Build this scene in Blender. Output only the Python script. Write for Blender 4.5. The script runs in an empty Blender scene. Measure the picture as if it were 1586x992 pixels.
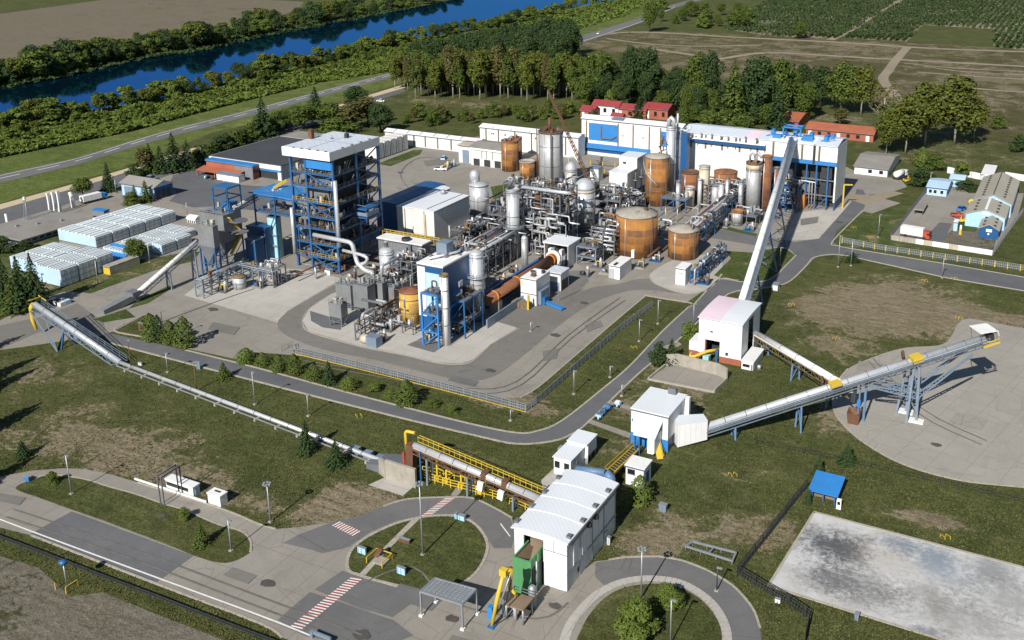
import bpy, bmesh, math, random
from mathutils import Vector, noise
R = math.radians
scene = bpy.context.scene
COL = scene.collection
rnd = random.Random(7)
# ------------------------------------------------------------------ camera model
# the photograph is the lower part of a wider frame, so its optical centre lies right of and above the middle
W0, H0, CX, CY, FP, YH, CAMH = 1586., 992., 905., 299., 1566., -147., 100.
PITCH = math.atan2(CY - YH, FP)
cP, sP = math.cos(PITCH), math.sin(PITCH)
YAW = R(26.307)                                   # the plant's grid (X, Y) against the line of sight
cY, sY = math.cos(YAW), math.sin(YAW)
def G(px, py, z=0.):
 a = (px - CX) / FP; b = (py - CY) / FP
 d = (a, cP - b * sP, -sP - b * cP)
 t = (z - CAMH) / d[2]
 x, y = d[0] * t, d[1] * t
 return Vector((x * cY - y * sY, x * sY + y * cY, z))
def PX(p):
 x = p[0] * cY + p[1] * sY; y = -p[0] * sY + p[1] * cY; z = p[2] - CAMH
 D = y * cP - z * sP; U = y * sP + z * cP
 return (CX + FP * x / D, CY - FP * U / D)
def bis(f, a, b):
 fa = f(a)
 for _ in range(50):
  m = (a + b) / 2; fm = f(m)
  if (fm > 0) == (fa > 0): a, fa = m, fm
  else: b = m
 return (a + b) / 2
def zat(p, py):
 return bis(lambda z: PX((p[0], p[1], z))[1] - py, -5, 95)
def scl(p):                                       # picture pixels per metre at p
 q = PX((p[0] + cY, p[1] + sY, p[2])); return q[0] - PX(p)[0]
def alongX(p, px): return bis(lambda x: PX((x, p[1], p[2]))[0] - px, p[0] - 300, p[0] + 300)
def alongY(p, px): return bis(lambda y: PX((p[0], y, p[2]))[0] - px, p[1] - 40, p[1] + 400)
def bx(x0, y0, xa, xb, yt, z=0.):
 p = G(x0, y0, z)
 return alongX(p, xa), p.x, p.y, alongY(p, xb), zat(p, yt)
# ------------------------------------------------------------------ materials
def newmat(name):
 m = bpy.data.materials.new(name); m.use_nodes = True
 nt = m.node_tree; nt.nodes.clear()
 out = nt.nodes.new('ShaderNodeOutputMaterial'); b = nt.nodes.new('ShaderNodeBsdfPrincipled')
 nt.links.new(b.outputs[0], out.inputs[0])
 return m, nt, b
class NT:
 def __init__(s, nt): s.nt = nt
 def n(s, t, **k):
  x = s.nt.nodes.new('ShaderNode' + t)
  for a, v in k.items(): setattr(x, a, v)
  return x
 def l(s, a, b): s.nt.links.new(a, b)
 def val(s, x, sock):
  if hasattr(x, 'is_linked') or hasattr(x, 'links'): s.l(x, sock)
  else: sock.default_value = x
 def math(s, op, a, b=0., c=None, clamp=False):
  m = s.n('Math', operation=op); m.use_clamp = clamp
  s.val(a, m.inputs[0]); s.val(b, m.inputs[1])
  if c is not None: s.val(c, m.inputs[2])
  return m.outputs[0]
 def coord(s): return s.n('NewGeometry').outputs['Position']
 def objco(s): return s.n('TexCoord').outputs['Object']
 def mapv(s, v, sc=(1, 1, 1), rot=(0, 0, 0), loc=(0, 0, 0)):
  m = s.n('Mapping'); s.l(v, m.inputs[0]); m.inputs['Scale'].default_value = sc
  m.inputs['Rotation'].default_value = rot; m.inputs['Location'].default_value = loc
  return m.outputs[0]
 def noise(s, v, sc, det=4., ro=.6, dist=0.):
  m = s.n('TexNoise'); s.l(v, m.inputs['Vector']); m.inputs['Scale'].default_value = sc
  m.inputs['Detail'].default_value = det; m.inputs['Roughness'].default_value = ro; m.inputs['Distortion'].default_value = dist
  return m.outputs[0]
 def ramp(s, f, stops, interp='LINEAR'):
  m = s.n('ValToRGB'); s.l(f, m.inputs[0]); cr = m.color_ramp; cr.interpolation = interp
  while len(cr.elements) > 1: cr.elements.remove(cr.elements[-1])
  for i, (p, c) in enumerate(stops):
   e = cr.elements[0] if i == 0 else cr.elements.new(p)
   e.position = p; c = (c, c, c) if not hasattr(c, '__len__') else c
   e.color = (*c, 1)
  return m.outputs[0]
 def mix(s, f, a, b, mode='MIX'):
  m = s.n('MixRGB', blend_type=mode); s.val(f, m.inputs[0])
  for x, so in ((a, m.inputs[1]), (b, m.inputs[2])):
   if isinstance(x, tuple): so.default_value = (*x, 1)
   else: s.val(x, so)
  return m.outputs[0]
 def bump(s, h, strength, dist, b):
  m = s.n('Bump'); m.inputs['Strength'].default_value = strength; m.inputs['Distance'].default_value = dist
  s.l(h, m.inputs['Height']); s.l(m.outputs[0], b.inputs['Normal'])
def paint(name, col, rough=.5, metal=0., var=.25, streak=.35, sc=.25, panel=0., dirt=(.16, .13, .10), rust=0.):
 """sheet metal or painted steel: cloudy tone, run-down streaks, seams every `panel` metres, rust spots"""
 m, nt, b = newmat(name); k = NT(nt); o = k.coord()
 n1 = k.noise(o, sc, 5, .65)
 c = k.mix(k.ramp(n1, [(.3, 0.), (.75, 1.)]), tuple(x * (1 - var) for x in col), col)
 st = k.noise(k.mapv(o, (1.3, 1.3, .09)), 1., 4, .7)
 c = k.mix(k.math('MULTIPLY', k.ramp(st, [(.52, 0.), (.8, 1.)]), streak), c, dirt)
 if rust:
  rn = k.noise(o, .9, 6, .75)
  c = k.mix(k.math('MULTIPLY', k.ramp(rn, [(.56, 0.), (.68, 1.)]), rust), c, (.16, .065, .022))
 if panel:
  sx = k.n('SeparateXYZ'); k.l(o, sx.inputs[0])
  u = k.math('FRACT', k.math('DIVIDE', k.math('ADD', sx.outputs[0], sx.outputs[1]), panel))
  line = k.math('LESS_THAN', u, .09)
  c = k.mix(k.math('MULTIPLY', line, .28), c, tuple(x * .35 for x in col))
  k.bump(k.math('PINGPONG', k.math('MULTIPLY', k.math('ADD', sx.outputs[0], sx.outputs[1]), 2.2), .5), .25, .05, b)
 k.l(c, b.inputs['Base Color']); b.inputs['Metallic'].default_value = metal
 k.l(k.ramp(n1, [(.2, rough + .12), (.8, max(.05, rough - .1))]), b.inputs['Roughness'])
 return m
def rustmat(name, c1, c2, c3, ring=2.2, wide=5.):
 m, nt, b = newmat(name); k = NT(nt); o = k.objco()
 sx = k.n('SeparateXYZ'); k.l(o, sx.inputs[0])
 ang = k.math('ARCTAN2', sx.outputs[1], sx.outputs[0])
 cv = k.n('CombineXYZ'); k.l(k.math('MULTIPLY', ang, 6.), cv.inputs[0]); k.l(sx.outputs[2], cv.inputs[1])
 br = k.n('TexBrick'); k.l(cv.outputs[0], br.inputs['Vector'])
 br.inputs['Scale'].default_value = 1.; br.inputs['Brick Width'].default_value = wide; br.inputs['Row Height'].default_value = ring
 br.inputs['Mortar Size'].default_value = .11; br.inputs['Mortar Smooth'].default_value = .8
 br.inputs['Color1'].default_value = (0, 0, 0, 1); br.inputs['Color2'].default_value = (1, 1, 1, 1); br.inputs['Mortar'].default_value = (.5, .5, .5, 1)
 n1 = k.noise(o, .5, 7, .72); n2 = k.noise(k.mapv(o, (2, 2, .12)), .8, 5, .7)
 plate = k.math('ADD', k.math('MULTIPLY', br.outputs['Color'], .42), k.math('MULTIPLY', n1, .66))
 c = k.ramp(plate, [(.25, c1), (.5, c2), (.8, c3)])
 c = k.mix(k.math('MULTIPLY', br.outputs['Fac'], .6), c, c3)
 c = k.mix(k.math('MULTIPLY', k.ramp(n2, [(.5, 0.), (.75, 1.)]), .45), c, c1)
 k.l(c, b.inputs['Base Color']); b.inputs['Roughness'].default_value = .85
 k.bump(n1, .3, .1, b)
 return m
M = {}
M['white'] = paint('white_cladding', (.73, .73, .735), .5, var=.13, streak=.32, panel=1.6, dirt=(.42, .38, .33))
M['whiteplain'] = paint('white_paint', (.74, .74, .73), .5, var=.15, streak=.3, dirt=(.4, .36, .3))
M['whiteold'] = paint('old_white_cladding', (.66, .655, .63), .55, var=.2, streak=.3, panel=1.8, dirt=(.3, .26, .2))
M['roofwhite'] = paint('white_roof_sheet', (.66, .69, .73), .45, var=.12, streak=0., sc=.12, panel=.9)
M['roofgrey'] = paint('pale_grey_roof_sheet', (.56, .61, .68), .45, var=.16, streak=0., sc=.1, panel=2.4)
M['pink'] = paint('pink_primed_roof', (.70, .56, .63), .55, var=.15, streak=0., sc=.12)
M['stackwhite'] = paint('white_wrapping', (.62, .68, .70), .5, var=.2, streak=.12, sc=.4, dirt=(.3, .34, .36))
M['gap'] = paint('dark_gap', (.02, .024, .03), .8, var=.2, streak=0.)
M['tapeblue'] = paint('pale_blue_wrapping', (.42, .58, .74), .5, var=.2, streak=.1)
M['blue'] = paint('blue_steel', (.024, .125, .32), .45, var=.35, streak=.25, dirt=(.06, .06, .07), rust=.3)
M['paleblue'] = paint('pale_blue_steel', (.11, .20, .35), .5, var=.3, streak=.3, dirt=(.08, .09, .1), rust=.2)
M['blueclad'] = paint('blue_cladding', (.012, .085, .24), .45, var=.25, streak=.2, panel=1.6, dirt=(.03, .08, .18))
M['bluebright'] = paint('bright_blue_paint', (.03, .20, .52), .5, var=.25, streak=.3, dirt=(.05, .12, .25))
M['bluegrey'] = paint('blue_grey_galvanised', (.24, .31, .40), .45, .3, var=.3, streak=.3, dirt=(.12, .13, .14))
M['lightblue'] = paint('light_blue_cladding', (.36, .58, .82), .5, var=.15, streak=.15, panel=1.4, dirt=(.3, .38, .46))
M['turq'] = paint('turquoise_paint', (.34, .60, .62), .5, var=.2, streak=.3)
M['silver'] = paint('aluminium_jacket', (.60, .62, .645), .34, .4, var=.22, streak=.22, sc=.5, dirt=(.22, .2, .17))
M['silverdull'] = paint('dull_aluminium_jacket', (.42, .43, .44), .5, .25, var=.3, streak=.42, sc=.4, dirt=(.15, .12, .09), rust=.45)
M['galv'] = paint('galvanised_steel', (.40, .43, .46), .45, .5, var=.3, streak=.3, dirt=(.15, .14, .13))
M['steel'] = paint('grey_steelwork', (.17, .185, .21), .55, .2, var=.35, streak=.4, dirt=(.09, .07, .05), rust=.4)
M['dark'] = paint('dark_machinery_and_shade', (.035, .04, .048), .6, .1, var=.4, streak=.3, dirt=(.05, .04, .03), rust=.3)  # machinery colour, also the fill that paints shade inside the gantries
M['greybox'] = paint('weathered_grey_sheet', (.21, .222, .235), .6, .1, var=.35, streak=.55, panel=1.1, dirt=(.12, .10, .08), rust=.3)
M['yellow'] = paint('yellow_paint', (.62, .43, .035), .55, var=.25, streak=.25, dirt=(.25, .16, .03))
M['ochre'] = paint('ochre_deck_litter', (.19, .145, .07), .75, var=.5, streak=.4, sc=1.2, dirt=(.08, .06, .03))
M['brown'] = paint('brown_rusty_steel', (.15, .07, .035), .8, var=.45, streak=.4, sc=.6, dirt=(.05, .03, .02))
M['red'] = paint('red_paint', (.42, .06, .035), .55, var=.3, streak=.25, dirt=(.12, .04, .03))
M['brick'] = paint('red_brickwork', (.33, .10, .055), .8, var=.25, streak=.25, panel=1.2)
M['redroof'] = paint('crimson_roof', (.28, .04, .045), .6, var=.3, streak=.1, panel=.8)
M['orangeroof'] = paint('terracotta_roof', (.36, .11, .055), .7, var=.3, streak=.1, panel=.8)
M['green'] = paint('green_paint', (.085, .27, .11), .5, var=.25, streak=.35, dirt=(.04, .12, .05))
M['blackroof'] = paint('bitumen_roof', (.052, .056, .064), .75, var=.35, streak=0., sc=.1)
M['tanroof'] = paint('tan_roof_sheet', (.36, .335, .27), .6, var=.2, streak=0., sc=.12, panel=1.6)
M['greyroof'] = paint('grey_brown_roof', (.25, .235, .215), .75, var=.3, streak=0., sc=.15)
M['concrete'] = paint('cast_concrete', (.36, .33, .28), .85, var=.35, streak=.5, sc=.5, dirt=(.14, .12, .09))
M['glass'] = paint('dark_window_glass', (.015, .02, .026), .12, var=.3, streak=0.)
M['wood'] = paint('brown_timber', (.24, .17, .115), .8, var=.4, streak=.4)
M['rubber'] = paint('black_rubber', (.015, .015, .016), .8, var=.3, streak=0.)
M['beige'] = paint('beige_jacket', (.52, .46, .35), .6, var=.3, streak=.5, dirt=(.25, .15, .07))
M['orange'] = paint('orange_primer', (.52, .19, .03), .6, var=.25, streak=.35, dirt=(.2, .08, .03))
M['rust'] = rustmat('rusty_tank_plate', (.10, .048, .026), (.215, .092, .027), (.37, .165, .03))
M['rustdark'] = rustmat('dark_rusty_plate', (.09, .036, .02), (.17, .065, .03), (.24, .10, .035), 2., 4.)
M['yellowtank'] = rustmat('ochre_tank_plate', (.27, .17, .06), (.44, .26, .04), (.52, .33, .05), 3., 7.)
M['whitemark'] = paint('white_road_paint', (.72, .72, .70), .7, var=.25, streak=0., sc=1.5)
M['redmark'] = paint('red_road_paint', (.36, .07, .06), .8, var=.4, streak=0., sc=1.5)
# ------------------------------------------------------------------ mesh builder
class MB:
 def __init__(s, mat=None):
  s.v, s.f, s.mi, s.sm, s.mats = [], [], [], [], []; s.cur = 0
  if mat: s.mat(mat)
 def mat(s, name):
  m = M[name] if isinstance(name, str) else name
  if m not in s.mats: s.mats.append(m)
  s.cur = s.mats.index(m); return s
 def face(s, pts, smooth=False):
  i = len(s.v); s.v.extend(tuple(p) for p in pts)
  s.f.append(tuple(range(i, i + len(pts)))); s.mi.append(s.cur); s.sm.append(smooth); return s
 def add(s, vs, fs, smooth=False):
  i = len(s.v); s.v.extend(tuple(p) for p in vs)
  for f in fs: s.f.append(tuple(a + i for a in f)); s.mi.append(s.cur); s.sm.append(smooth)
  return s
 def box(s, x0, x1, y0, y1, z0, z1):
  return s.add([(x0, y0, z0), (x1, y0, z0), (x1, y1, z0), (x0, y1, z0), (x0, y0, z1), (x1, y0, z1), (x1, y1, z1), (x0, y1, z1)],
                     [(3, 2, 1, 0), (4, 5, 6, 7), (0, 1, 5, 4), (1, 2, 6, 5), (2, 3, 7, 6), (3, 0, 4, 7)])
 def cbox(s, c, sx, sy, sz): return s.box(c[0] - sx / 2, c[0] + sx / 2, c[1] - sy / 2, c[1] + sy / 2, c[2], c[2] + sz)
 def beam(s, a, b, w, h=None):
  h = h or w; a, b = Vector(a), Vector(b); d = (b - a)
  if d.length < 1e-5: return s
  d.normalize(); up = Vector((0, 0, 1)) if abs(d.z) < .95 else Vector((0, 1, 0))
  u = d.cross(up).normalized(); n = u.cross(d).normalized(); u *= w / 2; n *= h / 2
  vs = [a - u - n, a + u - n, a + u + n, a - u + n, b - u - n, b + u - n, b + u + n, b - u + n]
  return s.add(vs, [(0, 1, 2, 3), (7, 6, 5, 4), (1, 0, 4, 5), (2, 1, 5, 6), (3, 2, 6, 7), (0, 3, 7, 4)])
 def tube(s, path, r, n=8, cap=True):
  path = [Vector(p) for p in path]; ring = []; m = len(path)
  rr = r if hasattr(r, '__len__') else [r] * m
  i0 = len(s.v); u = None
  for i, p in enumerate(path):
   d = (path[min(i + 1, m - 1)] - path[max(i - 1, 0)]).normalized()
   if u is None:
    up = Vector((0, 0, 1)) if abs(d.z) < .9 else Vector((1, 0, 0)); u = d.cross(up).normalized()
   else:
    u = (u - d * u.dot(d)).normalized()
   w = d.cross(u)
   for k in range(n):
    t = 2 * math.pi * k / n; s.v.append(tuple(p + (u * math.cos(t) + w * math.sin(t)) * rr[i]))
  for i in range(m - 1):
   for k in range(n):
    a = i0 + i * n + k; b = i0 + i * n + (k + 1) % n
    s.f.append((a, b, b + n, a + n)); s.mi.append(s.cur); s.sm.append(True)
  if cap:
   s.f.append(tuple(i0 + k for k in range(n))[::-1]); s.mi.append(s.cur); s.sm.append(False)
   s.f.append(tuple(i0 + (m - 1) * n + k for k in range(n))); s.mi.append(s.cur); s.sm.append(False)
  return s
 def bent(s, path, r, n=8, rad=None):
  """pipe with rounded elbows"""
  path = [Vector(p) for p in path]; rad = rad or 2.2 * r; out = [path[0]]
  for i in range(1, len(path) - 1):
   a, b, c = path[i - 1], path[i], path[i + 1]
   d1 = (a - b); d2 = (c - b); q = min(rad, d1.length * .45, d2.length * .45)
   p1 = b + d1.normalized() * q; p2 = b + d2.normalized() * q
   for t in (0, .25, .5, .75, 1): out.append(p1 * (1 - t) ** 2 + b * 2 * t * (1 - t) + p2 * t * t)
  out.append(path[-1]); return s.tube(out, r, n)
 def lathe(s, c, prof, n=24, smooth=True):
  i0 = len(s.v); m = len(prof)
  for r, z in prof:
   for k in range(n):
    t = 2 * math.pi * k / n; s.v.append((c[0] + r * math.cos(t), c[1] + r * math.sin(t), z))
  for i in range(m - 1):
   for k in range(n):
    a = i0 + i * n + k; b = i0 + i * n + (k + 1) % n
    s.f.append((a, b, b + n, a + n)); s.mi.append(s.cur); s.sm.append(smooth)
  s.f.append(tuple(i0 + k for k in range(n))[::-1]); s.mi.append(s.cur); s.sm.append(False)
  s.f.append(tuple(i0 + (m - 1) * n + k for k in range(n))); s.mi.append(s.cur); s.sm.append(False)
  return s
 def prism(s, pts, z0, z1):
  n = len(pts); lo = [(p[0], p[1], z0) for p in pts]; hi = [(p[0], p[1], z1) for p in pts]
  return s.add(lo + hi, [tuple(range(n))[::-1], tuple(range(n, 2 * n))] + [(i, (i + 1) % n, n + (i + 1) % n, n + i) for i in range(n)])
 def extr(s, prof, axis, a0, a1):
  """profile [(h, z)] swept along axis 'x' or 'y' between a0 and a1"""
  f = (lambda h, z, a: (a, h, z)) if axis == 'x' else (lambda h, z, a: (h, a, z)); n = len(prof)
  return s.add([f(h, z, a0) for h, z in prof] + [f(h, z, a1) for h, z in prof],
                     [tuple(range(n)), tuple(range(n, 2 * n))[::-1]] + [((i + 1) % n, i, n + i, n + (i + 1) % n) for i in range(n)])
 def build(s, name, parent=None, loc=None, fix=True):
  me = bpy.data.meshes.new(name); base = parent.location if parent is not None and parent.get('_abs') is None else Vector((0, 0, 0))
  off = Vector(loc) if loc is not None else Vector((0, 0, 0))
  if parent is not None: o0 = Vector(parent['_org']) if '_org' in parent else parent.location.copy(); off = o0 + off
  me.from_pydata([tuple(Vector(p) - off) for p in s.v], [], s.f)
  for m in s.mats: me.materials.append(m)
  me.polygons.foreach_set('material_index', s.mi); me.polygons.foreach_set('use_smooth', s.sm)
  me.validate(); me.update()
  if fix:
   bm = bmesh.new(); bm.from_mesh(me); bmesh.ops.recalc_face_normals(bm, faces=bm.faces); bm.to_mesh(me); bm.free()
  o = bpy.data.objects.new(name, me); COL.objects.link(o)
  if parent is not None: o.parent = parent; o.location = off - (Vector(parent['_org']) if '_org' in parent else parent.location)
  else: o.location = off
  return o
def tag(o, label, cat, group=None):
 o['label'] = label; o['category'] = cat
 if group: o['group'] = group
 return o
def thing(name, label, cat, loc, group=None):
 o = bpy.data.objects.new(name, None); COL.objects.link(o); o.location = Vector(loc); o.empty_display_size = .5
 return tag(o, label, cat, group)
def solo(mb, name, label, cat, loc, group=None): return tag(mb.build(name, None, loc), label, cat, group)
def sub(mb, name, part_obj, root):
 """a sub-part: a child of the part"""
 o = mb.build(name, None, root.location + part_obj.location); o.parent = part_obj; o.location = (0, 0, 0); return o
def dup(root, loc=None, rotz=None, label=None, group=None, scale=None):
 r = root.copy(); COL.objects.link(r)
 if loc is not None: r.location = loc
 if rotz is not None: r.rotation_euler = (0, 0, rotz)
 if scale is not None: r.scale = scale
 if label: r['label'] = label
 if group: r['group'] = group
 for ch in root.children:
  c = ch.copy(); COL.objects.link(c); c.parent = r
  for g in ch.children:
   d = g.copy(); COL.objects.link(d); d.parent = c
 return r
class Bits:
 """small separate pieces on a thing: each its own part, past the limit one part marked as stuff"""
 def __init__(s, t, limit=92): s.t, s.lim, s.l = t, limit, []
 def mb(s, name, mat): m = MB(mat); s.l.append((name, m)); return m
 def done(s):
  random.Random(len(s.l)).shuffle(s.l)
  for nm, m in s.l[:s.lim]: m.build(nm, s.t)
  r = MB()
  for nm, m in s.l[s.lim:]:
   r.mat(m.mats[0]); k = len(r.v); r.v += m.v; r.f += [tuple(i + k for i in f) for f in m.f]; r.mi += [r.cur] * len(m.f); r.sm += m.sm
  if r.v: struct(r.build('fittings', s.t), 'stuff')
def struct(o, kind='structure'): o['kind'] = kind; return o
def spline(pts, closed=True, k=5):
 out = []; n = len(pts)
 for i in range(n if closed else n - 1):
  p = [pts[(i + j) % n] if closed else pts[min(max(i + j, 0), n - 1)] for j in (-1, 0, 1, 2)]
  for a in range(k):
   t = a / k; out.append(tuple(.5 * ((2 * p[1][c]) + (-p[0][c] + p[2][c]) * t + (2 * p[0][c] - 5 * p[1][c] + 4 * p[2][c] - p[3][c]) * t * t
          + (-p[0][c] + 3 * p[1][c] - 3 * p[2][c] + p[3][c]) * t ** 3) for c in (0, 1)))
 if not closed: out.append(tuple(pts[-1][:2]))
 return out
def inpoly(x, y, poly):
 c = False; j = len(poly) - 1
 for i in range(len(poly)):
  xi, yi = poly[i][0], poly[i][1]; xj, yj = poly[j][0], poly[j][1]
  if (yi > y) != (yj > y) and x < (xj - xi) * (y - yi) / (yj - yi) + xi: c = not c
  j = i
 return c
# ================================================================== GROUND, ROADS, RIVER
PAVED = []          # world polygons where no grass grows
LAWN = []           # lawn islands on top of paving
def gpoly(px): return [tuple(G(*p)[:2]) for p in px]
LEV=[0]
def sheet(name, px, mat, lev, smooth=False, paved=True, lawn=False):
 w = gpoly(px)
 if smooth: w = spline(w)
 if lawn: LAWN.append(w)
 elif paved: PAVED.append(w)
 LEV[0] += 1; mb = MB(mat); mb.face([(x, y, .008 + lev * .014 + LEV[0] * .0006 if lev else .008 + LEV[0] * .0006) for x, y in w])
 o = mb.build(name, fix=False); me = o.data
 if me.polygons[0].normal.z < 0: me.flip_normals()
 return struct(o)
def soil_mat(name, g1, g2, dry1, dry2, thr=None, sc=1.):
 m, nt, b = newmat(name); k = NT(nt); o = k.coord()
 big = k.noise(o, .018 * sc, 5, .6, .4); mid = k.noise(o, .11 * sc, 6, .7, .8); fine = k.noise(o, .9 * sc, 4, .75)
 tuft = k.noise(k.mapv(o, (1.8, .9, 1), (0, 0, .5)), 1.3 * sc, 3, .7, 1.2)
 g = k.mix(k.ramp(mid, [(.3, 0.), (.7, 1.)]), g1, g2)
 g = k.mix(k.math('MULTIPLY', k.ramp(tuft, [(.38, 1.), (.54, 0.)]), .75), g, tuple(x * .38 for x in g1))
 wd = k.noise(k.mapv(o, (1, .7, 1)), .33 * sc, 4, .7, .6); g = k.mix(k.math('MULTIPLY', k.ramp(wd, [(.52, 0.), (.64, 1.)]), .5), g, tuple(x * .62 for x in g1))
 sk = k.noise(k.mapv(o, (.35, 1.5, 1), (0, 0, .35)), .55 * sc, 5, .72, .9)
 d = k.mix(k.ramp(k.math('ADD', k.math('MULTIPLY', fine, .4), k.math('MULTIPLY', sk, .6)), [(.38, 0.), (.60, 1.)]), dry1, dry2)
 g = k.mix(k.math('MULTIPLY', k.ramp(sk, [(.5, 0.), (.68, 1.)]), .35), g, tuple(x * 1.5 for x in g2))
 at = k.n('Attribute', attribute_name='dry').outputs['Fac'] if thr is None else None
 x = k.math('ADD', k.math('MULTIPLY', mid, .95), k.math('MULTIPLY', fine, .5)); x = k.math('SUBTRACT', x, .19)
 x = k.math('ADD', x, k.math('MULTIPLY', big, .45))
 if thr is None: f = k.math('ADD', x, k.math('MULTIPLY', at, .75))
 else: f = k.math('ADD', x, thr)
 fac = k.ramp(f, [(.84, 0.), (1.05, .25), (1.38, .8), (1.6, 1.)])
 c = k.mix(fac, g, d)
 yel = k.ramp(k.noise(o, .035 * sc, 4, .6), [(.42, 0.), (.72, 1.)])
 c = k.mix(k.math('MULTIPLY', yel, .28), c, (.115, .108, .040))
 k.l(c, b.inputs['Base Color']); b.inputs['Roughness'].default_value = .95
 b.inputs['Specular IOR Level'].default_value = .15
 k.bump(k.math('ADD', tuft, k.math('MULTIPLY', fine, .6)), .9, .35, b)
 return m
def pave_mat(name, c1, c2, joint=6., jw=.045, crack=.5, stain=.5, rot=0., tint=(.30, .25, .18)):
 m, nt, b = newmat(name); k = NT(nt); o = k.mapv(k.coord(), rot=(0, 0, rot))
 big = k.noise(o, .035, 5, .6, .5); mid = k.noise(o, .22, 6, .7, .6); fine = k.noise(o, 2.2, 3, .7)
 c = k.mix(k.ramp(k.math('ADD', k.math('MULTIPLY', big, .6), k.math('MULTIPLY', mid, .4)), [(.36, 0.), (.64, 1.)]), c1, c2)
 br = k.n('TexBrick'); k.l(o, br.inputs['Vector']); br.offset = .0
 br.inputs['Scale'].default_value = 1.; br.inputs['Brick Width'].default_value = joint; br.inputs['Row Height'].default_value = joint
 br.inputs['Mortar Size'].default_value = jw; br.inputs['Color1'].default_value = (.42, .42, .42, 1); br.inputs['Color2'].default_value = (.58, .58, .58, 1)
 c = k.mix(.12, c, br.outputs['Color'], 'OVERLAY')
 c = k.mix(k.math('MULTIPLY', br.outputs['Fac'], .34), c, tuple(x * .45 for x in c1))
 st = k.ramp(k.noise(o, .09, 5, .7, 1.5), [(.56, 0.), (.72, 1.)])
 c = k.mix(k.math('MULTIPLY', st, stain), c, tuple(x * .55 for x in c1))
 c = k.mix(k.math('MULTIPLY', k.ramp(k.noise(o, .05, 4, .65, 1.), [(.55, 0.), (.75, 1.)]), stain * .5), c, tint)
 if crack:
  vo = k.n('TexVoronoi', feature='DISTANCE_TO_EDGE'); k.l(k.mix(.06, o, k.n('TexNoise').outputs[1], 'ADD'), vo.inputs['Vector']); vo.inputs['Scale'].default_value = .11
  cr = k.math('MULTIPLY', k.math('LESS_THAN', vo.outputs['Distance'], .007), k.ramp(mid, [(.42, 0.), (.55, 1.)]))
  c = k.mix(k.math('MULTIPLY', cr, crack * .38), c, tuple(x * .3 for x in c1))
 c = k.mix(k.math('MULTIPLY', k.ramp(fine, [(.3, 0.), (.7, 1.)]), .22), c, tuple(x * .6 for x in c1))
 k.l(c, b.inputs['Base Color']); b.inputs['Roughness'].default_value = .88; b.inputs['Specular IOR Level'].default_value = .25
 return m
g1, g2 = (.044, .057, .016), (.100, .110, .034)
M['soil'] = soil_mat('rough_lawn', g1, g2, (.105, .088, .048), (.26, .215, .15))
M['lawn'] = soil_mat('green_lawn', (.040, .066, .014), (.080, .112, .026), (.15, .125, .07), (.2, .17, .1), .12)
M['verge'] = soil_mat('bright_verge', (.066, .100, .019), (.135, .165, .042), (.2, .19, .08), (.2, .19, .08), .05, .6)
M['dirt'] = soil_mat('bare_dirt', (.044, .050, .019), (.078, .076, .034), (.09, .079, .06), (.185, .165, .135), .33)
M['field'] = soil_mat('dry_field', (.060, .058, .022), (.095, .085, .036), (.10, .082, .05), (.215, .178, .122), .20, .6)
M['plough'] = soil_mat('ploughed_field', (.085, .078, .045), (.11, .098, .06), (.115, .098, .07), (.155, .133, .10), .36, .4)
M['orchard'] = soil_mat('plantation_ground', (.045, .07, .025), (.075, .095, .035), (.24, .20, .14), (.32, .27, .19), .2, .8)
M['track'] = pave_mat('sandy_track', (.215, .18, .13), (.29, .245, .18), 300, 0, 0, .3)
M['sand'] = pave_mat('sandy_shoulder', (.42, .34, .22), (.50, .42, .28), 300, 0, 0, .2)
M['yard'] = pave_mat('yard_concrete', (.205, .190, .165), (.275, .256, .226), 7., .05, .8, .5)
M['slab'] = pave_mat('pale_concrete_slab', (.33, .315, .285), (.43, .41, .375), 8., .06, .3, .35)
M['plaza'] = pave_mat('plaza_concrete', (.21, .194, .168), (.28, .26, .228), 6.5, .07, .8, .5, tint=(.3, .24, .17))
M['asphalt'] = pave_mat('grey_asphalt', (.112, .111, .113), (.160, .157, .155), 90., .05, .7, .35, tint=(.2, .18, .15))
M['asphaltdark'] = pave_mat('dark_asphalt', (.092, .095, .102), (.132, .134, .139), 90., .05, .5, .35, tint=(.14, .13, .12))
M['lane'] = pave_mat('worn_lane', (.140, .134, .124), (.180, .172, .158), 60., .05, .5, .4)
M['pad'] = pave_mat('storage_pad_concrete', (.25, .235, .205), (.32, .30, .265), 6., .05, .9, .4, rot=.25)
M['kerb'] = paint('kerb_concrete', (.38, .345, .29), .85, var=.3, streak=.2, sc=.8)
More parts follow.
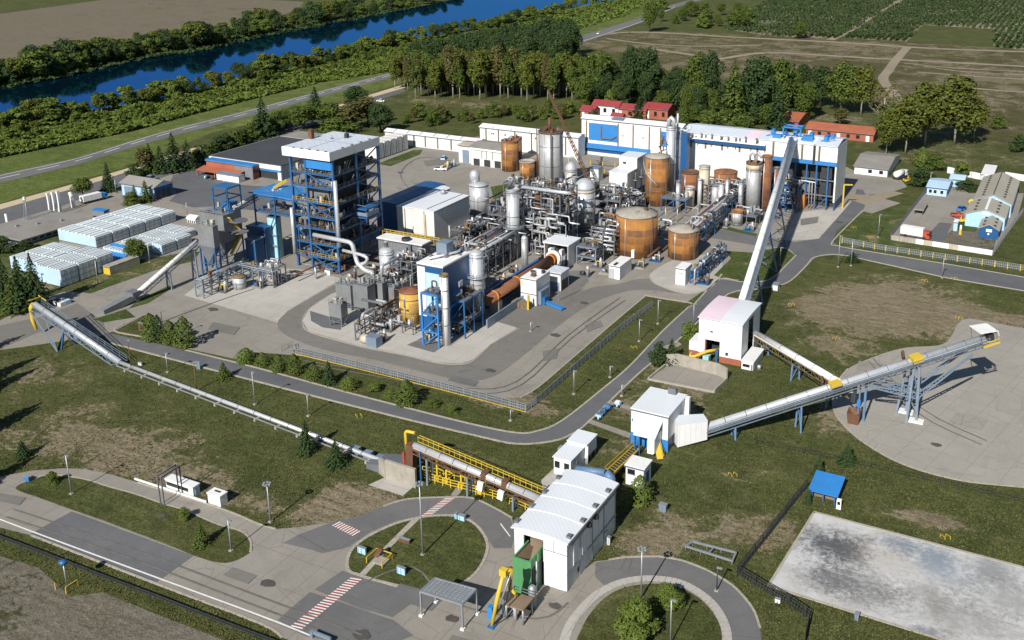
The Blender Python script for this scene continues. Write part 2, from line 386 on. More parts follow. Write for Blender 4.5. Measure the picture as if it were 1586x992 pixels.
# whitish slab with soot and water stains
def stain_mat():
 m, nt, b = newmat('stained_white_slab'); k = NT(nt); o = k.coord()
 mid = k.noise(o, .16, 7, .72, .8); fine = k.noise(o, 1.1, 5, .75, .6)
 c = k.mix(k.ramp(mid, [(.35, 0.), (.65, 1.)]), (.36, .35, .33), (.47, .475, .475))
 for px, py, rx, ry, a, col in ((1290, 848, 8., 6.5, 1., (.055, .06, .068)), (1283, 895, 6, 4.5, .8, (.06, .062, .07)), (1330, 900, 7, 6, .55, (.09, .09, .09)), (1400, 845, 5, 3.5, .75, (.10, .13, .18)),
                                   (1448, 866, 5, 4.5, .8, (.12, .16, .21)), (1540, 885, 6, 5, .55, (.10, .11, .13)), (1375, 870, 6, 5, .35, (.27, .21, .15)), (1470, 890, 7, 4, .5, (.24, .28, .34)), (1432, 978, 3.5, 1.5, .9, (.16, .18, .21)),
                                   (1480, 955, 12, 6, .45, (.12, .11, .1)), (1440, 925, 8, 4, .4, (.13, .12, .11)), (1560, 930, 9, 6, .5, (.13, .13, .13)), (1350, 925, 7, 4, .5, (.11, .11, .11))):
  g = G(px, py); v = k.n('VectorMath', operation='SUBTRACT'); k.l(o, v.inputs[0]); v.inputs[1].default_value = g
  s = k.n('VectorMath', operation='DIVIDE'); k.l(v.outputs[0], s.inputs[0]); s.inputs[1].default_value = (rx, ry, 1)
  ln = k.n('VectorMath', operation='LENGTH'); k.l(s.outputs[0], ln.inputs[0])
  f = k.math('ADD', ln.outputs['Value'], k.math('MULTIPLY', k.math('SUBTRACT', mid, .5), 1.1))
  f = k.math('ADD', f, k.math('MULTIPLY', k.math('SUBTRACT', fine, .5), 2.2))
  c = k.mix(k.math('MULTIPLY', k.ramp(f, [(.25, 1.), (1.35, 0.)]), a * .95), c, col)
 st = k.noise(k.mapv(o, (.5, 3., 1), (0, 0, -.5)), .5, 5, .7)
 c = k.mix(k.math('MULTIPLY', k.ramp(st, [(.55, 0.), (.7, 1.)]), .35), c, (.2, .19, .17))
 for an, lt in ((.4, (.5, .5, .49)), (-.9, (.46, .45, .42)), (1.5, (.16, .16, .16))):
  s2 = k.noise(k.mapv(o, (.22, 2.6, 1), (0, 0, an)), 1., 3, .6, 1.5); c = k.mix(k.math('MULTIPLY', k.ramp(s2, [(.60, 0.), (.70, 1.)]), .4), c, lt)
 k.l(c, b.inputs['Base Color']); b.inputs['Roughness'].default_value = .85
 return m
M['stain'] = stain_mat()
# ---- the base sheet: a dense grid near the plant carries how dry the turf is, a skirt runs to the horizon
DRY = [(1330, 475, 14, 14, .62), (1400, 468, 18, 10, .5), (1290, 530, 14, 12, .35), (1435, 505, 14, 9, .5), (1520, 490, 14, 6, .5), (130, 640, 28, 10, .22), (90, 690, 26, 8, .34), (220, 690, 18, 8, .22), (300, 745, 18, 5, .3), (560, 775, 9, 4, 1.1), (530, 800, 6, 3, 1.),
       (1010, 635, 11, 6, .55), (1060, 600, 12, 8, .4), (1035, 812, 5, 5, .45), (1008, 848, 4.5, 4, 1.0), (1120, 760, 10, 8, .2), (1400, 800, 6, 2, .6), (1460, 810, 6, 2, .55), (1240, 480, 8, 10, .3), (60, 570, 14, 8, .3), (1430, 250, 30, 14, .25), (1500, 240, 40, 16, .3),
       (790, 618, 10, 4, .9), (700, 690, 12, 5, .2), (1300, 640, 8, 8, .5), (430, 790, 14, 4, .45), (700, 160, 60, 16, .35), (1270, 180, 40, 18, .25), (1420, 205, 40, 18, .3), (1140, 700, 16, 8, .1), (960, 690, 6, 6, .4), (1420, 440, 20, 6, .3), (1180, 830, 10, 6, .5)]
DW = [(G(a, b), rx, ry, s) for a, b, rx, ry, s in DRY]
def dryness(x, y):
 d = -.04
 for g, rx, ry, s in DW:
  q = ((x - g.x) / rx) ** 2 + ((y - g.y) / ry) ** 2
  if q < 6: d += s * math.exp(-q)
 return min(d, 1.1)
def ground():
 x0, x1, y0, y1, st = -520, 480, 20, 780, 4.
 nx, ny = int((x1 - x0) / st), int((y1 - y0) / st); vs = []; dr = []; fs = []
 for j in range(ny + 1):
  for i in range(nx + 1):
   x, y = x0 + i * st, y0 + j * st; vs.append((x, y, 0)); dr.append(dryness(x, y))
 for j in range(ny):
  for i in range(nx):
   a = j * (nx + 1) + i; fs.append((a, a + 1, a + nx + 2, a + nx + 1))
 B = 9000.; k = len(vs); q = [(-B, -B), (B, -B), (B, B), (-B, B)]; vs += [(*p, 0) for p in q]; dr += [.1] * 4
 c = [0, nx, (ny + 1) * (nx + 1) - 1, ny * (nx + 1)]
 edges = [[i for i in range(nx + 1)], [j * (nx + 1) + nx for j in range(ny + 1)], [ny * (nx + 1) + nx - i for i in range(nx + 1)], [(ny - j) * (nx + 1) for j in range(ny + 1)]]
 for e in range(4): fs.append(tuple([k + e, k + (e + 1) % 4] + edges[e][::-1]))
 me = bpy.data.meshes.new('ground'); me.from_pydata(vs, [], fs); me.materials.append(M['soil'])
 a = me.attributes.new('dry', 'FLOAT', 'POINT'); a.data.foreach_set('value', dr)
 o = bpy.data.objects.new('ground', me); COL.objects.link(o); struct(o)
ground()
# ---- far land and river
sheet('field', [(-500, 215), (-300, 150), (0, 112), (110, 95), (200, 72), (300, 50), (420, 30), (465, 14), (470, 3), (330, -4), (160, 0), (0, 22), (-300, 66)], 'plough', 0)
sheet('field', [(880, 66), (960, 47), (1200, 56), (1620, 78), (1750, 150), (1640, 260), (1480, 190), (1380, 170), (1240, 120), (1040, 125), (960, 85)], 'field', 0)
VERGE = [(-400, 330), (0, 196), (100, 180), (200, 163), (300, 142), (400, 112), (526, 92), (622, 66), (760, 45), (880, 12), (1000, -10), (1010, 20), (985, 30), (886, 62), (700, 100), (625, 128), (450, 180), (330, 205), (205, 256), (0, 315), (-400, 420)]
sheet('river_bank_verge', VERGE, 'verge', 0, paved=False)
def water_mat():
 m, nt, b = newmat('river_water'); k = NT(nt); o = k.coord()
 b.inputs['Base Color'].default_value = (.002, .012, .022, 1); b.inputs['Specular IOR Level'].default_value = 0; b.inputs['Roughness'].default_value = .6
 gl = k.n('BsdfGlossy'); gl.inputs['Color'].default_value = (.10, .36, .95, 1); gl.inputs['Roughness'].default_value = .05  # blue tint paints a deep blue sky reflection into the water
 mx = k.n('MixShader'); mx.inputs[0].default_value = .62; k.l(b.outputs[0], mx.inputs[1]); k.l(gl.outputs[0], mx.inputs[2]); k.l(mx.outputs[0], [n for n in nt.nodes if n.type == 'OUTPUT_MATERIAL'][0].inputs[0]); return m
M['water'] = water_mat()
sheet('river', spline([(-500, 218), (-300, 186), (0, 134), (101, 116), (217, 90), (315, 76), (400, 57), (476, 43), (577, 24), (652, 10), (700, 0), (800, -20), (1000, -55), (1200, -80),
    (1300, -55), (1100, -25), (960, 0), (880, 12), (800, 32), (703, 48), (622, 63), (526, 88), (400, 110), (300, 140), (200, 161), (100, 178), (0, 198), (-300, 260), (-500, 300)], True, 2), 'water', 3)
sheet('highway', [(-300, 340), (0, 271), (118, 245), (222, 213), (280, 197), (400, 167), (501, 140), (609, 112), (700, 92), (800, 74), (886, 59), (931, 47), (987, 29), (1040, 8), (1120, -14), (1128, -11), (1046, 12),
                  (992, 36), (931, 57), (886, 72), (800, 84), (700, 102), (609, 120), (501, 149), (400, 177), (280, 208), (222, 224), (118, 256), (0, 284), (-300, 356)], 'asphalt', 4)
def ribbon(name, px, wid, mat, lev, z=None, dash=None):
 w = [Vector(p) for p in gpoly(px)]; w = [Vector(p) for p in spline([tuple(p) for p in w], False, 4)]; LEV[0] += 1; mb = MB(mat); z = .008 + lev * .014 + LEV[0] * .0006
 acc = 0.
 for i in range(len(w) - 1):
  a, b = w[i], w[i + 1]; d = b - a; L = d.length
  if L < 1e-4: continue
  d /= L; n = Vector((-d.y, d.x)) * wid / 2
  segs = [(0, L)] if not dash else []
  if dash:
   t = -(acc % (dash[0] + dash[1]))
   while t < L:
    s, e = max(t, 0), min(t + dash[0], L)
    if e > s: segs.append((s, e))
    t += dash[0] + dash[1]
  acc += L
  for s, e in segs:
   p, q = a + d * s, a + d * e; mb.face([(*(p - n), z), (*(q - n), z), (*(q + n), z), (*(p + n), z)])
 return struct(mb.build(name))
ribbon('road_centre_line', [(-300, 348), (0, 277), (118, 250), (222, 218), (280, 202), (400, 172), (501, 144), (609, 116)], .5, 'whitemark', 6, dash=(9, 7))
ribbon('road_edge_line', [(-300, 341), (0, 272.5), (118, 246.5), (222, 214.5), (280, 198.5), (400, 168.5), (501, 141.5), (609, 113.5)], .35, 'whitemark', 6)
ribbon('road_edge_line', [(886, 70), (931, 55), (992, 34.5), (1046, 11)], .5, 'whitemark', 6)
sheet('access_road', [(-200, 372), (0, 324), (80, 302), (161, 279), (215, 262), (330, 225), (450, 190), (577, 150), (624, 136), (628, 142), (585, 156), (470, 200), (350, 242), (215, 288), (161, 296), (121, 310), (78, 327), (0, 352), (-200, 400)], 'asphaltdark', 2)
sheet('sandy_shoulder', [(-200, 364), (0, 317), (80, 295), (161, 272), (205, 259), (330, 220), (450, 186), (577, 146), (626, 131), (628, 136), (577, 151), (450, 191), (330, 226), (205, 264), (161, 279), (80, 302), (0, 325), (-200, 373)], 'sand', 3)
for pts, w in (([(1286, 62), (1320, 45), (1345, 28), (1375, 10), (1400, 0), (1440, -16)], 7), ([(893, 64), (956, 51), (1040, 52), (1120, 57), (1200, 61), (1300, 66), (1403, 73), (1480, 77), (1600, 81)], 7),
               ([(1010, 76), (1082, 87), (1110, 92), (1186, 82), (1290, 87), (1378, 92), (1470, 97), (1600, 104)], 6), ([(1405, 74), (1388, 93), (1376, 110), (1368, 124), (1388, 150), (1400, 165)], 6),
               ([(1110, 92), (1105, 102), (1090, 112), (1060, 118)], 7), ([(1400, 98), (1480, 106), (1600, 112)], 3), ([(1420, 112), (1500, 118), (1600, 124)], 3), ([(1470, 134), (1540, 140), (1600, 144)], 4), ([(1430, 103), (1500, 112), (1600, 117)], 2.5), ([(940, 60), (1000, 68), (1082, 72), (1180, 70)], 4)):
 ribbon('dirt_track', pts, w, 'track', 3)
ORCH = [[(1122, 46), (1150, 22), (1200, -2), (1400, -20), (1390, 2), (1340, 36), (1292, 60), (1200, 57)], [(1308, 60), (1342, 40), (1392, 6), (1425, -14), (1650, -16), (1650, 82), (1538, 74), (1541, 46), (1430, 39), (1404, 65)]]
for q in ORCH: sheet('plantation_soil', q, 'orchard', 1)
# ---- plant yard
sheet('yard', [(-120, 560), (0, 541), (76, 507), (60, 495), (0, 505), (-60, 515), (-60, 500), (0, 497), (50, 470), (90, 455), (130, 445), (300, 405), (310, 390), (160, 410), (60, 440), (0, 400), (0, 352), (121, 310), (161, 296), (215, 288), (300, 258), (350, 242),
               (440, 260), (600, 240), (640, 230), (740, 212), (900, 232), (1000, 245), (1225, 275), (1309, 258), (1330, 268), (1395, 278), (1405, 290), (1375, 300), (1345, 302), (1395, 315), (1340, 335), (1290, 375),
               (1240, 420), (1106, 440), (1062, 470), (999, 459), (964, 489), (886, 556), (833, 601), (806, 616), (760, 620), (640, 590), (470, 552), (380, 545), (366, 557), (292, 541), (225, 488), (177, 513), (160, 520)], 'yard', 1)
sheet('asphalt_lot', [(262, 287), (268, 272), (330, 255), (350, 252), (345, 285), (450, 292), (432, 330), (330, 320), (300, 322), (262, 312), (275, 300)], 'asphaltdark', 3)
sheet('concrete_slab', [(285, 458), (320, 432), (400, 414), (470, 418), (530, 432), (478, 463), (445, 482), (431, 501), (380, 486)], 'slab', 3)
sheet('worn_lane', [(525, 440), (476, 465), (440, 488), (430, 504), (445, 521), (500, 542), (576, 557), (652, 576), (720, 590), (760, 585), (800, 560), (900, 480), (980, 450), (1060, 455), (1075, 440), (1000, 432), (960, 440), (900, 452), (800, 512),
     (760, 535), (735, 558), (715, 565), (677, 563), (627, 551), (556, 537), (478, 515), (467, 498), (478, 478), (513, 456), (560, 440)], 'lane', 3, True)
sheet('concrete_apron', [(560, 440), (513, 456), (480, 478), (468, 498), (479, 514), (556, 536), (627, 550), (677, 562), (715, 564), (734, 557), (760, 534), (800, 510), (796, 500), (770, 490), (700, 440), (620, 430)], 'slab', 4)
sheet('concrete_apron', [(800, 508), (763, 497), (790, 470), (850, 420), (905, 420), (912, 436), (874, 474), (846, 514)], 'lane', 4)
sheet('oily_patch', [(480, 482), (530, 498), (528, 512), (500, 508), (482, 498)], 'asphaltdark', 5); sheet('oily_patch', [(630, 535), (660, 522), (690, 535), (672, 547)], 'asphalt', 5)
sheet('equipment_pad', [(462, 395), (530, 428), (590, 402), (600, 372), (520, 340), (455, 375)], 'asphalt', 5)
sheet('tank_pad', [(1006, 428), (1020, 415), (1050, 402), (1110, 395), (1118, 420), (1098, 448), (1060, 455), (1015, 440)], 'slab', 4, True)
sheet('inner_lane', [(1085, 352), (1130, 357), (1175, 368), (1230, 374), (1214, 384), (1165, 380), (1085, 366)], 'asphalt', 3)
sheet('tower_pad', [(1214, 374), (1232, 330), (1300, 322), (1320, 312), (1267, 371)], 'slab', 2)
# ---- roads round the plant
ROAD_OUT = [(-120, 582), (0, 541), (76, 508), (160, 518), (171, 532), (400, 592), (597, 642), (740, 676), (800, 688), (855, 684), (886, 673), (913, 653), (981, 587), (1017, 556), (1052, 526), (1080, 500), (1128, 456), (1175, 448), (1201, 444), (1225, 435), (1250, 411), (1262, 399), (1299, 395), (1363, 408), (1463, 430), (1514, 439), (1700, 470)]
ROAD_IN = [(1700, 448), (1586, 430), (1463, 409), (1327, 387), (1298, 381), (1290, 374), (1337, 326), (1344, 308), (1337, 295), (1327, 293), (1322, 309), (1269, 370), (1214, 378), (1233, 396), (1216, 413), (1201, 428), (1183, 436), (1147, 437), (1115, 433), (1076, 471), (1067, 476), (1027, 513), (977, 566), (936, 601), (871, 652), (833, 668), (800, 671), (728, 657), (617, 629), (521, 604), (400, 571), (280, 541), (161, 515), (150, 500), (90, 505)]
sheet('perimeter_road', ROAD_OUT[3:] + ROAD_IN[:-2], 'asphaltdark', 2)
sheet('driveway', [(-120, 582), (0, 541), (76, 508), (165, 518), (160, 500), (120, 470), (60, 492), (0, 505), (-120, 540)], 'lane', 2)
def kerb(px, closed=False, wid=.45, h=.13, smooth=True, name='kerb'):
 w = gpoly(px)
 if smooth: w = spline(w, closed, 4)
 mb = MB('kerb'); w = [Vector(p) for p in w]
 if closed: w.append(w[0])
 for i in range(len(w) - 1):
  a, b = w[i], w[i + 1]; d = b - a
  if d.length < 1e-3: continue
  d.normalize(); mb.beam((*(a - d * .02), h / 2 + .005), (*(b + d * .02), h / 2 + .005), wid, h)
 return struct(mb.build(name))
kerb(ROAD_OUT[4:]); kerb(ROAD_IN[13:21] + [(1076, 471)]); kerb(ROAD_IN[20:-3]); kerb(ROAD_IN[:6] + [(1337, 326)]); kerb([(292, 541), (280, 537), (225, 523), (177, 513), (200, 498), (225, 488)])
kerb([(1072, 471), (1062, 468), (1027, 463), (999, 458)]); kerb([(999, 460), (964, 489), (886, 556), (833, 601), (806, 616)], wid=.3)
kerb([(1006, 428), (1015, 440), (1060, 455), (1098, 448), (1118, 425)]); kerb([(470, 500), (480, 515), (556, 537), (627, 551), (677, 563), (715, 565), (735, 558), (760, 534)], wid=.25)
sheet('lawn', [(1106, 427), (1132, 401), (1124, 389), (1165, 392), (1206, 384), (1219, 387), (1231, 396), (1216, 412), (1201, 427), (1183, 434), (1147, 434), (1115, 431)], 'lawn', 4, lawn=True)
sheet('lawn', [(1106, 352), (1120, 350), (1174, 363), (1171, 367), (1140, 360)], 'lawn', 4, lawn=True)
sheet('lawn', [(1290, 373), (1297, 357), (1338, 328), (1365, 335), (1395, 318), (1420, 312), (1376, 370), (1440, 390), (1330, 386), (1299, 380)], 'lawn', 2, lawn=True)
sheet('lawn', [(560, 250), (590, 252), (640, 233), (655, 232), (650, 240), (605, 258)], 'lawn', 4, lawn=True)
sheet('lawn', [(110, 452), (140, 455), (300, 398), (306, 386), (235, 403), (160, 425)], 'lawn', 4, lawn=True)
sheet('lawn', [(145, 495), (200, 478), (215, 465), (268, 440), (265, 448), (230, 470), (195, 480), (210, 492), (160, 500)], 'lawn', 4, lawn=True)
sheet('lawn', [(-60, 440), (-60, 500), (0, 492), (55, 468), (92, 452), (60, 428), (22, 402), (90, 384), (92, 372), (135, 350), (135, 343), (40, 378), (0, 388)], 'lawn', 4, lawn=True)
sheet('lawn', [(760, 290), (800, 283), (830, 300), (800, 320), (765, 312)], 'lawn', 4, lawn=True)
sheet('dirt_yard', [(1290, 300), (1340, 318), (1400, 300), (1380, 296), (1350, 303)], 'track', 3)
# ---- depot yard on the right
sheet('depot_yard', [(1380, 369), (1433, 300), (1475, 280), (1500, 300), (1586, 300), (1575, 340), (1537, 393)], 'yard', 3)
sheet('dirt_patch', [(1462, 367), (1490, 345), (1545, 360), (1538, 392), (1460, 382)], 'dirt', 4); sheet('lawn', [(1485, 345), (1515, 345), (1512, 360), (1480, 357)], 'lawn', 5, lawn=True)
sheet('worn_asphalt', [(1430, 372), (1455, 345), (1475, 347), (1460, 378)], 'asphaltdark', 4)
# ---- plaza in the foreground
sheet('plaza', [(-135, 770), (-60, 751), (0, 739), (46, 730), (97, 726), (131, 727), (177, 737), (213, 748), (317, 780), (365, 797), (400, 812), (427, 820), (455, 818), (513, 810), (558, 800), (595, 784), (631, 774), (689, 770), (729, 772), (759, 784), (793, 803), (800, 830),
    (870, 910), (922, 870), (943, 868), (970, 864), (1019, 863), (1056, 869), (1095, 884), (1135, 908), (1165, 942), (1177, 973), (1182, 1010), (1160, 1120), (760, 1130), (560, 1040), (437, 988), (400, 965), (237, 903), (49, 830), (0, 818)], 'plaza', 1)
sheet('asphalt_patch', [(111, 793), (300, 862), (239, 905), (47, 828)], 'asphaltdark', 3)
sheet('ring_road', [(438, 842), (465, 828), (513, 810), (558, 800), (595, 784), (631, 774), (689, 770), (729, 772), (759, 784), (790, 802), (798, 830), (792, 850), (765, 850), (755, 835), (732, 806), (704, 797), (659, 798), (613, 808), (575, 824), (540, 848), (500, 858), (480, 852)], 'asphalt', 3)
sheet('asphalt_patch', [(487, 914), (530, 885), (560, 893), (652, 925), (608, 957), (560, 944)], 'asphalt', 3); sheet('asphalt_patch', [(430, 961), (480, 918), (520, 931), (610, 962), (640, 985), (580, 1010), (470, 985)], 'asphalt', 3)
sheet('asphalt_patch', [(922, 872), (943, 869), (970, 865), (1019, 864), (1056, 870), (1095, 885), (1135, 909), (1165, 943), (1177, 973), (1182, 1010), (1135, 1010), (1122, 975), (1108, 945), (1080, 915), (1040, 897), (1000, 893), (965, 898), (940, 912), (922, 895)], 'asphalt', 3)
IS1 = [(24, 757), (55, 742), (79, 736), (131, 743), (170, 755), (210, 766), (253, 781), (289, 792), (335, 812), (374, 824), (388, 839), (388, 856), (350, 873), (304, 863), (268, 848), (213, 827), (149, 803), (110, 790), (61, 772)]
IS2 = [(538, 870), (546, 851), (570, 832), (613, 812), (659, 801), (704, 800), (732, 810), (750, 830), (755, 851), (744, 879), (723, 900), (692, 915), (659, 921), (619, 909), (583, 900), (558, 892), (541, 885)]
IS3 = [(895, 1010), (902, 973), (916, 949), (937, 927), (964, 912), (998, 906), (1031, 906), (1062, 915), (1089, 933), (1107, 955), (1117, 979), (1117, 1020), (1060, 1080), (960, 1080)]
for q in (IS1, IS2, IS3): sheet('lawn', q, 'soil', 4, True, lawn=True)
kerb(IS1[1:12], wid=.35); kerb(IS2, True, .5); ribbon('kerb', [(866, 1030), (880, 975), (905, 940), (930, 918), (962, 903), (1000, 897), (1040, 900), (1068, 910), (1097, 930), (1115, 953), (1125, 979), (1126, 1010)], 1.4, 'slab', 5)
kerb([(213, 748), (317, 780), (365, 797), (400, 812), (427, 820)], wid=.3); kerb([(49, 830), (237, 903), (400, 965), (437, 988)], wid=.35); kerb([(594, 785), (631, 774), (689, 771), (729, 772), (759, 784), (793, 803)], wid=.35)
kerb([(943, 868), (970, 864), (1019, 863), (1056, 869), (1095, 884), (1135, 908), (1165, 942), (1177, 973)], wid=.35)
ribbon('road_edge_line', [(-150, 745), (0, 805.5), (200, 880), (400, 953.5), (484, 987)], .28, 'whitemark', 5); ribbon('road_centre_line', [(743, 825), (760, 795), (775, 812), (790, 832)][2:], .2, 'whitemark', 5)
sheet('footpath', [(641, 803), (652, 803), (602, 852), (566, 892), (557, 890), (596, 848)], 'kerb', 6); sheet('footpath', [(704, 772), (712, 766), (716, 759), (706, 757), (698, 768)], 'plaza', 5)
def crossing(a, b, c, d, n):
 """bars between edge a-b and edge d-c, white and red by turns"""
 A, B, C, D = (G(*p) for p in (a, b, c, d)); white = MB('whitemark'); red = MB('redmark')
 for i in range(n):
  for mb, t0, t1 in ((white, (i + .05) / n, (i + .5) / n), (red, (i + .55) / n, (i + .95) / n)):
   sk = .35 / n
   q = [A.lerp(B, t0), A.lerp(B, t1), D.lerp(C, min(1, t1 + sk)), D.lerp(C, min(1, t0 + sk))]
   mb.face([(p.x, p.y, .094) for p in q])
 struct(white.build('crossing_white_bars')); struct(red.build('crossing_red_bars'))
crossing((450, 971), (545, 894), (561, 898), (466, 977), 22); crossing((513, 816), (525, 808), (560, 823), (549, 832), 1) if False else crossing((514, 815), (548, 832), (559, 824), (525, 808), 9); crossing((648, 803), (694, 769), (709, 769), (661, 804), 13)
# ---- dirt south of the plaza, storage pads
sheet('dirt', [(-200, 850), (0, 862), (60, 880), (110, 925), (160, 918), (237, 950), (400, 1012), (520, 1060), (520, 1150), (-200, 1150)], 'dirt', 0)
sheet("storage_pad",
      [(1290, 626), (1297, 647), (1318, 670), (1344, 690), (1384, 713), (1429, 730), (1490, 745), (1551, 752), (1586, 755), (1800, 765), (1900, 700), (1800, 550), (1640, 515), (1580, 508), (1514, 496), (1495, 495), (1483, 503), (1462, 533), (1404, 539), (1360, 551), (1313, 572), (1294, 598)], 'pad', 1, True)
kerb([(1313, 572), (1294, 598), (1290, 626), (1297, 647), (1318, 670), (1344, 690), (1384, 713), (1429, 730), (1490, 745), (1551, 752), (1640, 760)], wid=.4)
PADW = [(1261, 794), (1586, 880), (1900, 963), (1900, 1125), (1454, 990), (1190, 908)]
sheet('stained_pad', PADW, 'stain', 2)
kerb(PADW[:2] + [(1640, 894)], wid=.5, smooth=False); kerb([(1261, 794), (1190, 908), (1454, 990), (1500, 1004)], wid=.4, smooth=False)
sheet('walled_pad', [(1005, 588), (1034, 567), (1060, 563), (1112, 578), (1124, 590), (1106, 608), (1060, 600)], 'plaza', 2)
sheet('paved_strip', [(838, 745), (858, 726), (885, 742), (880, 758), (850, 752), (842, 762)], 'slab', 2); sheet('footpath', [(975, 680), (908, 655), (913, 650), (978, 672)], 'plaza', 3); sheet('footpath', [(980, 638), (940, 626), (944, 622), (982, 632)], 'plaza', 3)
sheet('concrete_ramp', [(570, 752), (606, 736), (648, 748), (624, 769)], 'slab', 2); sheet('footpath', [(1010, 545), (1048, 528), (1056, 534), (1020, 556)], 'plaza', 2)

# mended spots, oil stains and wheel marks
for px, m in (([(700, 582), (742, 592), (734, 600), (694, 590)], 'asphalt'), ([(840, 545), (866, 540), (862, 556), (842, 560)], 'slab'), ([(620, 905), (690, 925), (668, 948), (600, 925)], 'asphalt'), ([(360, 880), (398, 893), (384, 906), (345, 892)], 'lane'), ([(330, 500), (372, 508), (362, 520), (322, 511)], 'lane'), ([(700, 985), (752, 1000), (745, 1012), (690, 1000)], 'lane'), ([(905, 505), (930, 497), (934, 506), (910, 515)], 'slab'), ([(655, 250), (690, 246), (694, 254), (660, 258)], 'slab'), ([(1240, 340), (1268, 336), (1266, 346), (1240, 350)], 'lane'), ([(640, 285), (668, 280), (672, 288), (645, 293)], 'lane'), ([(0, 765), (40, 772), (30, 784), (-10, 776)], 'lane'), ([(1330, 560), (1372, 566), (1366, 580), (1326, 573)], 'plaza'), ([(1480, 640), (1530, 652), (1520, 668), (1470, 655)], 'plaza')): sheet('mended_patch', px, 'lane' if m == 'slab' else m, 6)
M['oil'] = paint('dark_oil_stain', (.085, .078, .07), .7, var=.4, streak=0., sc=.6)
for x, y, r in ((560, 985, 1.4), (700, 960, 1.), (415, 905, 1.2), (250, 800, .9), (860, 520, 1.3), (905, 470, 1.1), (760, 575, 1.2), (330, 480, 1.4), (460, 545, 1.), (1300, 345, 1.2), (790, 925, 1.6), (815, 950, 1.1), (860, 940, 1.), (1390, 600, 1.2), (1450, 690, 1.), (620, 268, 1.3), (400, 300, 1.4)):
 g = G(x, y); MBo = MB('oil'); LEV[0] += 1; MBo.face([(g.x + r * (.7 + .5 * noise.noise(Vector((x, k, 0)))) * math.cos(k * .45) * 1.5, g.y + r * (.7 + .5 * noise.noise(Vector((x, k * .7, 4)))) * math.sin(k * .45), .11 + LEV[0] * .0006) for k in range(14)]); struct(MBo.build('oil_stain'))
M['tyre'] = paint('tyre_mark', (.165, .155, .142), .85, var=.45, streak=0., sc=.5)
for pts in ([(20, 790), (200, 850), (400, 925), (560, 985)], [(10, 802), (190, 862), (390, 938), (550, 998)], [(470, 560), (600, 580), (720, 602), (800, 592), (880, 520), (960, 462)], [(480, 566), (600, 587), (722, 609), (806, 598), (886, 524), (968, 466)], [(560, 905), (640, 880), (700, 935), (830, 960), (880, 935)], [(250, 500), (330, 470), (420, 440), (500, 420)], [(640, 300), (620, 270), (650, 245), (700, 250)], [(1345, 560), (1420, 640), (1520, 690)], [(1352, 556), (1428, 634), (1528, 684)]): ribbon('tyre_mark', pts, .32, 'tyre', 7)
# ================================================================== VEGETATION
def leafmat(name, dark, light, tint, warm=0.):
 m, nt, b = newmat(name); k = NT(nt)
 g = k.n('NewGeometry'); oi = k.n('ObjectInfo')
 isl = g.outputs['Random Per Island']; n = k.noise(k.objco(), 5., 2, .5)
 c = k.mix(k.ramp(k.math('ADD', k.math('MULTIPLY', isl, .6), k.math('MULTIPLY', n, .4)), [(.2, 0.), (.8, 1.)]), dark, light)
 c = k.mix(k.math('MULTIPLY', oi.outputs['Random'], .65), c, tint)
 k.l(c, b.inputs['Base Color']); b.inputs['Roughness'].default_value = .8; b.inputs['Specular IOR Level'].default_value = .12
 return m
M['leaf'] = leafmat('broad_foliage', (.028, .050, .010), (.105, .135, .026), (.050, .075, .014))
M['leafdark'] = leafmat('dark_foliage', (.016, .034, .012), (.052, .078, .024), (.03, .05, .016))
M['leafyel'] = leafmat('yellow_green_foliage', (.036, .054, .010), (.128, .142, .024), (.07, .082, .015))
M['leafolive'] = leafmat('olive_foliage', (.040, .045, .014), (.12, .11, .035), (.075, .066, .021))
M['leafbright'] = leafmat('bright_shrub_foliage', (.042, .076, .013), (.12, .16, .03), (.08, .105, .02))
M['conifer'] = leafmat('conifer_needles', (.014, .032, .012), (.050, .080, .026), (.032, .055, .018))
M['conlight'] = leafmat('light_conifer_needles', (.034, .058, .012), (.105, .135, .03), (.06, .085, .018))
M['bark'] = paint('brown_bark', (.085, .06, .042), .9, var=.4, streak=.3, sc=1.)
M['barkpale'] = paint('pale_bark', (.44, .40, .34), .85, var=.35, streak=.4, sc=.8, dirt=(.16, .13, .1))
def leaf(mb, c, n, s, rg):
 n = (n + Vector((rg.gauss(0, .45), rg.gauss(0, .45), rg.gauss(0, .45)))).normalized()
 u = n.orthogonal().normalized(); a = rg.uniform(0, 6.28); w = n.cross(u); p = u * math.cos(a) + w * math.sin(a); q = n.cross(p)
 s1 = s * rg.uniform(.6, 1.25); s2 = s1 * rg.uniform(.45, .8)
 mb.add([c - p * s1, c + q * s2 - p * s1 * .1, c + p * s1, c - q * s2 + p * s1 * .1], [(0, 1, 2, 3)])
def rdir(rg):
 while 1:
  v = Vector((rg.uniform(-1, 1), rg.uniform(-1, 1), rg.uniform(-1, 1)))
  if .05 < v.length < 1: return v.normalized()
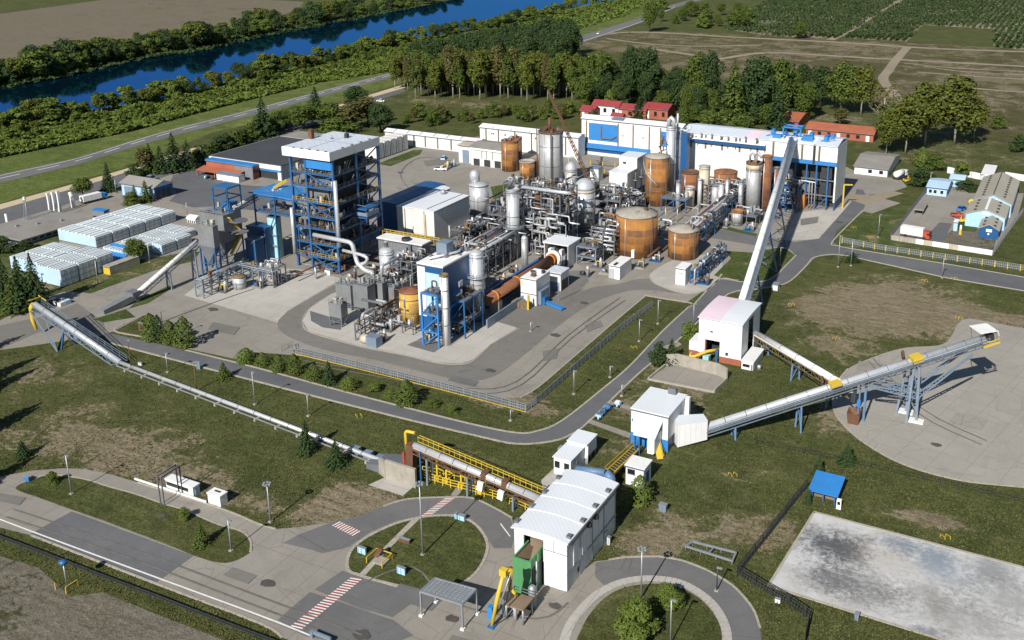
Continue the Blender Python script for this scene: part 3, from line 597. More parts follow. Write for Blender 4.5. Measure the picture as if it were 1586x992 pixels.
def crown_mesh(kind, seed, n, ls, mat, wid):
 """crown of a tree one unit tall; wid = crown radius / height"""
 rg = random.Random(seed); mb = MB(mat)
 if kind in ('broad', 'bush', 'gum', 'poplar'):
  lo, hi, nl = {'broad': (.22, 1., 15), 'bush': (.0, 1., 11), 'gum': (.24, 1., 14), 'poplar': (.24, 1., 13)}[kind]
  lobes = []
  for i in range(nl):
   t = (i + rg.random()) / nl; z = lo + (hi - lo) * (.12 + .76 * t)
   prof = math.sin(math.pi * min(1, max(.08, (.18 + .72 * t)))) ** (.7 if kind != 'bush' else .5)
   if kind == 'bush': prof = max(.35, math.cos(t * 1.35))
   a = i * 2.4 + rg.uniform(-.5, .5); rr = wid * prof * rg.uniform(.25, .72)
   lobes.append((Vector((rr * math.cos(a), rr * math.sin(a), z)), wid * rg.uniform(.38, .62) * (.65 + .35 * prof)))
  tot = sum(r * r for _, r in lobes)
  for c, r in lobes:
   zs = 1.0 if kind in ('broad', 'bush') else 1.25
   if kind == 'bush': zs = min(.9, .55 / wid * .5)
   for _ in range(int(n * r * r / tot)):
    d = rdir(rg)
    if d.z < -.35 and rg.random() < .6: d.z = -d.z
    q = rg.uniform(.72, 1.08) if rg.random() < .8 else rg.uniform(.3, .7)
    p = c + Vector((d.x * r, d.y * r, d.z * r * zs)) * q
    if p.z < .015: continue
    leaf(mb, p, (d + Vector((0, 0, .35))).normalized(), ls, rg)
 elif kind == 'conifer':
  lv = 15
  for i in range(lv):
   t = i / (lv - 1); z = .07 + .9 * t; rad = wid * (1 - t) ** .85 * rg.uniform(.8, 1.15) + .012
   nb = max(4, int(10 * (1 - t) + 4)); off = rg.uniform(0, 6)
   per = max(2, int(n / (lv * nb) * (1.5 - t)))
   for b in range(nb):
    a = off + 6.283 * b / nb + rg.uniform(-.2, .2); rl = rad * rg.uniform(.7, 1.15)
    for j in range(per):
     s = (j + .5) / per; r = rl * (.18 + .82 * s)
     p = Vector((r * math.cos(a + rg.uniform(-.14, .14)), r * math.sin(a + rg.uniform(-.14, .14)), z - s * s * .05 + rg.uniform(-.018, .018)))
     leaf(mb, p, Vector((math.cos(a) * .5, math.sin(a) * .5, .8)), ls * (1.1 - .5 * t), rg)
 elif kind == 'cypress':
  for i in range(n):
   t = rg.random() ** 1.25; z = .04 + .95 * t; a = rg.uniform(0, 6.283)
   rad = wid * (math.sin(math.pi * min(1, .28 + .72 * t)) ** .8) * (1 + .22 * math.sin(a * 5 + z * 23 + seed)) * rg.uniform(.78, 1.05) + .008
   leaf(mb, Vector((rad * math.cos(a), rad * math.sin(a), z)), Vector((math.cos(a), math.sin(a), .5)), ls, rg)
 return mb
def trunk_mesh(kind, seed, wid):
 rg = random.Random(seed + 99); pale = kind in ('gum', 'poplar'); mb = MB('barkpale' if pale else 'bark')
 top = {'conifer': .93, 'cypress': .8, 'broad': .6, 'bush': .5, 'gum': .8, 'poplar': .8}[kind]; r0 = .013 if kind != 'broad' else .02
 if pale: r0 = .011
 x, y = rg.uniform(-.02, .02), rg.uniform(-.02, .02)
 mb.tube([(0, 0, -.01), (x * .3, y * .3, top * .35), (x, y, top)], [r0 * 1.3, r0, r0 * .3], 6)
 if kind not in ('conifer', 'cypress'):
  for i in range(6):
   z = top * rg.uniform(.35, .85); a = rg.uniform(0, 6.28); L = wid * rg.uniform(.5, .95)
   mb.tube([(x * z, y * z, z), (L * .6 * math.cos(a), L * .6 * math.sin(a), z + .1), (L * math.cos(a), L * math.sin(a), z + .2)], [r0 * .55, r0 * .35, r0 * .12], 5)
 return mb
TREES = {}
VEGROOT = Vector((0, 0, 0))
def proto(key, kind, seed, n, ls, mat, wid, single=False):
 cm = crown_mesh(kind, seed, n, ls, mat, wid); tm = trunk_mesh(kind, seed, wid)
 if single:
  for f, mi, sm in zip(tm.f, tm.mi, tm.sm):
   cm.mat(tm.mats[0]); cm.f.append(tuple(a + len(cm.v) for a in f)); cm.mi.append(cm.cur); cm.sm.append(sm)
  cm.v.extend(tm.v)
 def me(mb, nm):
  m = bpy.data.meshes.new(nm); m.from_pydata(mb.v, [], mb.f)
  for a in mb.mats: m.materials.append(a)
  m.polygons.foreach_set('material_index', mb.mi); m.polygons.foreach_set('use_smooth', mb.sm); m.update(); return m
 TREES[key] = (me(cm, 'foliage'), None if single else me(tm, 'trunk'), wid)
def plant(key, name, label, p, h, group=None, w=1., cat='tree'):
 cm, tm, wid = TREES[key]; rz = rnd.uniform(0, 6.28); s = (h * w, h * w, h)
 if tm is None:
  o = bpy.data.objects.new(name, cm); COL.objects.link(o); o.location = (p[0], p[1], 0); o.scale = s; o.rotation_euler = (0, 0, rz)
  return tag(o, label, cat, group)
 t = thing(name, label, cat, (p[0], p[1], 0), group); t.scale = s; t.rotation_euler = (0, 0, rz)
 for nm, m in (('crown', cm), ('trunk', tm)):
  o = bpy.data.objects.new(nm, m); COL.objects.link(o); o.parent = t
 return t
def tpx(key, name, label, x, yb, yt, group=None, wpx=None, cat='tree'):
 """tree with its foot at picture point (x, yb), its top at row yt and its crown wpx wide"""
 p = G(x, yb); h = zat(p, yt); w = 1.
 if wpx: w = (wpx * 1.12 / 2 / scl(p)) / (TREES[key][2] * h)
 return plant(key, name, label, p, h, group, w, cat)
for i in range(3):
 proto(f'broad{i}', 'broad', 10 + i, 3400, .028, 'leaf', .36)
 proto(f'gum{i}', 'gum', 20 + i, 3000, .024, 'leafyel', .27)
 proto(f'pop{i}', 'poplar', 30 + i, 2400, .023, ('leafyel', 'leafolive', 'leaf')[i], .20)
 proto(f'bank{i}', 'bush', 40 + i, 2400, .044, ('leaf', 'leafdark', 'leafbright')[i], .46, True)
 proto(f'con{i}', 'conifer', 50 + i, 2200, .025, ('conifer', 'conifer', 'conlight')[i], (.20, .26, .24)[i])
 proto(f'cyp{i}', 'cypress', 60 + i, 1500, .030, ('conlight', 'leafbright', 'conifer')[i], (.23, .26, .24)[i])
 proto(f'pine{i}', 'broad', 70 + i, 3600, .025, 'conifer' if i < 2 else 'leafdark', .29)
 proto(f'shrub{i}', 'bush', 80 + i, 2000, .042, ('leafdark', 'leaf', 'leafbright')[i], .5)
proto('bank3', 'broad', 97, 2000, .036, 'leafyel', .33, True); proto('bank4', 'poplar', 98, 1800, .034, 'leaf', .2, True); proto('bank5', 'broad', 99, 2200, .034, 'leafdark', .36, True)
proto('round', 'bush', 91, 5200, .030, 'leafbright', .46); proto('round2', 'bush', 92, 4200, .034, 'leaf', .5)
proto('olive0', 'broad', 95, 1200, .034, 'leafolive', .27); proto('thin', 'gum', 96, 300, .026, 'leafolive', .2)
def lerp_px(pts, t):
 t *= len(pts) - 1; i = min(int(t), len(pts) - 2); f = t - i
 return (pts[i][0] + (pts[i + 1][0] - pts[i][0]) * f, pts[i][1] + (pts[i + 1][1] - pts[i][1]) * f)
# far bank of the river
FARB = [(-60, 146), (0, 133), (60, 122), (101, 115), (160, 101), (217, 88), (270, 80), (315, 74), (400, 55), (476, 41), (577, 22), (652, 8), (720, -5)]
for i in range(150):
 t = (i + rnd.uniform(-.3, .3)) / 150; x, y = lerp_px(FARB, min(.999, max(0, t))); row = i % 3
 y -= (0.5, 4.5, 9.5)[row] * (.7 + .3 * (y + 60) / 200); p = G(x, y)
 big = 1.25 if 290 < x < 430 or 50 < x < 160 or 480 < x < 560 else .95
 plant(f'bank{(0, 1, 5, 0, 5, 3, 1, 4, 0, 5, 2)[(i * 7 + row) % 11]}', 'riverside_tree', 'dark green tree in the continuous belt along the far bank of the blue river', p, rnd.uniform(8, 15) * big, 'trees on the far river bank', rnd.uniform(1., 1.5))
# near bank: shrubs between water and road
NEARB = [(-40, 208), (0, 200), (50, 190), (100, 180), (200, 163), (300, 142), (400, 113), (460, 104), (526, 91), (575, 78), (622, 66), (703, 51), (760, 43), (800, 34), (850, 20), (900, 8), (980, -8)]
for i in range(290):
 t = (i + rnd.uniform(-.4, .4)) / 290; x, y = lerp_px(NEARB, min(.999, max(0, t))); row = (0, .18, .4, .62)[i % 4]
 y += row * (38 if x < 500 else 26); p = G(x, y)
 h = rnd.uniform(5.5, 11.5) if row < .3 else rnd.uniform(2.5, 6)
 plant(f'bank{rnd.choice((2, 2, 3, 0)) if row > .3 else rnd.choice((0, 2, 3, 4, 5, 2))}', 'riverside_shrub', 'green shrub in the thicket between the near bank of the river and the highway', p, h, 'shrubs on the near river bank', rnd.uniform(1.0, 1.7), 'shrub')
def scatter_leaves(name, mat, n, area, hmax, ls, seed):
 rg = random.Random(seed); mb = MB(mat); w = [tuple(G(*p)[:2]) for p in area]
 xs = [p[0] for p in area]; ys = [p[1] for p in area]; c = 0
 while c < n:
  x, y = rg.uniform(min(xs), max(xs)), rg.uniform(min(ys), max(ys))
  if not inpoly(x, y, area): continue
  p = G(x, y); k = noise.noise(Vector((p.x * .09, p.y * .09, 3.3)))
  h = hmax * max(.12, .55 + .8 * k) * rg.uniform(.5, 1.)
  leaf(mb, Vector((p.x, p.y, h)), Vector((rg.gauss(0, .35), rg.gauss(0, .35), 1)), ls, rg); c += 1
 o = mb.build(name, fix=False); return struct(o, 'stuff')
scatter_leaves('undergrowth', 'leafbright', 34000, [(-40, 216), (0, 204), (100, 184), (200, 166), (300, 146), (400, 116), (526, 94), (622, 68), (700, 52), (720, 66), (630, 108), (500, 128), (400, 152), (300, 178), (200, 205), (100, 225), (0, 245), (-40, 255)], 2.9, 1.05, 5)
scatter_leaves('undergrowth', 'leafdark', 6000, [(-60, 152), (0, 139), (101, 121), (217, 94), (315, 80), (400, 61), (476, 47), (577, 27), (652, 12), (652, 3), (577, 14), (476, 33), (400, 46), (315, 64), (217, 80), (101, 106), (0, 124), (-60, 138)], 3., 1.5, 8)
scatter_leaves('undergrowth', 'leafbright', 3000, [(800, 40), (880, 18), (990, -4), (1010, 8), (960, 28), (890, 48)], 3., 1.6, 6)
# dark wood behind the poplars
for i in range(95):
 x = 640 + 248 * rnd.random(); tline = 66 - (x - 640) * .205 if x < 885 else 12
 dpt = rnd.random(); yb = 122 - dpt * 42 * (.4 + .6 * (x - 640) / 245); p = G(x, yb)
 yt = max(tline, yb - 62) + rnd.uniform(0, 8)
 h = min(30, max(13, zat(p, yt)))
 plant(f'pine{rnd.randint(0, 2)}', 'pine_tree', 'dark green tree in the dense wood between the river and the row of poplars', p, h, 'dark wood behind the poplars', rnd.uniform(.75, 1.05))
for i in range(66):
 x = 612 + i * 5.1 + rnd.uniform(-2, 2); yb = 150 - 4 * math.sin(i * .9) - (8 if i % 2 else 0) + (3 if x > 800 else 0) - (12 if x < 640 else 0)
 p = G(x, yb); h = zat(p, 88 + rnd.uniform(-9, 9) + (6 if x > 880 else 0) - (8 if 700 < x < 800 else 0))
 plant(f'pop{(0, 1, 0, 2, 1, 0, 2)[i % 7] if x < 860 else (2, 0, 2)[i % 3]}', 'poplar_tree', 'tall poplar with a bare pale trunk in the row beside the access road', p, h, 'row of pale trunked poplars', rnd.uniform(.8, 1.15))
# trees between the poplars and the right edge, each placed by eye
for key, x, yb, yt, wpx, lab in (
 ('pine0', 976, 154, 70, 30, 'tall dark brownish pine left of the pair above the red roofed houses'), ('pine1', 1002, 158, 73, 44, 'large dark pine with a ragged crown directly behind the crimson roofed houses'),
 ('broad0', 925, 152, 82, 46, 'wide green tree left of the tall dark pines behind the crimson roofs'), ('broad2', 902, 166, 118, 34, 'lower round green tree left of the smallest crimson roof'), ('pine2', 948, 150, 96, 26, 'dark tree squeezed between the wide green tree and the dark pines'),
 ('con1', 1047, 166, 108, 36, 'broad dark conifer just right of the crimson roofed houses'), ('broad1', 1080, 158, 82, 44, 'wide mid green tree in the row right of the crimson roofed houses'), ('pine0', 1100, 165, 78, 34, 'dark tall tree with a pointed top beside the yellow green fir'),
 ('con2', 1135, 186, 92, 52, 'large yellow green fir with a broad skirt behind the long white hall'), ('pine1', 1172, 188, 88, 48, 'large dark tree right of the yellow green fir'), ('con0', 1203, 206, 122, 40, 'dark pointed conifer left of the small terracotta roofed house'), ('broad2', 1210, 186, 92, 46, 'tall green tree above the small terracotta roofed house'),
 ('pine2', 1270, 166, 102, 38, 'dark green tree at the left of the clump behind the terracotta houses'), ('broad0', 1302, 176, 98, 50, 'tall rounded tree in the middle of the clump behind the terracotta houses'), ('gum0', 1333, 178, 104, 44, 'yellow green tree at the right of the clump behind the terracotta houses'),
 ('thin', 1366, 207, 132, 46, 'sparse olive tree with bare grey branches behind the long terracotta house'), ('gum1', 1402, 239, 150, 62, 'large yellow green gum with a pale trunk right of the long terracotta house'), ('gum2', 1432, 226, 128, 60, 'large yellow green gum behind the nearest gum, its crown merging with it'),
 ('gum0', 1478, 224, 120, 74, 'tallest and rightmost yellow green gum with a pale forked trunk'), ('gum1', 1372, 240, 170, 34, 'slim leaning gum with a long pale trunk above the grey roofed bungalow'), ('gum2', 1508, 215, 152, 40, 'low right shoulder tree beside the tallest gum'),
 ('broad1', 1232, 150, 112, 26, 'small green tree at the edge of the dry field behind the clump'), ('con2', 1060, 195, 150, 24, 'small light green conifer between the houses and the long white hall'), ('shrub1', 1100, 200, 168, 44, 'leafy tree mass directly behind the roof of the long white hall'), ('shrub0', 1080, 190, 160, 36, 'dark leafy tree mass beside the right end of the crimson roofs'),
 ('shrub1', 1150, 204, 176, 44, 'leafy tree mass behind the pink part of the hall roof'), ('broad0', 1025, 176, 140, 28, 'small dark tree in front of the rightmost crimson roof'), ('con0', 990, 183, 148, 26, 'dark conifer standing in front of the crimson roofs'), ('cyp1', 944, 172, 138, 16, 'small bright yellow tree above the crimson roofs'), ('olive0', 1300, 194, 168, 26, 'small olive tree in front of the long terracotta house'),
 ('con1', 409, 214, 149, 46, 'big dark spruce behind the dark flat roof'), ('con1', 490, 184, 134, 40, 'dark spruce with spreading branches beside the highway'), ('pine0', 552, 172, 133, 34, 'brown green pine right of the roadside spruce'), ('broad1', 470, 200, 164, 46, 'light green tree behind the white tower roof'), ('broad0', 510, 196, 158, 42, 'mid green tree behind the white tower roof'),
 ('olive0', 548, 200, 156, 44, 'olive tree behind the right corner of the white tower roof'), ('pine1', 590, 206, 162, 40, 'dark tree beside the first block of the white block row'), ('broad2', 440, 198, 172, 34, 'low bright tree right of the big dark spruce'), ('shrub1', 520, 206, 182, 60, 'shrubby mass behind the white tower roof'), ('olive0', 570, 196, 150, 30, 'tall olive tree beside the access road'),
 ('con0', 271, 266, 205, 36, 'tall dark conifer in the hedge above the car park'), ('olive0', 226, 270, 229, 26, 'reddish brown tree at the left end of the hedge'), ('con2', 234, 268, 221, 30, 'light green conifer at the left end of the hedge'), ('con1', 292, 262, 217, 34, 'dark conifer right of the tallest one in the hedge'), ('con0', 250, 268, 226, 28, 'dark conifer left of the tallest one in the hedge'),
 ('shrub0', 208, 276, 252, 26, 'dark bush at the foot of the reddish brown tree'), ('broad0', 129, 306, 275, 29, 'dark round tree beside the triple white pylon'), ('con0', 169, 297, 251, 24, 'dark conifer left of the blue walled garage'), ('con2', 227, 313, 279, 24, 'light conifer in front of the blue walled garage'), ('con2', 210, 314, 286, 18, 'slender conifer in front of the left wall of the blue garage'),
 ('shrub1', 205, 318, 298, 30, 'low bush in front of the blue walled garage'), ('broad0', 213, 405, 371, 34, 'round dark tree among the wrapped stacks'), ('con1', 12, 478, 398, 44, 'dark conifer leftmost in front of the wrapped stacks'), ('con0', 36, 482, 396, 42, 'dark conifer in the middle of the group in front of the wrapped stacks'), ('con1', 57, 478, 391, 48, 'dark conifer rightmost in front of the wrapped stacks'),
 ('con2', 22, 484, 430, 40, 'low light conifer in front of the dark group by the wrapped stacks'), ('shrub0', 8, 392, 364, 30, 'dark bush at the corner of the flat roofed office'), ('shrub0', 40, 387, 372, 30, 'small dark bush along the flat roofed office wall'),
 ('cyp0', 235, 527, 485, 24, 'tall light cypress leftmost in the group on the yard corner'), ('cyp2', 247, 529, 488, 18, 'dark cypress second in the group on the yard corner'), ('cyp0', 264, 532, 496, 20, 'light cypress in the middle of the group on the yard corner'), ('cyp2', 275, 530, 500, 16, 'dark low cypress in the group on the yard corner'), ('cyp0', 287, 538, 490, 26, 'largest light cypress rightmost in the group on the yard corner'),
 ('cyp1', 381, 561, 539, 24, 'round bright shrub at the left end of the railing strip'), ('con2', 347, 587, 560, 24, 'small bushy conifer on the lawn below the perimeter road'), ('cyp0', 407, 566, 546, 18, 'squat cypress second on the railing strip'), ('cyp0', 431, 576, 548, 18, 'narrow cypress left of the railing corner'), ('cyp0', 457, 580, 548, 19, 'narrow cypress right at the railing corner'),
 ('cyp0', 486, 588, 563, 20, 'small cypress just left of the blue green spruce on the strip'), ('con0', 510, 594, 559, 24, 'blue green spruce on the railing strip'), ('cyp1', 541, 602, 584, 22, 'low shrub right of the blue green spruce'), ('shrub2', 580, 606, 592, 24, 'very low shrub in the middle of the railing strip'), ('cyp1', 605, 616, 604, 16, 'tiny shrub left of the largest cypress on the strip'),
 ('cyp0', 630, 626, 589, 30, 'largest green cypress on the railing strip'), ('shrub1', 671, 630, 618, 22, 'low dark shrub right of the largest cypress'), ('shrub2', 700, 640, 626, 18, 'tiny shrub near the right end of the strip'),
 ('con0', 475, 702, 650, 30, 'dark spruce beside the silver pipeline in the lawn'), ('con1', 521, 722, 681, 36, 'dark spreading spruce at the lower end of the silver pipeline'), ('con1', 36, 708, 682, 28, 'small spruce alone on the left lawn'), ('shrub0', 1020, 566, 528, 32, 'left half of the dark bush by the perimeter road'), ('con1', 1040, 562, 524, 32, 'spiky right half of the dark bush by the perimeter road'), ('shrub2', 1068, 528, 498, 30, 'palm like yellow green bush left of the pink roofed building'),
 ('cyp1', 991, 780, 736, 30, 'leafy green tree against the small white cabin'), ('round', 983, 990, 928, 72, 'big round green tree on the lower roundabout'), ('round', 1034, 944, 906, 46, 'smaller round green tree on the lower roundabout'), ('con1', 1312, 719, 687, 32, 'dark spreading conifer by the storage pad fence'), ('con0', 1267, 737, 706, 20, 'narrow conifer behind the blue roofed hut'), ('con0', 1251, 782, 756, 12, 'slim conifer at the corner of the blue roofed hut'),
 ('shrub2', 1490, 275, 248, 28, 'dark round tree in front of the white wall behind the depot'), ('shrub0', 1426, 288, 258, 44, 'dark bushes left of the light blue office'), ('shrub1', 1445, 262, 240, 40, 'green bushes below the rightmost gum'), ('cyp1', 1427, 258, 228, 22, 'yellow green young tree right of the bungalow'), ('shrub1', 1545, 200, 177, 26, 'lone bright bush in the dry field at right'), ('shrub0', 1575, 236, 206, 26, 'bluish bush at the right edge'),
 ('shrub0', 1495, 292, 278, 40, 'low shrubs behind the light blue office'), ('con1', 1320, 406, 390, 26, 'small dark bush at the road junction'), ('shrub2', 82, 750, 728, 18, 'small spiky shrub at the left end of the long median'), ('con2', 312, 846, 806, 26, 'dark spiky shrub on the long median near the white booth'), ('shrub2', 286, 806, 786, 20, 'small shrub on the long median'),
 ('broad2', 1237, 60, 34, 26, 'round tree standing alone at the edge of the plantation'), ('broad0', 1006, 50, 2, 26, 'tall tree where the highway leaves the picture')):
 nm = {'con': 'conifer_tree', 'cyp': 'cypress_shrub', 'bro': 'broadleaf_tree', 'pin': 'pine_tree', 'gum': 'gum_tree', 'thi': 'gum_tree', 'oli': 'olive_green_tree', 'shr': 'shrub', 'rou': 'round_tree'}[key[:3]]
 tpx(key, nm, lab, x, yb, yt, None, wpx, 'shrub' if nm.endswith('shrub') else 'tree')
# hedge from the car park to behind the dark flat roof
for i in range(22):
 t = i / 21; x = 300 + 140 * t + rnd.uniform(-3, 3); yb = 256 - 62 * t + rnd.uniform(-2, 3); p = G(x, yb)
 plant(f'shrub{rnd.randint(0, 1)}', 'hedge_shrub', 'dark hedge shrub between the access road and the dark flat roofed hall', p, rnd.uniform(5, 9), 'hedge along the dark flat roof', rnd.uniform(.9, 1.2), 'shrub')
for i in range(26):
 t = i / 25; x = 628 + 290 * t + rnd.uniform(-3, 3); yb = 194 - 6 * t + rnd.uniform(-14, 8); p = G(x, yb)
 plant(('shrub1', 'olive0', 'shrub2', 'broad2')[i % 4], 'garden_tree', 'small olive green tree on the grass between the poplar row and the white halls', p, rnd.uniform(4, 9), 'small trees behind the white halls', rnd.uniform(.9, 1.2))
for i in range(34):
 x = rnd.uniform(1000, 1165); yb = 48 - (x - 1000) * .02 - rnd.random() * 44 * (1 - (x - 1000) / 300); p = G(x, yb)
 plant(('broad0', 'broad1', 'shrub1', 'bank2')[i % 4], 'orchard_edge_tree', 'green tree in the grove between the highway and the plantation', p, rnd.uniform(7, 15), 'grove beside the plantation', rnd.uniform(.9, 1.3))
for i in range(40):
 x = rnd.uniform(905, 1245); yb = rnd.uniform(140, 198) if x > 1045 else rnd.uniform(140, 160); p = G(x, yb)
 plant(('shrub0', 'broad2', 'shrub1')[i % 3], 'wood_shrub', 'dark bush under the tall trees behind the long white hall', p, rnd.uniform(4, 11), 'bushes under the trees behind the long hall', 1.2, 'shrub')
for i in range(46):
 x = rnd.uniform(905, 1255); yb = rnd.uniform(138, 170) + (x > 1045) * rnd.uniform(0, 26); p = G(x, yb)
 plant(('pine0', 'broad1', 'pine2', 'pine1', 'broad0')[i % 5], 'woodland_tree', 'dark green tree of the wood behind the long white hall and the red roofed houses', p, rnd.uniform(11, 19), 'wood behind the long white hall', rnd.uniform(.85, 1.1))
for i in range(24):
 x = rnd.uniform(640, 900); p = G(x, rnd.uniform(128, 140)); plant(('pine0', 'pine2', 'broad1')[i % 3], 'pine_tree', 'dark green tree in the dense wood between the river and the row of poplars', p, rnd.uniform(14, 20), 'dark wood behind the poplars', .95)
# trees just outside the frame on the left, whose shadows reach the lawn
for x, y, h in ((-70, 610, 15), (-95, 640, 17), (-70, 690, 14), (-120, 720, 18), (-60, 560, 12), (-80, 780, 13)):
 plant('con1', 'conifer_tree', 'dark conifer at the left edge whose shadow falls on the lawn', G(x, y), h, 'conifers left of the lawn', 1.3)
# plantation rows at top right
proto('sap', 'bush', 77, 26, .30, 'leafdark', .42, True)
cells = []
for q in ORCH:
 w = gpoly(q); xs = [p[0] for p in w]; ys = [p[1] for p in w]; y = min(ys)
 bare = [(1404, 66), (1430, 40), (1541, 44), (1538, 74)]
 while y < max(ys):
  x = min(xs)
  while x < max(xs):
   if inpoly(x, y, w): cells.append((x + rnd.uniform(-.7, .7), y + rnd.uniform(-.9, .9)))
   x += 4.8
  y += 3.3
cells = [c for c in cells if -8 < PX((*c, 0))[1] < 90 and PX((*c, 0))[0] < 1610 and noise.noise(Vector((c[0] * .05, c[1] * .05, 0))) > -.42]
cells.sort(key=lambda c: -PX((*c, 0))[1])
for c in cells[:300]: plant('sap', 'plantation_tree', 'small dark green tree in the front rows of the plantation field', c, rnd.uniform(2.4, 3.6), 'nearest plantation trees', rnd.uniform(.9, 1.3))
mb = MB('leafdark'); rg = random.Random(3)
for c in cells[300:]:
 h = rg.uniform(2.2, 3.5)
 for _ in range(7): leaf(mb, Vector((c[0] + rg.gauss(0, .7), c[1] + rg.gauss(0, .7), h * rg.uniform(.2, 1))), rdir(rg) + Vector((0, 0, .6)), .95, rg)
struct(mb.build('plantation_trees', fix=False), 'stuff')
# grass tufts on the nearer lawns
def tufts():
 rg = random.Random(11); mb = MB('tuft'); c = 0
 while c < 42000:
  x, y = rg.uniform(-20, 1606), 430 + 570 * rg.random() ** .85
  p = G(x, y); q = (p.x, p.y)
  if any(inpoly(*q, w) for w in PAVED) and not any(inpoly(*q, w) for w in LAWN): 
   c += .2; continue
  if dryness(*q) > .5 and rg.random() < .8: c += .2; continue
  s = rg.uniform(.12, .3); k = noise.noise(Vector((p.x * .12, p.y * .12, 1)))
  if k < -.15 and rg.random() < .6: continue
  for _ in range(3):
   a = rg.uniform(0, 6.28); d = Vector((math.cos(a), math.sin(a), 0)); e = Vector((-d.y, d.x, 0)) * s * .5
   b0 = p + d * s * .25; mb.add([b0 - e, b0 + e, p + d * s * .7 + Vector((0, 0, s * rg.uniform(.5, 1.)))], [(0, 1, 2)])
  c += 1
 o = mb.build('grass_tufts', fix=False); struct(o, 'stuff')
M['tuft'] = leafmat('grass_tuft', (.048, .056, .018), (.115, .112, .042), (.075, .078, .027))
tufts()
# ================================================================== BUILDINGS
CAM = Vector((0, 0, CAMH))
def ray(px, py): return (G(px, py) - CAM)
def RY(px, py, y): d = ray(px, py); return CAM + d * (y / d.y)
def RX(px, py, x): d = ray(px, py); return CAM + d * (x / d.x)
def roofmb(mb, b, z, kind, rise, ov=.35, th=.22):
 X0, X1, Y0, Y1 = b[0] - ov, b[1] + ov, b[2] - ov, b[3] + ov
 if kind == 'flat': mb.box(X0, X1, Y0, Y1, z + .003, z + .003 + max(th, rise)); return
 ax = 'x' if kind.endswith('X') else 'y'                     # the ridge runs along ax
 h0, h1, a0, a1 = (Y0, Y1, X0, X1) if ax == 'x' else (X0, X1, Y0, Y1); n = 12 if kind.startswith('arch') else 2
 if kind.startswith('lean'): top = [(h0, z + .003), (h1, z + rise)]
 else: top = [(h0 + (h1 - h0) * i / n, z + .003 + rise * ((1 - (2 * i / n - 1) ** 2) if n > 2 else 1 - abs(2 * i / n - 1))) for i in range(n + 1)]
 mb.extr([(h, q + th) for h, q in top] + [(h, q) for h, q in top[::-1]], ax, a0, a1)
def gable(mb, b, z, kind, rise):
 """wall infill under a pitched or arched roof"""
 if kind == 'flat': return
 X0, X1, Y0, Y1 = b[:4]; ax = 'x' if kind.endswith('X') else 'y'; h0, h1, a0, a1 = (Y0, Y1, X0, X1) if ax == 'x' else (X0, X1, Y0, Y1)
 n = 12 if kind.startswith('arch') else 2
 if kind.startswith('lean'): top = [(h0, z), (h1, z), (h1, z + rise - .02)]
 else: top = [(h0 + (h1 - h0) * i / n, z - .01 + rise * ((1 - (2 * i / n - 1) ** 2) if n > 2 else 1 - abs(2 * i / n - 1))) for i in range(n + 1)]
 mb.extr(top, ax, a0, a1)
def hall(name, label, b, wall, roof, kind='flat', rise=.3, ov=.35, cat='building', z0=0., group=None):
 t = thing(name, label, cat, ((b[0] + b[1]) / 2, (b[2] + b[3]) / 2, z0), group); z = b[4]
 w = MB(wall).box(*b[:4], z0, z); gable(w, b, z, kind, rise); t_wall = w.build('wall', t)
 r = MB(roof); roofmb(r, b, z, kind, rise, ov); t_roof = r.build('roof', t)
 if z > 2.2 and wall != 'stackwhite': g = MB('steel').box(b[0] - ov, b[1] + ov, b[2] - ov - .14, b[2] - ov - .003, z - .16, z + .05).box(b[1] + .03, b[1] + .13, b[2] - ov - .1, b[2] - ov + .0, z0, z - .17) if kind.endswith('X') or kind == 'flat' else MB('steel').box(b[1] + ov + .003, b[1] + ov + .14, b[2] - ov, b[3] + ov, z - .16, z + .05); g.build('dark_eaves_gutter', t)  # added gutter, dark to draw a shading line under the roof edge
 t['_w'] = t_wall.name; t['_r'] = t_roof.name
 return t
def WALL(t): return bpy.data.objects[t['_w']]
def ROOF(t): return bpy.data.objects[t['_r']]
def panel(t, nm, b, face, u0, u1, z0, z1, mat, out=.06, label=None, frame=None):
 """flat panel on a wall face: F front (-Y), R right (+X); u from 0 to 1 along the face"""
 mb = MB(mat)
 def pb(m, u0, u1, z0, z1, o0, o1):
  if face == 'F': x0, x1 = b[0] + (b[1] - b[0]) * u0, b[0] + (b[1] - b[0]) * u1; m.box(x0, x1, b[2] - o1, b[2] - o0, z0, z1)
  else: y0, y1 = b[2] + (b[3] - b[2]) * u0, b[2] + (b[3] - b[2]) * u1; m.box(b[1] + o0, b[1] + o1, y0, y1, z0, z1)
 pb(mb, u0, u1, z0, z1, .004, out); o = mb.build(nm, t)
 if label: o['label'] = label
 if frame:
  f = MB(frame); L = (b[1] - b[0]) if face == 'F' else (b[3] - b[2]); e = .09 / L
  pb(f, u0 - e, u1 + e, z1, z1 + .1, .004, out + .05); pb(f, u0 - e, u1 + e, z0 - .1, z0, .004, out + .09)
  pb(f, u0 - e, u0, z0, z1, .004, out + .04); pb(f, u1, u1 + e, z0, z1, .004, out + .04); sub(f, 'frame', o, t)
 return o
BX = {}
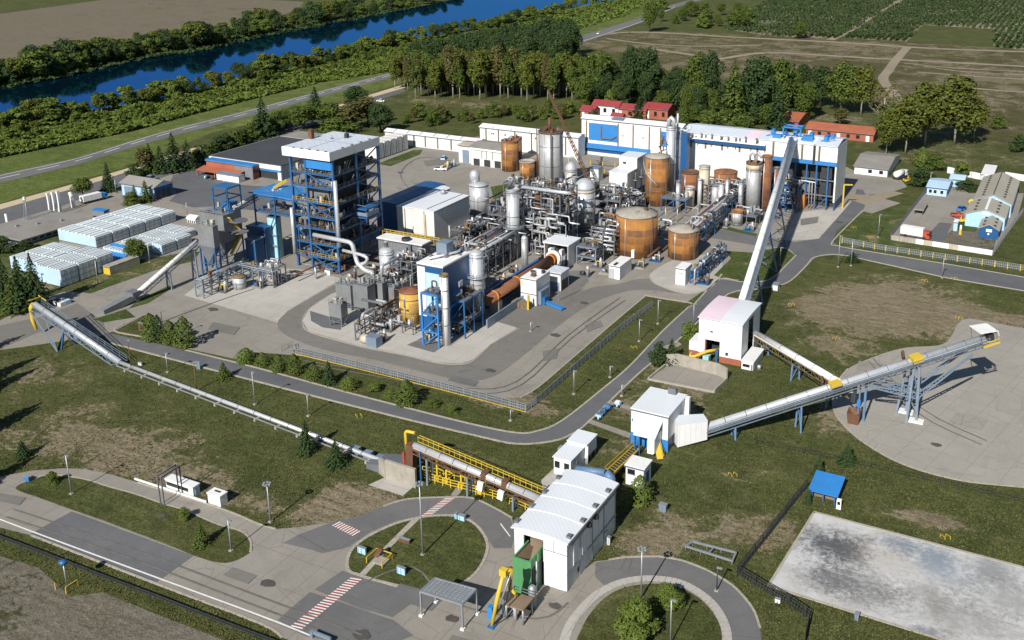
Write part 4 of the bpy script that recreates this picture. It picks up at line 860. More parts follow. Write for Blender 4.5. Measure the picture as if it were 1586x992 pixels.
# ---- front hall with the opening for the green hopper
b = BX['front'] = bx(878, 917, 798, 953, 842)
t = thing('unloading_hall', 'white hall with arched ribbed roof beside the lower roundabout, a tall opening in its front', 'hall', (b[0], b[2], 0))
H = b[4]; xo0 = alongX(G(878, 917), 812); xo1 = alongX(G(878, 917), 842)
w = MB('white').box(b[0], xo0, b[2], b[2] + .4, 0, H).box(xo1, b[1], b[2], b[2] + .4, 0, H).box(b[0], b[0] + .3, b[2] + .4, b[3], 0, H).box(b[1] - .3, b[1], b[2] + .4, b[3], 0, H).box(b[0] + .3, b[1] - .3, b[3] - .3, b[3], 0, H).box(xo0, xo1, b[2], b[2] + .4, H - .7, H)
gable(w, (b[0], b[1], b[2], b[2] + .4), H, 'archY', .5); gable(w, (b[0], b[1], b[3] - .3, b[3]), H, 'archY', .5); w.build('wall', t)
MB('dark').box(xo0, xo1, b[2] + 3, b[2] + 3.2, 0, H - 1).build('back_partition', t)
r = MB('roofwhite'); roofmb(r, b, H, 'archY', .5, .4); rf = r.build('roof', t)
rb = MB('whiteplain')
for k in (.28, .52, .76):
 y = b[2] + (b[3] - b[2]) * k; n = 12
 pts = [(b[0] - .4 + (b[1] - b[0] + .8) * i / n, y, H + .23 + .5 * (1 - (2 * i / n - 1) ** 2)) for i in range(n + 1)]
 for i in range(n): rb.beam(pts[i], pts[i + 1],   .22, .09)
sub(rb, 'ridge_strip', rf, t)
for sx in (b[0] - .1, b[1] - .1):
 for k in (.04, .3, .55, .82):
  y = b[2] + (b[3] - b[2]) * k; v = MB('steel').box(sx - .35, sx + .35, y, y + .8, H + .3, H + .75); sub(v, 'roof_vent', rf, t)
[panel(t, 'wall_seam', b, 'F', (xo1 - b[0]) / (b[1] - b[0]) + u, (xo1 - b[0]) / (b[1] - b[0]) + u + .004, .1, H * .98, 'galv', .135) for u in (.02, .2, .36)]; panel(t, 'wall_seam', b, 'F', (xo1 - b[0]) / (b[1] - b[0]) + .02, 1, H * .74, H * .75, 'galv', .135); panel(t, 'side_door', b, 'F', (xo1 - b[0]) / (b[1] - b[0]) + .1, (xo1 - b[0]) / (b[1] - b[0]) + .18, .1, 2.2, 'whiteold', .15)
panel(t, 'door_leaf', b, 'F', (xo1 - b[0]) / (b[1] - b[0]) + .02, .97, .1, H * .74, 'whiteplain', .12)
MB('steel').box(b[1] + .404, b[1] + .55, b[2] - .4, b[3] + .4, H - .1, H + .12).build('dark_eaves_gutter', t)  # dark gutter line in place of shading at the eaves
for u in (.0, .245, .49, .735, .98): panel(t, 'corner_trim', b, 'R', u, u + .012, .1, H, 'galv', .1)
for i in range(5): panel(t, 'light_strip', b, 'R', .12 + i * .17, .135 + i * .17, H * .38, H * .82, 'whiteplain', .12)
panel(t, 'wall_band', b, 'R', 0, 1, H * .34, H * .37, 'galv', .14); panel(t, 'wall_band', b, 'R', 0, 1, H * .84, H * .87, 'galv', .14)
panel(t, 'siding', b, 'R', 0, 1, .1, H * .335, 'whiteold', .03)
panel(t, 'door', b, 'R', .74, .8, .1, 2.1, 'whiteplain', .14, frame='galv'); panel(t, 'vent_opening', b, 'R', .2, .235, 1., 1.9, 'dark', .07)
for k in (.38, .52): MB('dark').box(b[1], b[1] + .7, b[2] + (b[3] - b[2]) * k, b[2] + (b[3] - b[2]) * k + .6, H * .84, H * .93).build('wall_lamp', t)
# green hopper
p = G(821, 927); gz = zat(p, 871); gx0 = alongX(p, 795); gy1 = b[2] + .9
t = thing('feed_hopper', 'tall green hopper with an open brown top half inside the white hall', 'hopper', (p.x, p.y, 0))
g = MB('green').box(gx0, gx0 + .25, p.y + .25, gy1, 0, gz).box(p.x - .25, p.x, p.y + .25, gy1, 0, gz).box(gx0, p.x, p.y, p.y + .25, 0, gz); g.build('shell', t)
g = MB('wood').add([(gx0 + .26, p.y + .26, gz - .25), (p.x - .26, p.y + .26, gz - .25), (p.x - .26, gy1 + 2, gz - .9), (gx0 + .26, gy1 + 2, gz - .6), ((gx0 + p.x) / 2, (p.y + gy1) / 2, gz - 2.6)], [(0, 1, 4), (1, 2, 4), (2, 3, 4), (3, 0, 4)]); g.build('hopper_lining', t)
MB('wood').add([(gx0 + .4, gy1 + .1, gz + .4), (p.x - .5, gy1 + .2, gz + .1), (p.x - .5, gy1 + 2.4, gz + .6), (gx0 + .4, gy1 + 2.4, gz + 1.1)], [(0, 1, 2, 3)]).add([(gx0 + .4, gy1 + .1, gz - .9), (p.x - .5, gy1 + .2, gz - 1.2), (p.x - .5, gy1 + .2, gz + .1), (gx0 + .4, gy1 + .1, gz + .4)], [(0, 1, 2, 3)]).build('tipping_flap', t)
for k in (0.02, .5, .95): MB('green').beam((p.x + .12, p.y + (gy1 - p.y) * k, 0), (p.x + .12, p.y + (gy1 - p.y) * k, gz), .22).build('stiffener', t)
MB('galv').tube([(p.x + .3, p.y + 1.6, .2), (p.x + .3, p.y + 1.6, gz - .8)], .14).build('pipe', t); MB('dark').box(p.x + .01, p.x + .1, p.y + .8, gy1 - .4, .5, gz * .72).build('recess', t)
# yellow sampling crane before the hopper
q = G(762, 972); y0 = q.y
t = thing('sampling_crane', 'yellow jointed sampling crane with white pipes before the green hopper', 'crane', q)
jz = zat(G(772, 950), 887)
e1 = RY(780, 888, y0 + 1.2); e2 = RY(790, 912, y0 + 3.2)
MB('yellow').tube([q + Vector((0, 0, .3)), q.lerp(e1, .5) + Vector((-.1, 0, .2)), e1], [.25, .32, .28], 8).build('mast', t)
MB('yellow').tube([e1 + Vector((-.3, .1, .1)), e1 + Vector((.6, .9, .3)), e2], [.5, .42, .3], 8).build('arm', t)
MB('yellow').tube([e2, e2 + Vector((.5, .9, -1.4)), e2 + Vector((.3, 1., -2.6))], [.3, .26, .2], 8).build('dipper', t); MB('yellow').cbox(e1 + Vector((0, .1, -.4)), 1.1, .9, 1.).build('joint_box', t); MB('galv').tube([q.lerp(e1, .35) + Vector((.3, .2, 0)), e1 + Vector((.7, .9, -.2))], .12, 6).build('piston', t); MB('dark').cbox(e2 + Vector((.3, 1., -3.6)), .8, .8, 1.).build('sampling_head', t); MB('rubber').bent([q + Vector((.4, .4, .5)), q + Vector((1.4, .8, 2.)), e1 + Vector((.9, .5, -1.2)), e2 + Vector((-.2, 0, -.6))], .09, 6).build('hose', t)
MB('blue').cbox(q, 1., 1., .35).build('base', t); MB('bluebright').box(q.x - 1.5, q.x - .7, q.y + 1.2, q.y + 2., 0, 2.1).build('control_box', t)
pf = Vector((q.x + .8, q.y + 2.2, 0))
MB('wood').box(pf.x, pf.x + 3.2, pf.y, pf.y + 3., 2.5, 2.75).build('platform', t)
for dx in (.2, 3.): 
 for dy in (.2, 2.8): MB('galv').tube([(pf.x + dx, pf.y + dy, 0), (pf.x + dx, pf.y + dy, 2.5)], .16).build('leg', t)
rl = MB('galv')
for z in (3.2, 3.7): rl.beam((pf.x, pf.y, z), (pf.x, pf.y + 3, z), .07).beam((pf.x, pf.y + 3, z), (pf.x + 3.2, pf.y + 3, z), .07)
for d in (0, 1, 2, 3): rl.beam((pf.x, pf.y + d, 2.7), (pf.x, pf.y + d, 3.7), .07)
rl.build('railing', t); MB('silver').bent([(pf.x - .4, pf.y + .5, .1), (pf.x - .4, pf.y + .5, 2.2), (pf.x + 1.4, pf.y + .6, 2.3), (pf.x + 1.5, pf.y + .6, .1)], .28).build('pipe', t)
MB('galv').lathe((pf.x + 2.3, pf.y + 4.2), [(.6, 0), (.6, 3.4), (.2, 3.8)], 14).build('filter_pot', t)
# ---- control cabin, two rooms
b = BX['cabin'] = bx(884, 741, 858, 921, 715)
ym = b[2] + (b[3] - b[2]) * .55; H = b[4]
t = thing('control_cabin', 'white flat roofed control cabin with two dark square windows behind the arched hall', 'cabin', (b[0], b[2], 0))
MB('whiteplain').box(b[0], b[1], b[2], ym, 0, H).box(b[0] + .02, b[1] + .4, ym, b[3], 1.2, H + .35).build('wall', t)
MB('roofwhite').box(b[0] - .2, b[1] + .2, b[2] - .2, ym, H + .003, H + .2).box(b[0] - .2, b[1] + .55, ym + .003, b[3] + .2, H + .353, H + .55).build('roof', t)
for u in (.06, .62): panel(t, 'window', b, 'F', u, u + .3, H * .42, H * .82, 'glass', .05, frame='whiteplain')
panel(t, 'door', b, 'F', .38, .54, .05, H * .7, 'whiteold', .04); panel(t, 'wall_lamp', b, 'R', .18, .22, H * .6, H * .75, 'galv', .25)
for yy in (ym + .3, (ym + b[3]) / 2, b[3] - .3): MB('bluegrey').beam((b[1] + .2, yy, 0), (b[1] + .2, yy, 1.2), .3).build('leg', t)
MB('whiteplain').tube([(b[1] + .55, ym + .2, 0), (b[1] + .55, ym + .2, H + .2)], .18).build('drain_pipe', t); MB('galv').box(b[0] - .8, b[0], b[2] + 3, b[2] + 4.2, H - .8, H + .1).build('air_unit', t)
# blue pipe bridge beside it
a = RY(893, 727, b[2] - 1.); c = RY(938, 733, b[2] - 1.)
t = thing('duct_bridge', 'blue covered duct bridge on legs between the control cabin and the yellow conveyor', 'duct', (a.x, a.y, 0))
MB('paleblue').tube([a, c], .7, 10).build('duct_cover', t); MB('paleblue').tube([c, c + Vector((.9, 0, -.5)), (c.x + 1.2, c.y, .4)], .85, 10).build('elbow', t)
MB('bluegrey').beam(a + Vector((0, -.9, -.8)), c + Vector((0, -.9, -.8)), .3).beam(a + Vector((0, .9, -.8)), c + Vector((0, .9, -.8)), .3).build('frame', t)
for s in (.25, .9):
 for dy in (-.9, .9): m = a.lerp(c, s); MB('bluegrey').beam((m.x, m.y + dy, 0), (m.x, m.y + dy, m.z - .8), .22).build('leg', t)
MB('dark').lathe((a.x - .2, a.y), [(.7, 0), (.7, 2.2), (.2, 2.4)], 12).build('motor', t)
# ---- crusher house
b = BX['crush'] = bx(1034, 701, 977, 1062, 647); H = b[4]
t = hall('crusher_house', 'tall white crusher house with blue lower walls and a sloping porch in the middle foreground', b, 'white', 'roofwhite', 'flat', .28, .12)
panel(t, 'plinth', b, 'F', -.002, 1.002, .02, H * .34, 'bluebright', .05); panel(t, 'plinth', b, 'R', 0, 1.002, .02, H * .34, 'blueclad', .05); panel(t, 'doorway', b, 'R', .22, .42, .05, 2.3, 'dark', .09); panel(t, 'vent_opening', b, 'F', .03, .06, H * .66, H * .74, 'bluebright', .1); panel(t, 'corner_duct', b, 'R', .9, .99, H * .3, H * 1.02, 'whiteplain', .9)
MB('steel').box(b[1] - 3.4, b[1] - 1.8, b[3] - 1.4, b[3] - .5, H + .5, H + 1.6).build('roof_fan', t)
px0 = b[0] + (b[1] - b[0]) * .3; px1 = b[0] + (b[1] - b[0]) * .83; py = b[2] - 3.6
MB('roofgrey').add([(px0 - .2, py - .2, H * .6), (px1 + .2, py - .2, H * .6), (px1 + .2, b[2] - .01, H * .86), (px0 - .2, b[2] - .01, H * .86), (px0 - .2, py - .2, H * .6 - .2), (px1 + .2, py - .2, H * .6 - .2), (px1 + .2, b[2] - .01, H * .86 - .2), (px0 - .2, b[2] - .01, H * .86 - .2)],
 [(0, 1, 2, 3), (7, 6, 5, 4), (4, 5, 1, 0), (5, 6, 2, 1), (6, 7, 3, 2), (7, 4, 0, 3)]).build('porch_roof', t)  # roof greyed to paint in the shading that sets it off the wall
MB('whiteplain').prism([(px1 - .2, py), (px1, py), (px1, b[2]), (px1 - .2, b[2])], 1.2, H * .59).box(px1 - 1.4, px1 - .2, py, py + .15, 1., H * .59).build('porch_wall', t)
for x in (px0, px0 + .9): MB('blue').beam((x, py + .3, 0), (x, py + .3, H * .6), .3).build('porch_post', t)
cr = b
# cabin in front of it
b = BX['booth'] = bx(997, 757, 969, 1008, 728); H = b[4]
t = hall('sampling_booth', 'small white booth with a dark window standing before the porch of the crusher house', b, 'whiteplain', 'whiteplain', 'flat', .2, .2, 'booth')
panel(t, 'window', b, 'F', .12, .5, H * .6, H * .85, 'glass', .05, frame='galv'); panel(t, 'door', b, 'R', .3, .7, .1, H * .7, 'blueclad', .05)
# yellow conveyor under the porch
a = Vector(((px0 + px1) / 2 - .8, b[2] + 6, 4.4)); c = G(944, 733, 2.6)
a = RY(990, 690, cr[2] - 1.2)
t = thing('belt_conveyor', 'yellow framed open belt conveyor climbing into the porch of the crusher house', 'conveyor', (c.x, c.y, 0))
dv = (a - c).normalized(); sd = Vector((-dv.y, dv.x, 0)).normalized()
for s in (-.75, .75): MB('yellow').beam(c + sd * s, a + sd * s, .22, .5).build('side_frame', t)
MB('dark').beam(c, a, 1.2, .1).build('belt', t); rg = MB('yellow'); n = 14
for i in range(n): m = c.lerp(a, (i + .5) / n); rg.beam(m + sd * .85, m + sd * .85 + Vector((0, 0, 1.)), .09).beam(m - sd * .85 - dv * .4, m + sd * .85 + dv * .4, .12)
rg.beam(c + sd * .85 + Vector((0, 0, 1)), a + sd * .85 + Vector((0, 0, 1)), .1); rg.build('railing', t)
hd = MB('yellow').box(c.x - 1.2, c.x + 1.6, c.y - 1.6, c.y - 1.3, 2, 2.4).box(c.x - 1.2, c.x - .9, c.y - 1.6, c.y + .8, 2, 2.4)
for dx in (-1., 1.4): hd.beam((c.x + dx, c.y - 1.4, 0), (c.x + dx, c.y - 1.4, 3.4), .2)
hd.build('head_frame', t); MB('blue').lathe((c.x + .4, c.y - .3), [(.9, .1), (.9, 1.9), (.4, 2.3)], 12).build('drive', t)
for s in (.3, .65): m = c.lerp(a, s); MB('steel').beam((m.x, m.y, 0), m, .2).build('leg', t)
a2, c2 = Vector((cr[1] - 2.5, cr[2] - .3, 3.)), Vector((cr[1] - .2, cr[2] - 3.2, .2))
MB_ = MB('yellow').beam(a2, c2, 1.2, .12).beam(a2 + Vector((.5, .4, .5)), c2 + Vector((.5, .4, .5)), .1); 
t = solo(MB_, 'stair', 'yellow stair leading down from the blue wall of the crusher house', 'stair', (c2.x, c2.y, 0))
# ---- pink and white building on the perimeter road
b = BX['pink'] = bx(1147, 568, 1081, 1175, 504); H = b[4]
t = thing('transfer_building', 'tall white transfer building with half of its arched roof pink, above the walled concrete bay', 'building', (b[0], b[2], 0))
xm = (b[0] + b[1]) / 2; ex = (b[0] + (b[1] - b[0]) * .18, b[0] + (b[1] - b[0]) * .5, 5.0)
w = MB('white').box(b[0], ex[0], b[2], b[2] + .3, 0, H).box(ex[1], b[1], b[2], b[2] + .3, 0, H).box(ex[0], ex[1], b[2], b[2] + .3, ex[2], H).box(b[0], b[0] + .3, b[2] + .3, b[3], 0, H).box(b[0], b[1], b[3] - .3, b[3], 0, H)
y1, y2 = b[2] + (b[3] - b[2]) * .35, b[2] + (b[3] - b[2]) * .68
w.box(b[1] - .3, b[1], b[2] + .3, y1, 0, H).box(b[1] - .3, b[1], y2, b[3] - .3, 0, H).box(b[1] - .3, b[1], y1, y2, H * .93, H); gable(w, (b[0], b[0] + .3, b[2], b[3]), H, 'archX', .32); gable(w, (b[1] - .3, b[1], b[2], b[3]), H, 'archX', .32); w.build('wall', t)
for nm, m, x0, x1 in (('roof', 'pink', b[0] - .25, xm), ('roof', 'roofwhite', xm + .003, b[1] + .25)):
 r = MB(m); roofmb(r, (x0 + .35, x1 - .35, b[2], b[3]), H, 'archX', .32); r.build(nm, t)
panel(t, 'brick_plinth', b, 'F', .5, 1.0, .02, 1.5, 'brick', .08); panel(t, 'brick_plinth', b, 'F', 0, .17, .02, 1.5, 'brick', .08); panel(t, 'vent_opening', b, 'F', .27, .33, H * .69, H * .72, 'dark', .08); panel(t, 'vent_opening', b, 'F', .64, .7, 2., 2.7, 'dark', .1)
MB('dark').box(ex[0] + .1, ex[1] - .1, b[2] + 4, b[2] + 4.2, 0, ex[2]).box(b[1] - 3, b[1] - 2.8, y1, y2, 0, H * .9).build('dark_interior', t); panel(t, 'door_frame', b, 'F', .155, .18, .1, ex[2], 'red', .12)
MB('whiteplain').box(b[0] - 2.6, b[0], b[2] + 1, b[2] + 6, 1.2, 3.4).build('side_lean_to', t); MB('brick').box(b[0] - 2.6, b[0], b[2] + 1, b[2] + 6, 0, 1.2).build('lean_to_base', t)
tr = t
m = Vector(((ex[0] + ex[1]) / 2, b[2], 0)); t = thing('loader_arm', 'yellow loader arm with a hooked end reaching out of the doorway below the pink roof', 'loader', (m.x, m.y, 0))
MB('yellow').tube([m + Vector((1.5, 1.5, 2.6)), m + Vector((-.8, -1.6, 2.8)), m + Vector((-3.2, -3., 1.7)), m + Vector((-4.4, -3., 1.5)), m + Vector((-4.3, -2.2, 2.2))], [.4, .38, .34, .3, .22], 8).build('arm', t)
MB('turq').box(m.x - 1.6, m.x - .2, m.y - 2.2, m.y - .4, 0, 1.8).build('body', t); MB('rubber').lathe((m.x - 1.9, m.y - 2.4), [(.7, 0), (.7, .8)], 12).lathe((m.x - .4, m.y - 2.5), [(.7, 0), (.7, .8)], 12).build('wheel', t)
MB('blue').beam(m + Vector((1.2, -.6, 0)), m + Vector((1.2, -.6, 3.4)), .5).build('post', t)
b = BX['kiosk'] = bx(1166, 575, 1148, 1182, 563); H = b[4]
t = hall('guard_kiosk', 'low white kiosk with a dark window at the corner of the pink roofed building', b, 'whiteplain', 'whiteplain', 'flat', .2, .15, 'kiosk'); panel(t, 'window', b, 'F', .12, .72, H * .35, H * .72, 'glass', .05, frame='whiteplain'); panel(t, 'door', b, 'F', .82, .96, .05, H * .75, 'bluegrey', .05)
MB('galv').lathe((b[1] + 1., b[2] + 1.4), [(.5, 0), (.5, 1.), (.1, 1.15)], 10).build('water_pot', t)
wl = [G(*p) for p in ((1031, 567), (1049, 566), (1111, 581), (1126, 589))]; t = thing('retaining_wall', 'pale concrete retaining wall bent round the bay below the pink roofed building', 'wall', wl[0])
for i in range(3): mb = MB('concrete'); mb.beam(wl[i] + Vector((0, 0, 1.4)), wl[i + 1] + Vector((0, 0, 1.4)), .35, 2.8); mb.build('wall_panel', t)
t = solo(MB('concrete').beam(G(1031, 567) + Vector((0, 0, .3)), G(1004, 589) + Vector((0, 0, .3)), .35, .6).beam(G(1004, 589) + Vector((0, 0, .25)), G(1106, 609) + Vector((0, 0, .25)), .35, .5).beam(G(1106, 609) + Vector((0, 0, .4)), G(1126, 590) + Vector((0, 0, .4)), .3, .8), 'low_wall', 'low concrete upstand closing the front of the walled bay', 'wall', G(1004, 589))
# ---- the long white hall at the back in three lengths
def ribbed(b, t, us, z0, z1, mat='ochre'):
 for u in us: panel(t, 'pilaster', b, 'F', u, u + .012, z0, z1, mat, .25)
bc = BX['longC'] = bx(1291, 328, 1053, 1306, 229); H = bc[4]; zb = zat(G(1291, 328), 258)
t = thing('process_hall', 'longest white hall, its right end open over blue columns, one roof bay pink', 'hall', (bc[0], bc[2], 0))
xs = alongX(G(1291, 328), 1188)
MB('white').box(bc[0], bc[1], bc[2], bc[3], zb, H).box(bc[0], xs, bc[2] + .01, bc[3], 0, zb).box(bc[1] - .5, bc[1], bc[2] + .02, bc[3] - .02, 3., zb).build('wall', t)
MB('blueclad').box(bc[1] - .4, bc[1] + .02, bc[2] + .5, bc[3] - .5, 0, 3.).build('plinth', t)
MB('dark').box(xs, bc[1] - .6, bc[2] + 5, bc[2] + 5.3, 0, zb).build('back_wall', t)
L = bc[1] - bc[0]; bays = [(0, .13, 'roofgrey'), (.13, .27, 'roofgrey'), (.27, .42, 'roofgrey'), (.42, .5, 'pink'), (.5, .58, 'roofgrey'), (.58, .72, 'roofwhite'), (.72, .86, 'roofwhite'), (.86, 1, 'roofgrey')]
for u0, u1, m in bays:
 r = MB(m); roofmb(r, (bc[0] + L * u0 + .355, bc[0] + L * u1 - .355 - .01, bc[2], bc[3]), H, 'gableX', 1.2, .35); o = r.build('roof_bay', t)
 if m == 'pink': o['label'] = 'pink roof bay'
panel(t, 'blue_band', bc, 'F', .56, 1, zb - .2, zb + 1.2, 'bluebright', .2); panel(t, 'pipe_shelf', bc, 'F', 0, .56, zb + 3.5, zb + 4.7, 'blueclad', 1.2); panel(t, 'shelf_top', bc, 'F', 0, .56, zb + 4.703, zb + 5.1, 'whiteplain', 1.6)
ribbed(bc, t, (.06, .16, .27, .385, .5, .6, .69, .78, .885), zb + 1.3, H - .3); ribbed(bc, t, (.1, .22, .33), 1, zb + 3, 'whiteold'); panel(t, 'dark_gap', bc, 'F', .853, .868, zb, H + .3, 'dark', .3)
for u in (.03, .11, .2, .31, .36, .46, .55): panel(t, 'vent_opening', bc, 'F', u, u + .006, H - 4.4, H - 3.6, 'dark', .06)
for u in (.58, .66, .75, .82, .88, .95): x = bc[0] + L * u; MB('blue').beam((x, bc[2] + .3, 0), (x, bc[2] + .3, zb), .5).build('column', t)
for z in (zb * .32, zb * .66): MB('steel').beam((xs, bc[2] + .3, z), (bc[1] - .5, bc[2] + .3, z), .4).build('floor_beam', t)
for u in (.78, .885):
 x = bc[0] + L * u; MB('blue').beam((x, bc[2] + .3, 0), (x + 4, bc[2] + .3, zb * .32), .25).build('brace', t)
for u, z0, z1, m in ((.905, zb * .34, zb * .64, 'dark'), (.905, zb * .68, zb * .97, 'dark'), (.79, zb * .34, zb * .62, 'steel'), (.72, zb * .05, zb * .3, 'steel'), (.65, .3, zb * .5, 'dark')):
 x = bc[0] + L * u; MB(m).box(x, x + L * .065, bc[2] + 1.2, bc[2] + 4.6, z0, z1).build('machine', t)
x = bc[0] + L * .755; MB('orange').box(x, x + L * .07, bc[2] - 1.5, bc[2] + 1.5, 0, 4.8).build('orange_cabinet', t)
for k in range(3): MB('silver').bent([(x + k * 1.4 - 2, bc[2] - .3, zb * .4), (x + k * 1.4, bc[2] - .5, zb * .62), (x + 5 + k, bc[2] - .5, zb * .6), (x + 5 + k, bc[2] - .4, .3)], .16).build('pipe', t)
rg = random.Random(5)
for u in (.56, .7, .8, .9, .93, .64): x = bc[0] + L * u; rf = MB('bluebright').box(x, x + 1.2, bc[2] + 3 + rg.random() * 3, bc[2] + 7.5, H + 1., H + 2.2 + rg.random() * .8).beam((x - 1, bc[2] + 3, H + .9), (x + 2, bc[2] + 4, H + 2.4), .25).build('roof_unit', t)
rk = MB('steel')
for i in range(9): x = bc[0] + L * (.03 + .058 * i + .01 * math.sin(i * 5)); rk.lathe((x, bc[2] - .8), [(.35, zb + 5.1), (.35, zb + 6.2 + rg.random()), (.1, zb + 6.6)], 8)
rk.build('shelf_equipment', t)
bb = BX['longB'] = bx(1055, 256, 901, 1064, 199); H = bb[4]
t = hall('process_hall', 'white middle length of the long hall with large bright blue wall panels at its left', bb, 'white', 'roofwhite', 'gableX', 1., .35, 'hall')
panel(t, 'blue_panel', bb, 'F', .075, .37, H * .42, H * .9, 'bluebright', .12); panel(t, 'blue_panel', bb, 'F', .80, .875, H * .45, H * .86, 'bluebright', .12); panel(t, 'blue_band', bb, 'F', 0, .7, H * .2, H * .33, 'bluebright', 1.1); panel(t, 'base_band', bb, 'F', 0, .7, 1.5, H * .17, 'blueclad', .3)
ribbed(bb, t, (.045, .37, .52, .68, .79), H * .34, H * .95); panel(t, 'roof_skylight', bb, 'F', .3, .42, H + .9, H + 1.2, 'bluegrey', -4)
for u in (.42, .62, .9): panel(t, 'vent_opening', bb, 'F', u, u + .008, H * .6, H * .66, 'dark', .08)
pp = MB('ochre').bent([(bb[0] + 9, bb[2] - .5, H * .85), (bb[0] + 9, bb[2] - .5, H * .5), (bb[0] + 14, bb[2] - .5, H * .5), (bb[0] + 16, bb[2] - .5, H * .6)], .2).build('wall_pipe', t)
ba = BX['longA'] = bx(896, 246, 744, 906, 214); H = ba[4]
t = hall('process_hall', 'white left length of the long hall behind the pair of tall rusty tanks', ba, 'white', 'roofwhite', 'gableX', 1., .35, 'hall'); ribbed(ba, t, (.06, .19, .36, .53, .7, .87), H * .1, H * .95, 'ochre')
for u in (.12, .14, .26, .57, .8): panel(t, 'vent_opening', ba, 'F', u, u + .012, H * .7, H * .79, 'dark', .08)
for k in range(5): x = ba[0] + (ba[1] - ba[0]) * (.14 + .19 * k); o = MB('dark').beam((x, ba[2] - .36, H + .3), (x + .2, (ba[2] + ba[3]) / 2, H + .75), .25, .12); sub(o, 'roof_seam', ROOF(t), t)
bd = BX['longD'] = bx(744, 240, 634, 752, 221); bd = (alongX(G(744, 240), 597), *bd[1:]); H = bd[4]
t = hall('storage_hall', 'low white hall of many bays behind the white tower roof, its last roof bay pink', bd, 'whiteold', 'roofwhite', 'gableX', .9, .3, 'hall'); ribbed(bd, t, (.17, .31, .43, .56, .7, .84), .5, H * .93, 'steel')
r = MB('pink'); roofmb(r, (bd[0] + (bd[1] - bd[0]) * .86, bd[1], bd[2], bd[3]), H + .03, 'gableX', .9, .3); r.build('roof_bay', t)
for k in range(6): x = bd[0] + (bd[1] - bd[0]) * (.1 + .14 * k); o = MB('dark').beam((x, bd[2] - .3, H + .35), (x + .2, (bd[2] + bd[3]) / 2, H + 1.2), .22, .1); sub(o, 'roof_seam', ROOF(t), t)
# row of white wrapped blocks left of it
p = G(587, 248); x0 = alongX(p, 566); z = zat(p, 223); y1 = alongY(p, 634); n = 5
for i in range(n):
 ya = p.y + (y1 - p.y) * i / n; yb = p.y + (y1 - p.y) * (i + 1) / n - .8
 t = thing('wrapped_stack', ('nearest', 'second', 'middle', 'fourth', 'farthest')[i] + ' white wrapped block in the row behind the white tower roof', 'stack', (p.x, ya, 0), 'white blocks behind the tower'); mb = MB('whiteold').prism([(x0, ya), (p.x, ya), (p.x, yb), (x0, yb)], .4, z); mb.build('wrapping', t)
 MB('red' if i == 0 else 'steel').box(p.x + .004, p.x + .06, ya + .2, ya + .6, .2, z * .9).build('strap', t); MB('dark').box(x0 + .2, p.x - .2, ya + .2, yb - .2, 0, .4).build('pallet', t)
# ---- small white workshop with a grey roof and annexes in the yard
b = BX['shop'] = bx(778, 262, 730, 800, 233); H = b[4]
t = hall('workshop', 'white workshop with a dark grey roof and open bays below, left of the rusty tanks', b, 'whiteold', 'greyroof', 'gableX', 1., .5, 'workshop')
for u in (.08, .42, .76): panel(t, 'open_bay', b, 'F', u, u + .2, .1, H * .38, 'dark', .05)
panel(t, 'fascia', b, 'F', -.01, 1.01, H * .86, H, 'whiteplain', .5); ribbed(b, t, (.35, .5, .7), H * .42, H * .85, 'steel')
b = bx(730, 254, 711, 740, 227); t = hall('workshop_annex', 'narrow white annex with a cream flat roof left of the grey roofed workshop', b, 'whiteplain', 'beige', 'flat', .3, .5, 'annex'); panel(t, 'open_bay', b, 'F', .3, .85, .1, b[4] * .75, 'bluegrey', .05)
# ---- blue hall and white hall beside the tower
b = BX['bluehall'] = bx(616, 366, 585, 690, 318); t = hall('blue_hall', 'dark blue hall with a blue roof right of the boiler tower', b, 'blueclad', 'blueclad', 'gableY', .3, .15, 'hall')  # walls and roof in the same dark blue
b = BX['whitehall'] = bx(674, 384, 617, 728, 329); H = b[4]; t = hall('white_hall', 'white cubic hall with a weathered pale roof between the boiler tower and the pipe racks', b, 'whiteold', 'roofwhite', 'gableY', .25, .15, 'hall')
ribbed(b, t, (.22, .74), .2, H * .98, 'ochre'); panel(t, 'wall_pipe', b, 'F', .745, .79, .2, H * .9, 'beige', .5); panel(t, 'vent_opening', b, 'F', .4, .43, H * .3, H * .37, 'dark', .06)
rr = MB('dark').beam((b[0] + 2, b[2], H + .32), (b[0] + 2.6, b[3], H + .32), .3, .16).beam((b[1] - 3, b[2] + 1, H + .36), (b[1] - 2.4, b[3], H + .34), .2, .16); sub(rr, 'roof_seam', ROOF(t), t)
MB('galv').lathe((b[0] + 6, b[3] - 3), [(.8, H + .4), (.8, H + 1.6), (.3, H + 1.9)], 12).build('roof_fan', t)
b = bx(742, 330, 680, 742.5, 304); b = (alongX(G(700, 352), 655), G(728, 332).x - 4, BX['whitehall'][3] + .6, BX['whitehall'][3] + 9, BX['whitehall'][4] - 1.5); hall('long_shed', 'long low white shed directly behind the white cubic hall', b, 'whiteold', 'roofwhite', 'gableY', .6, .2, 'shed')
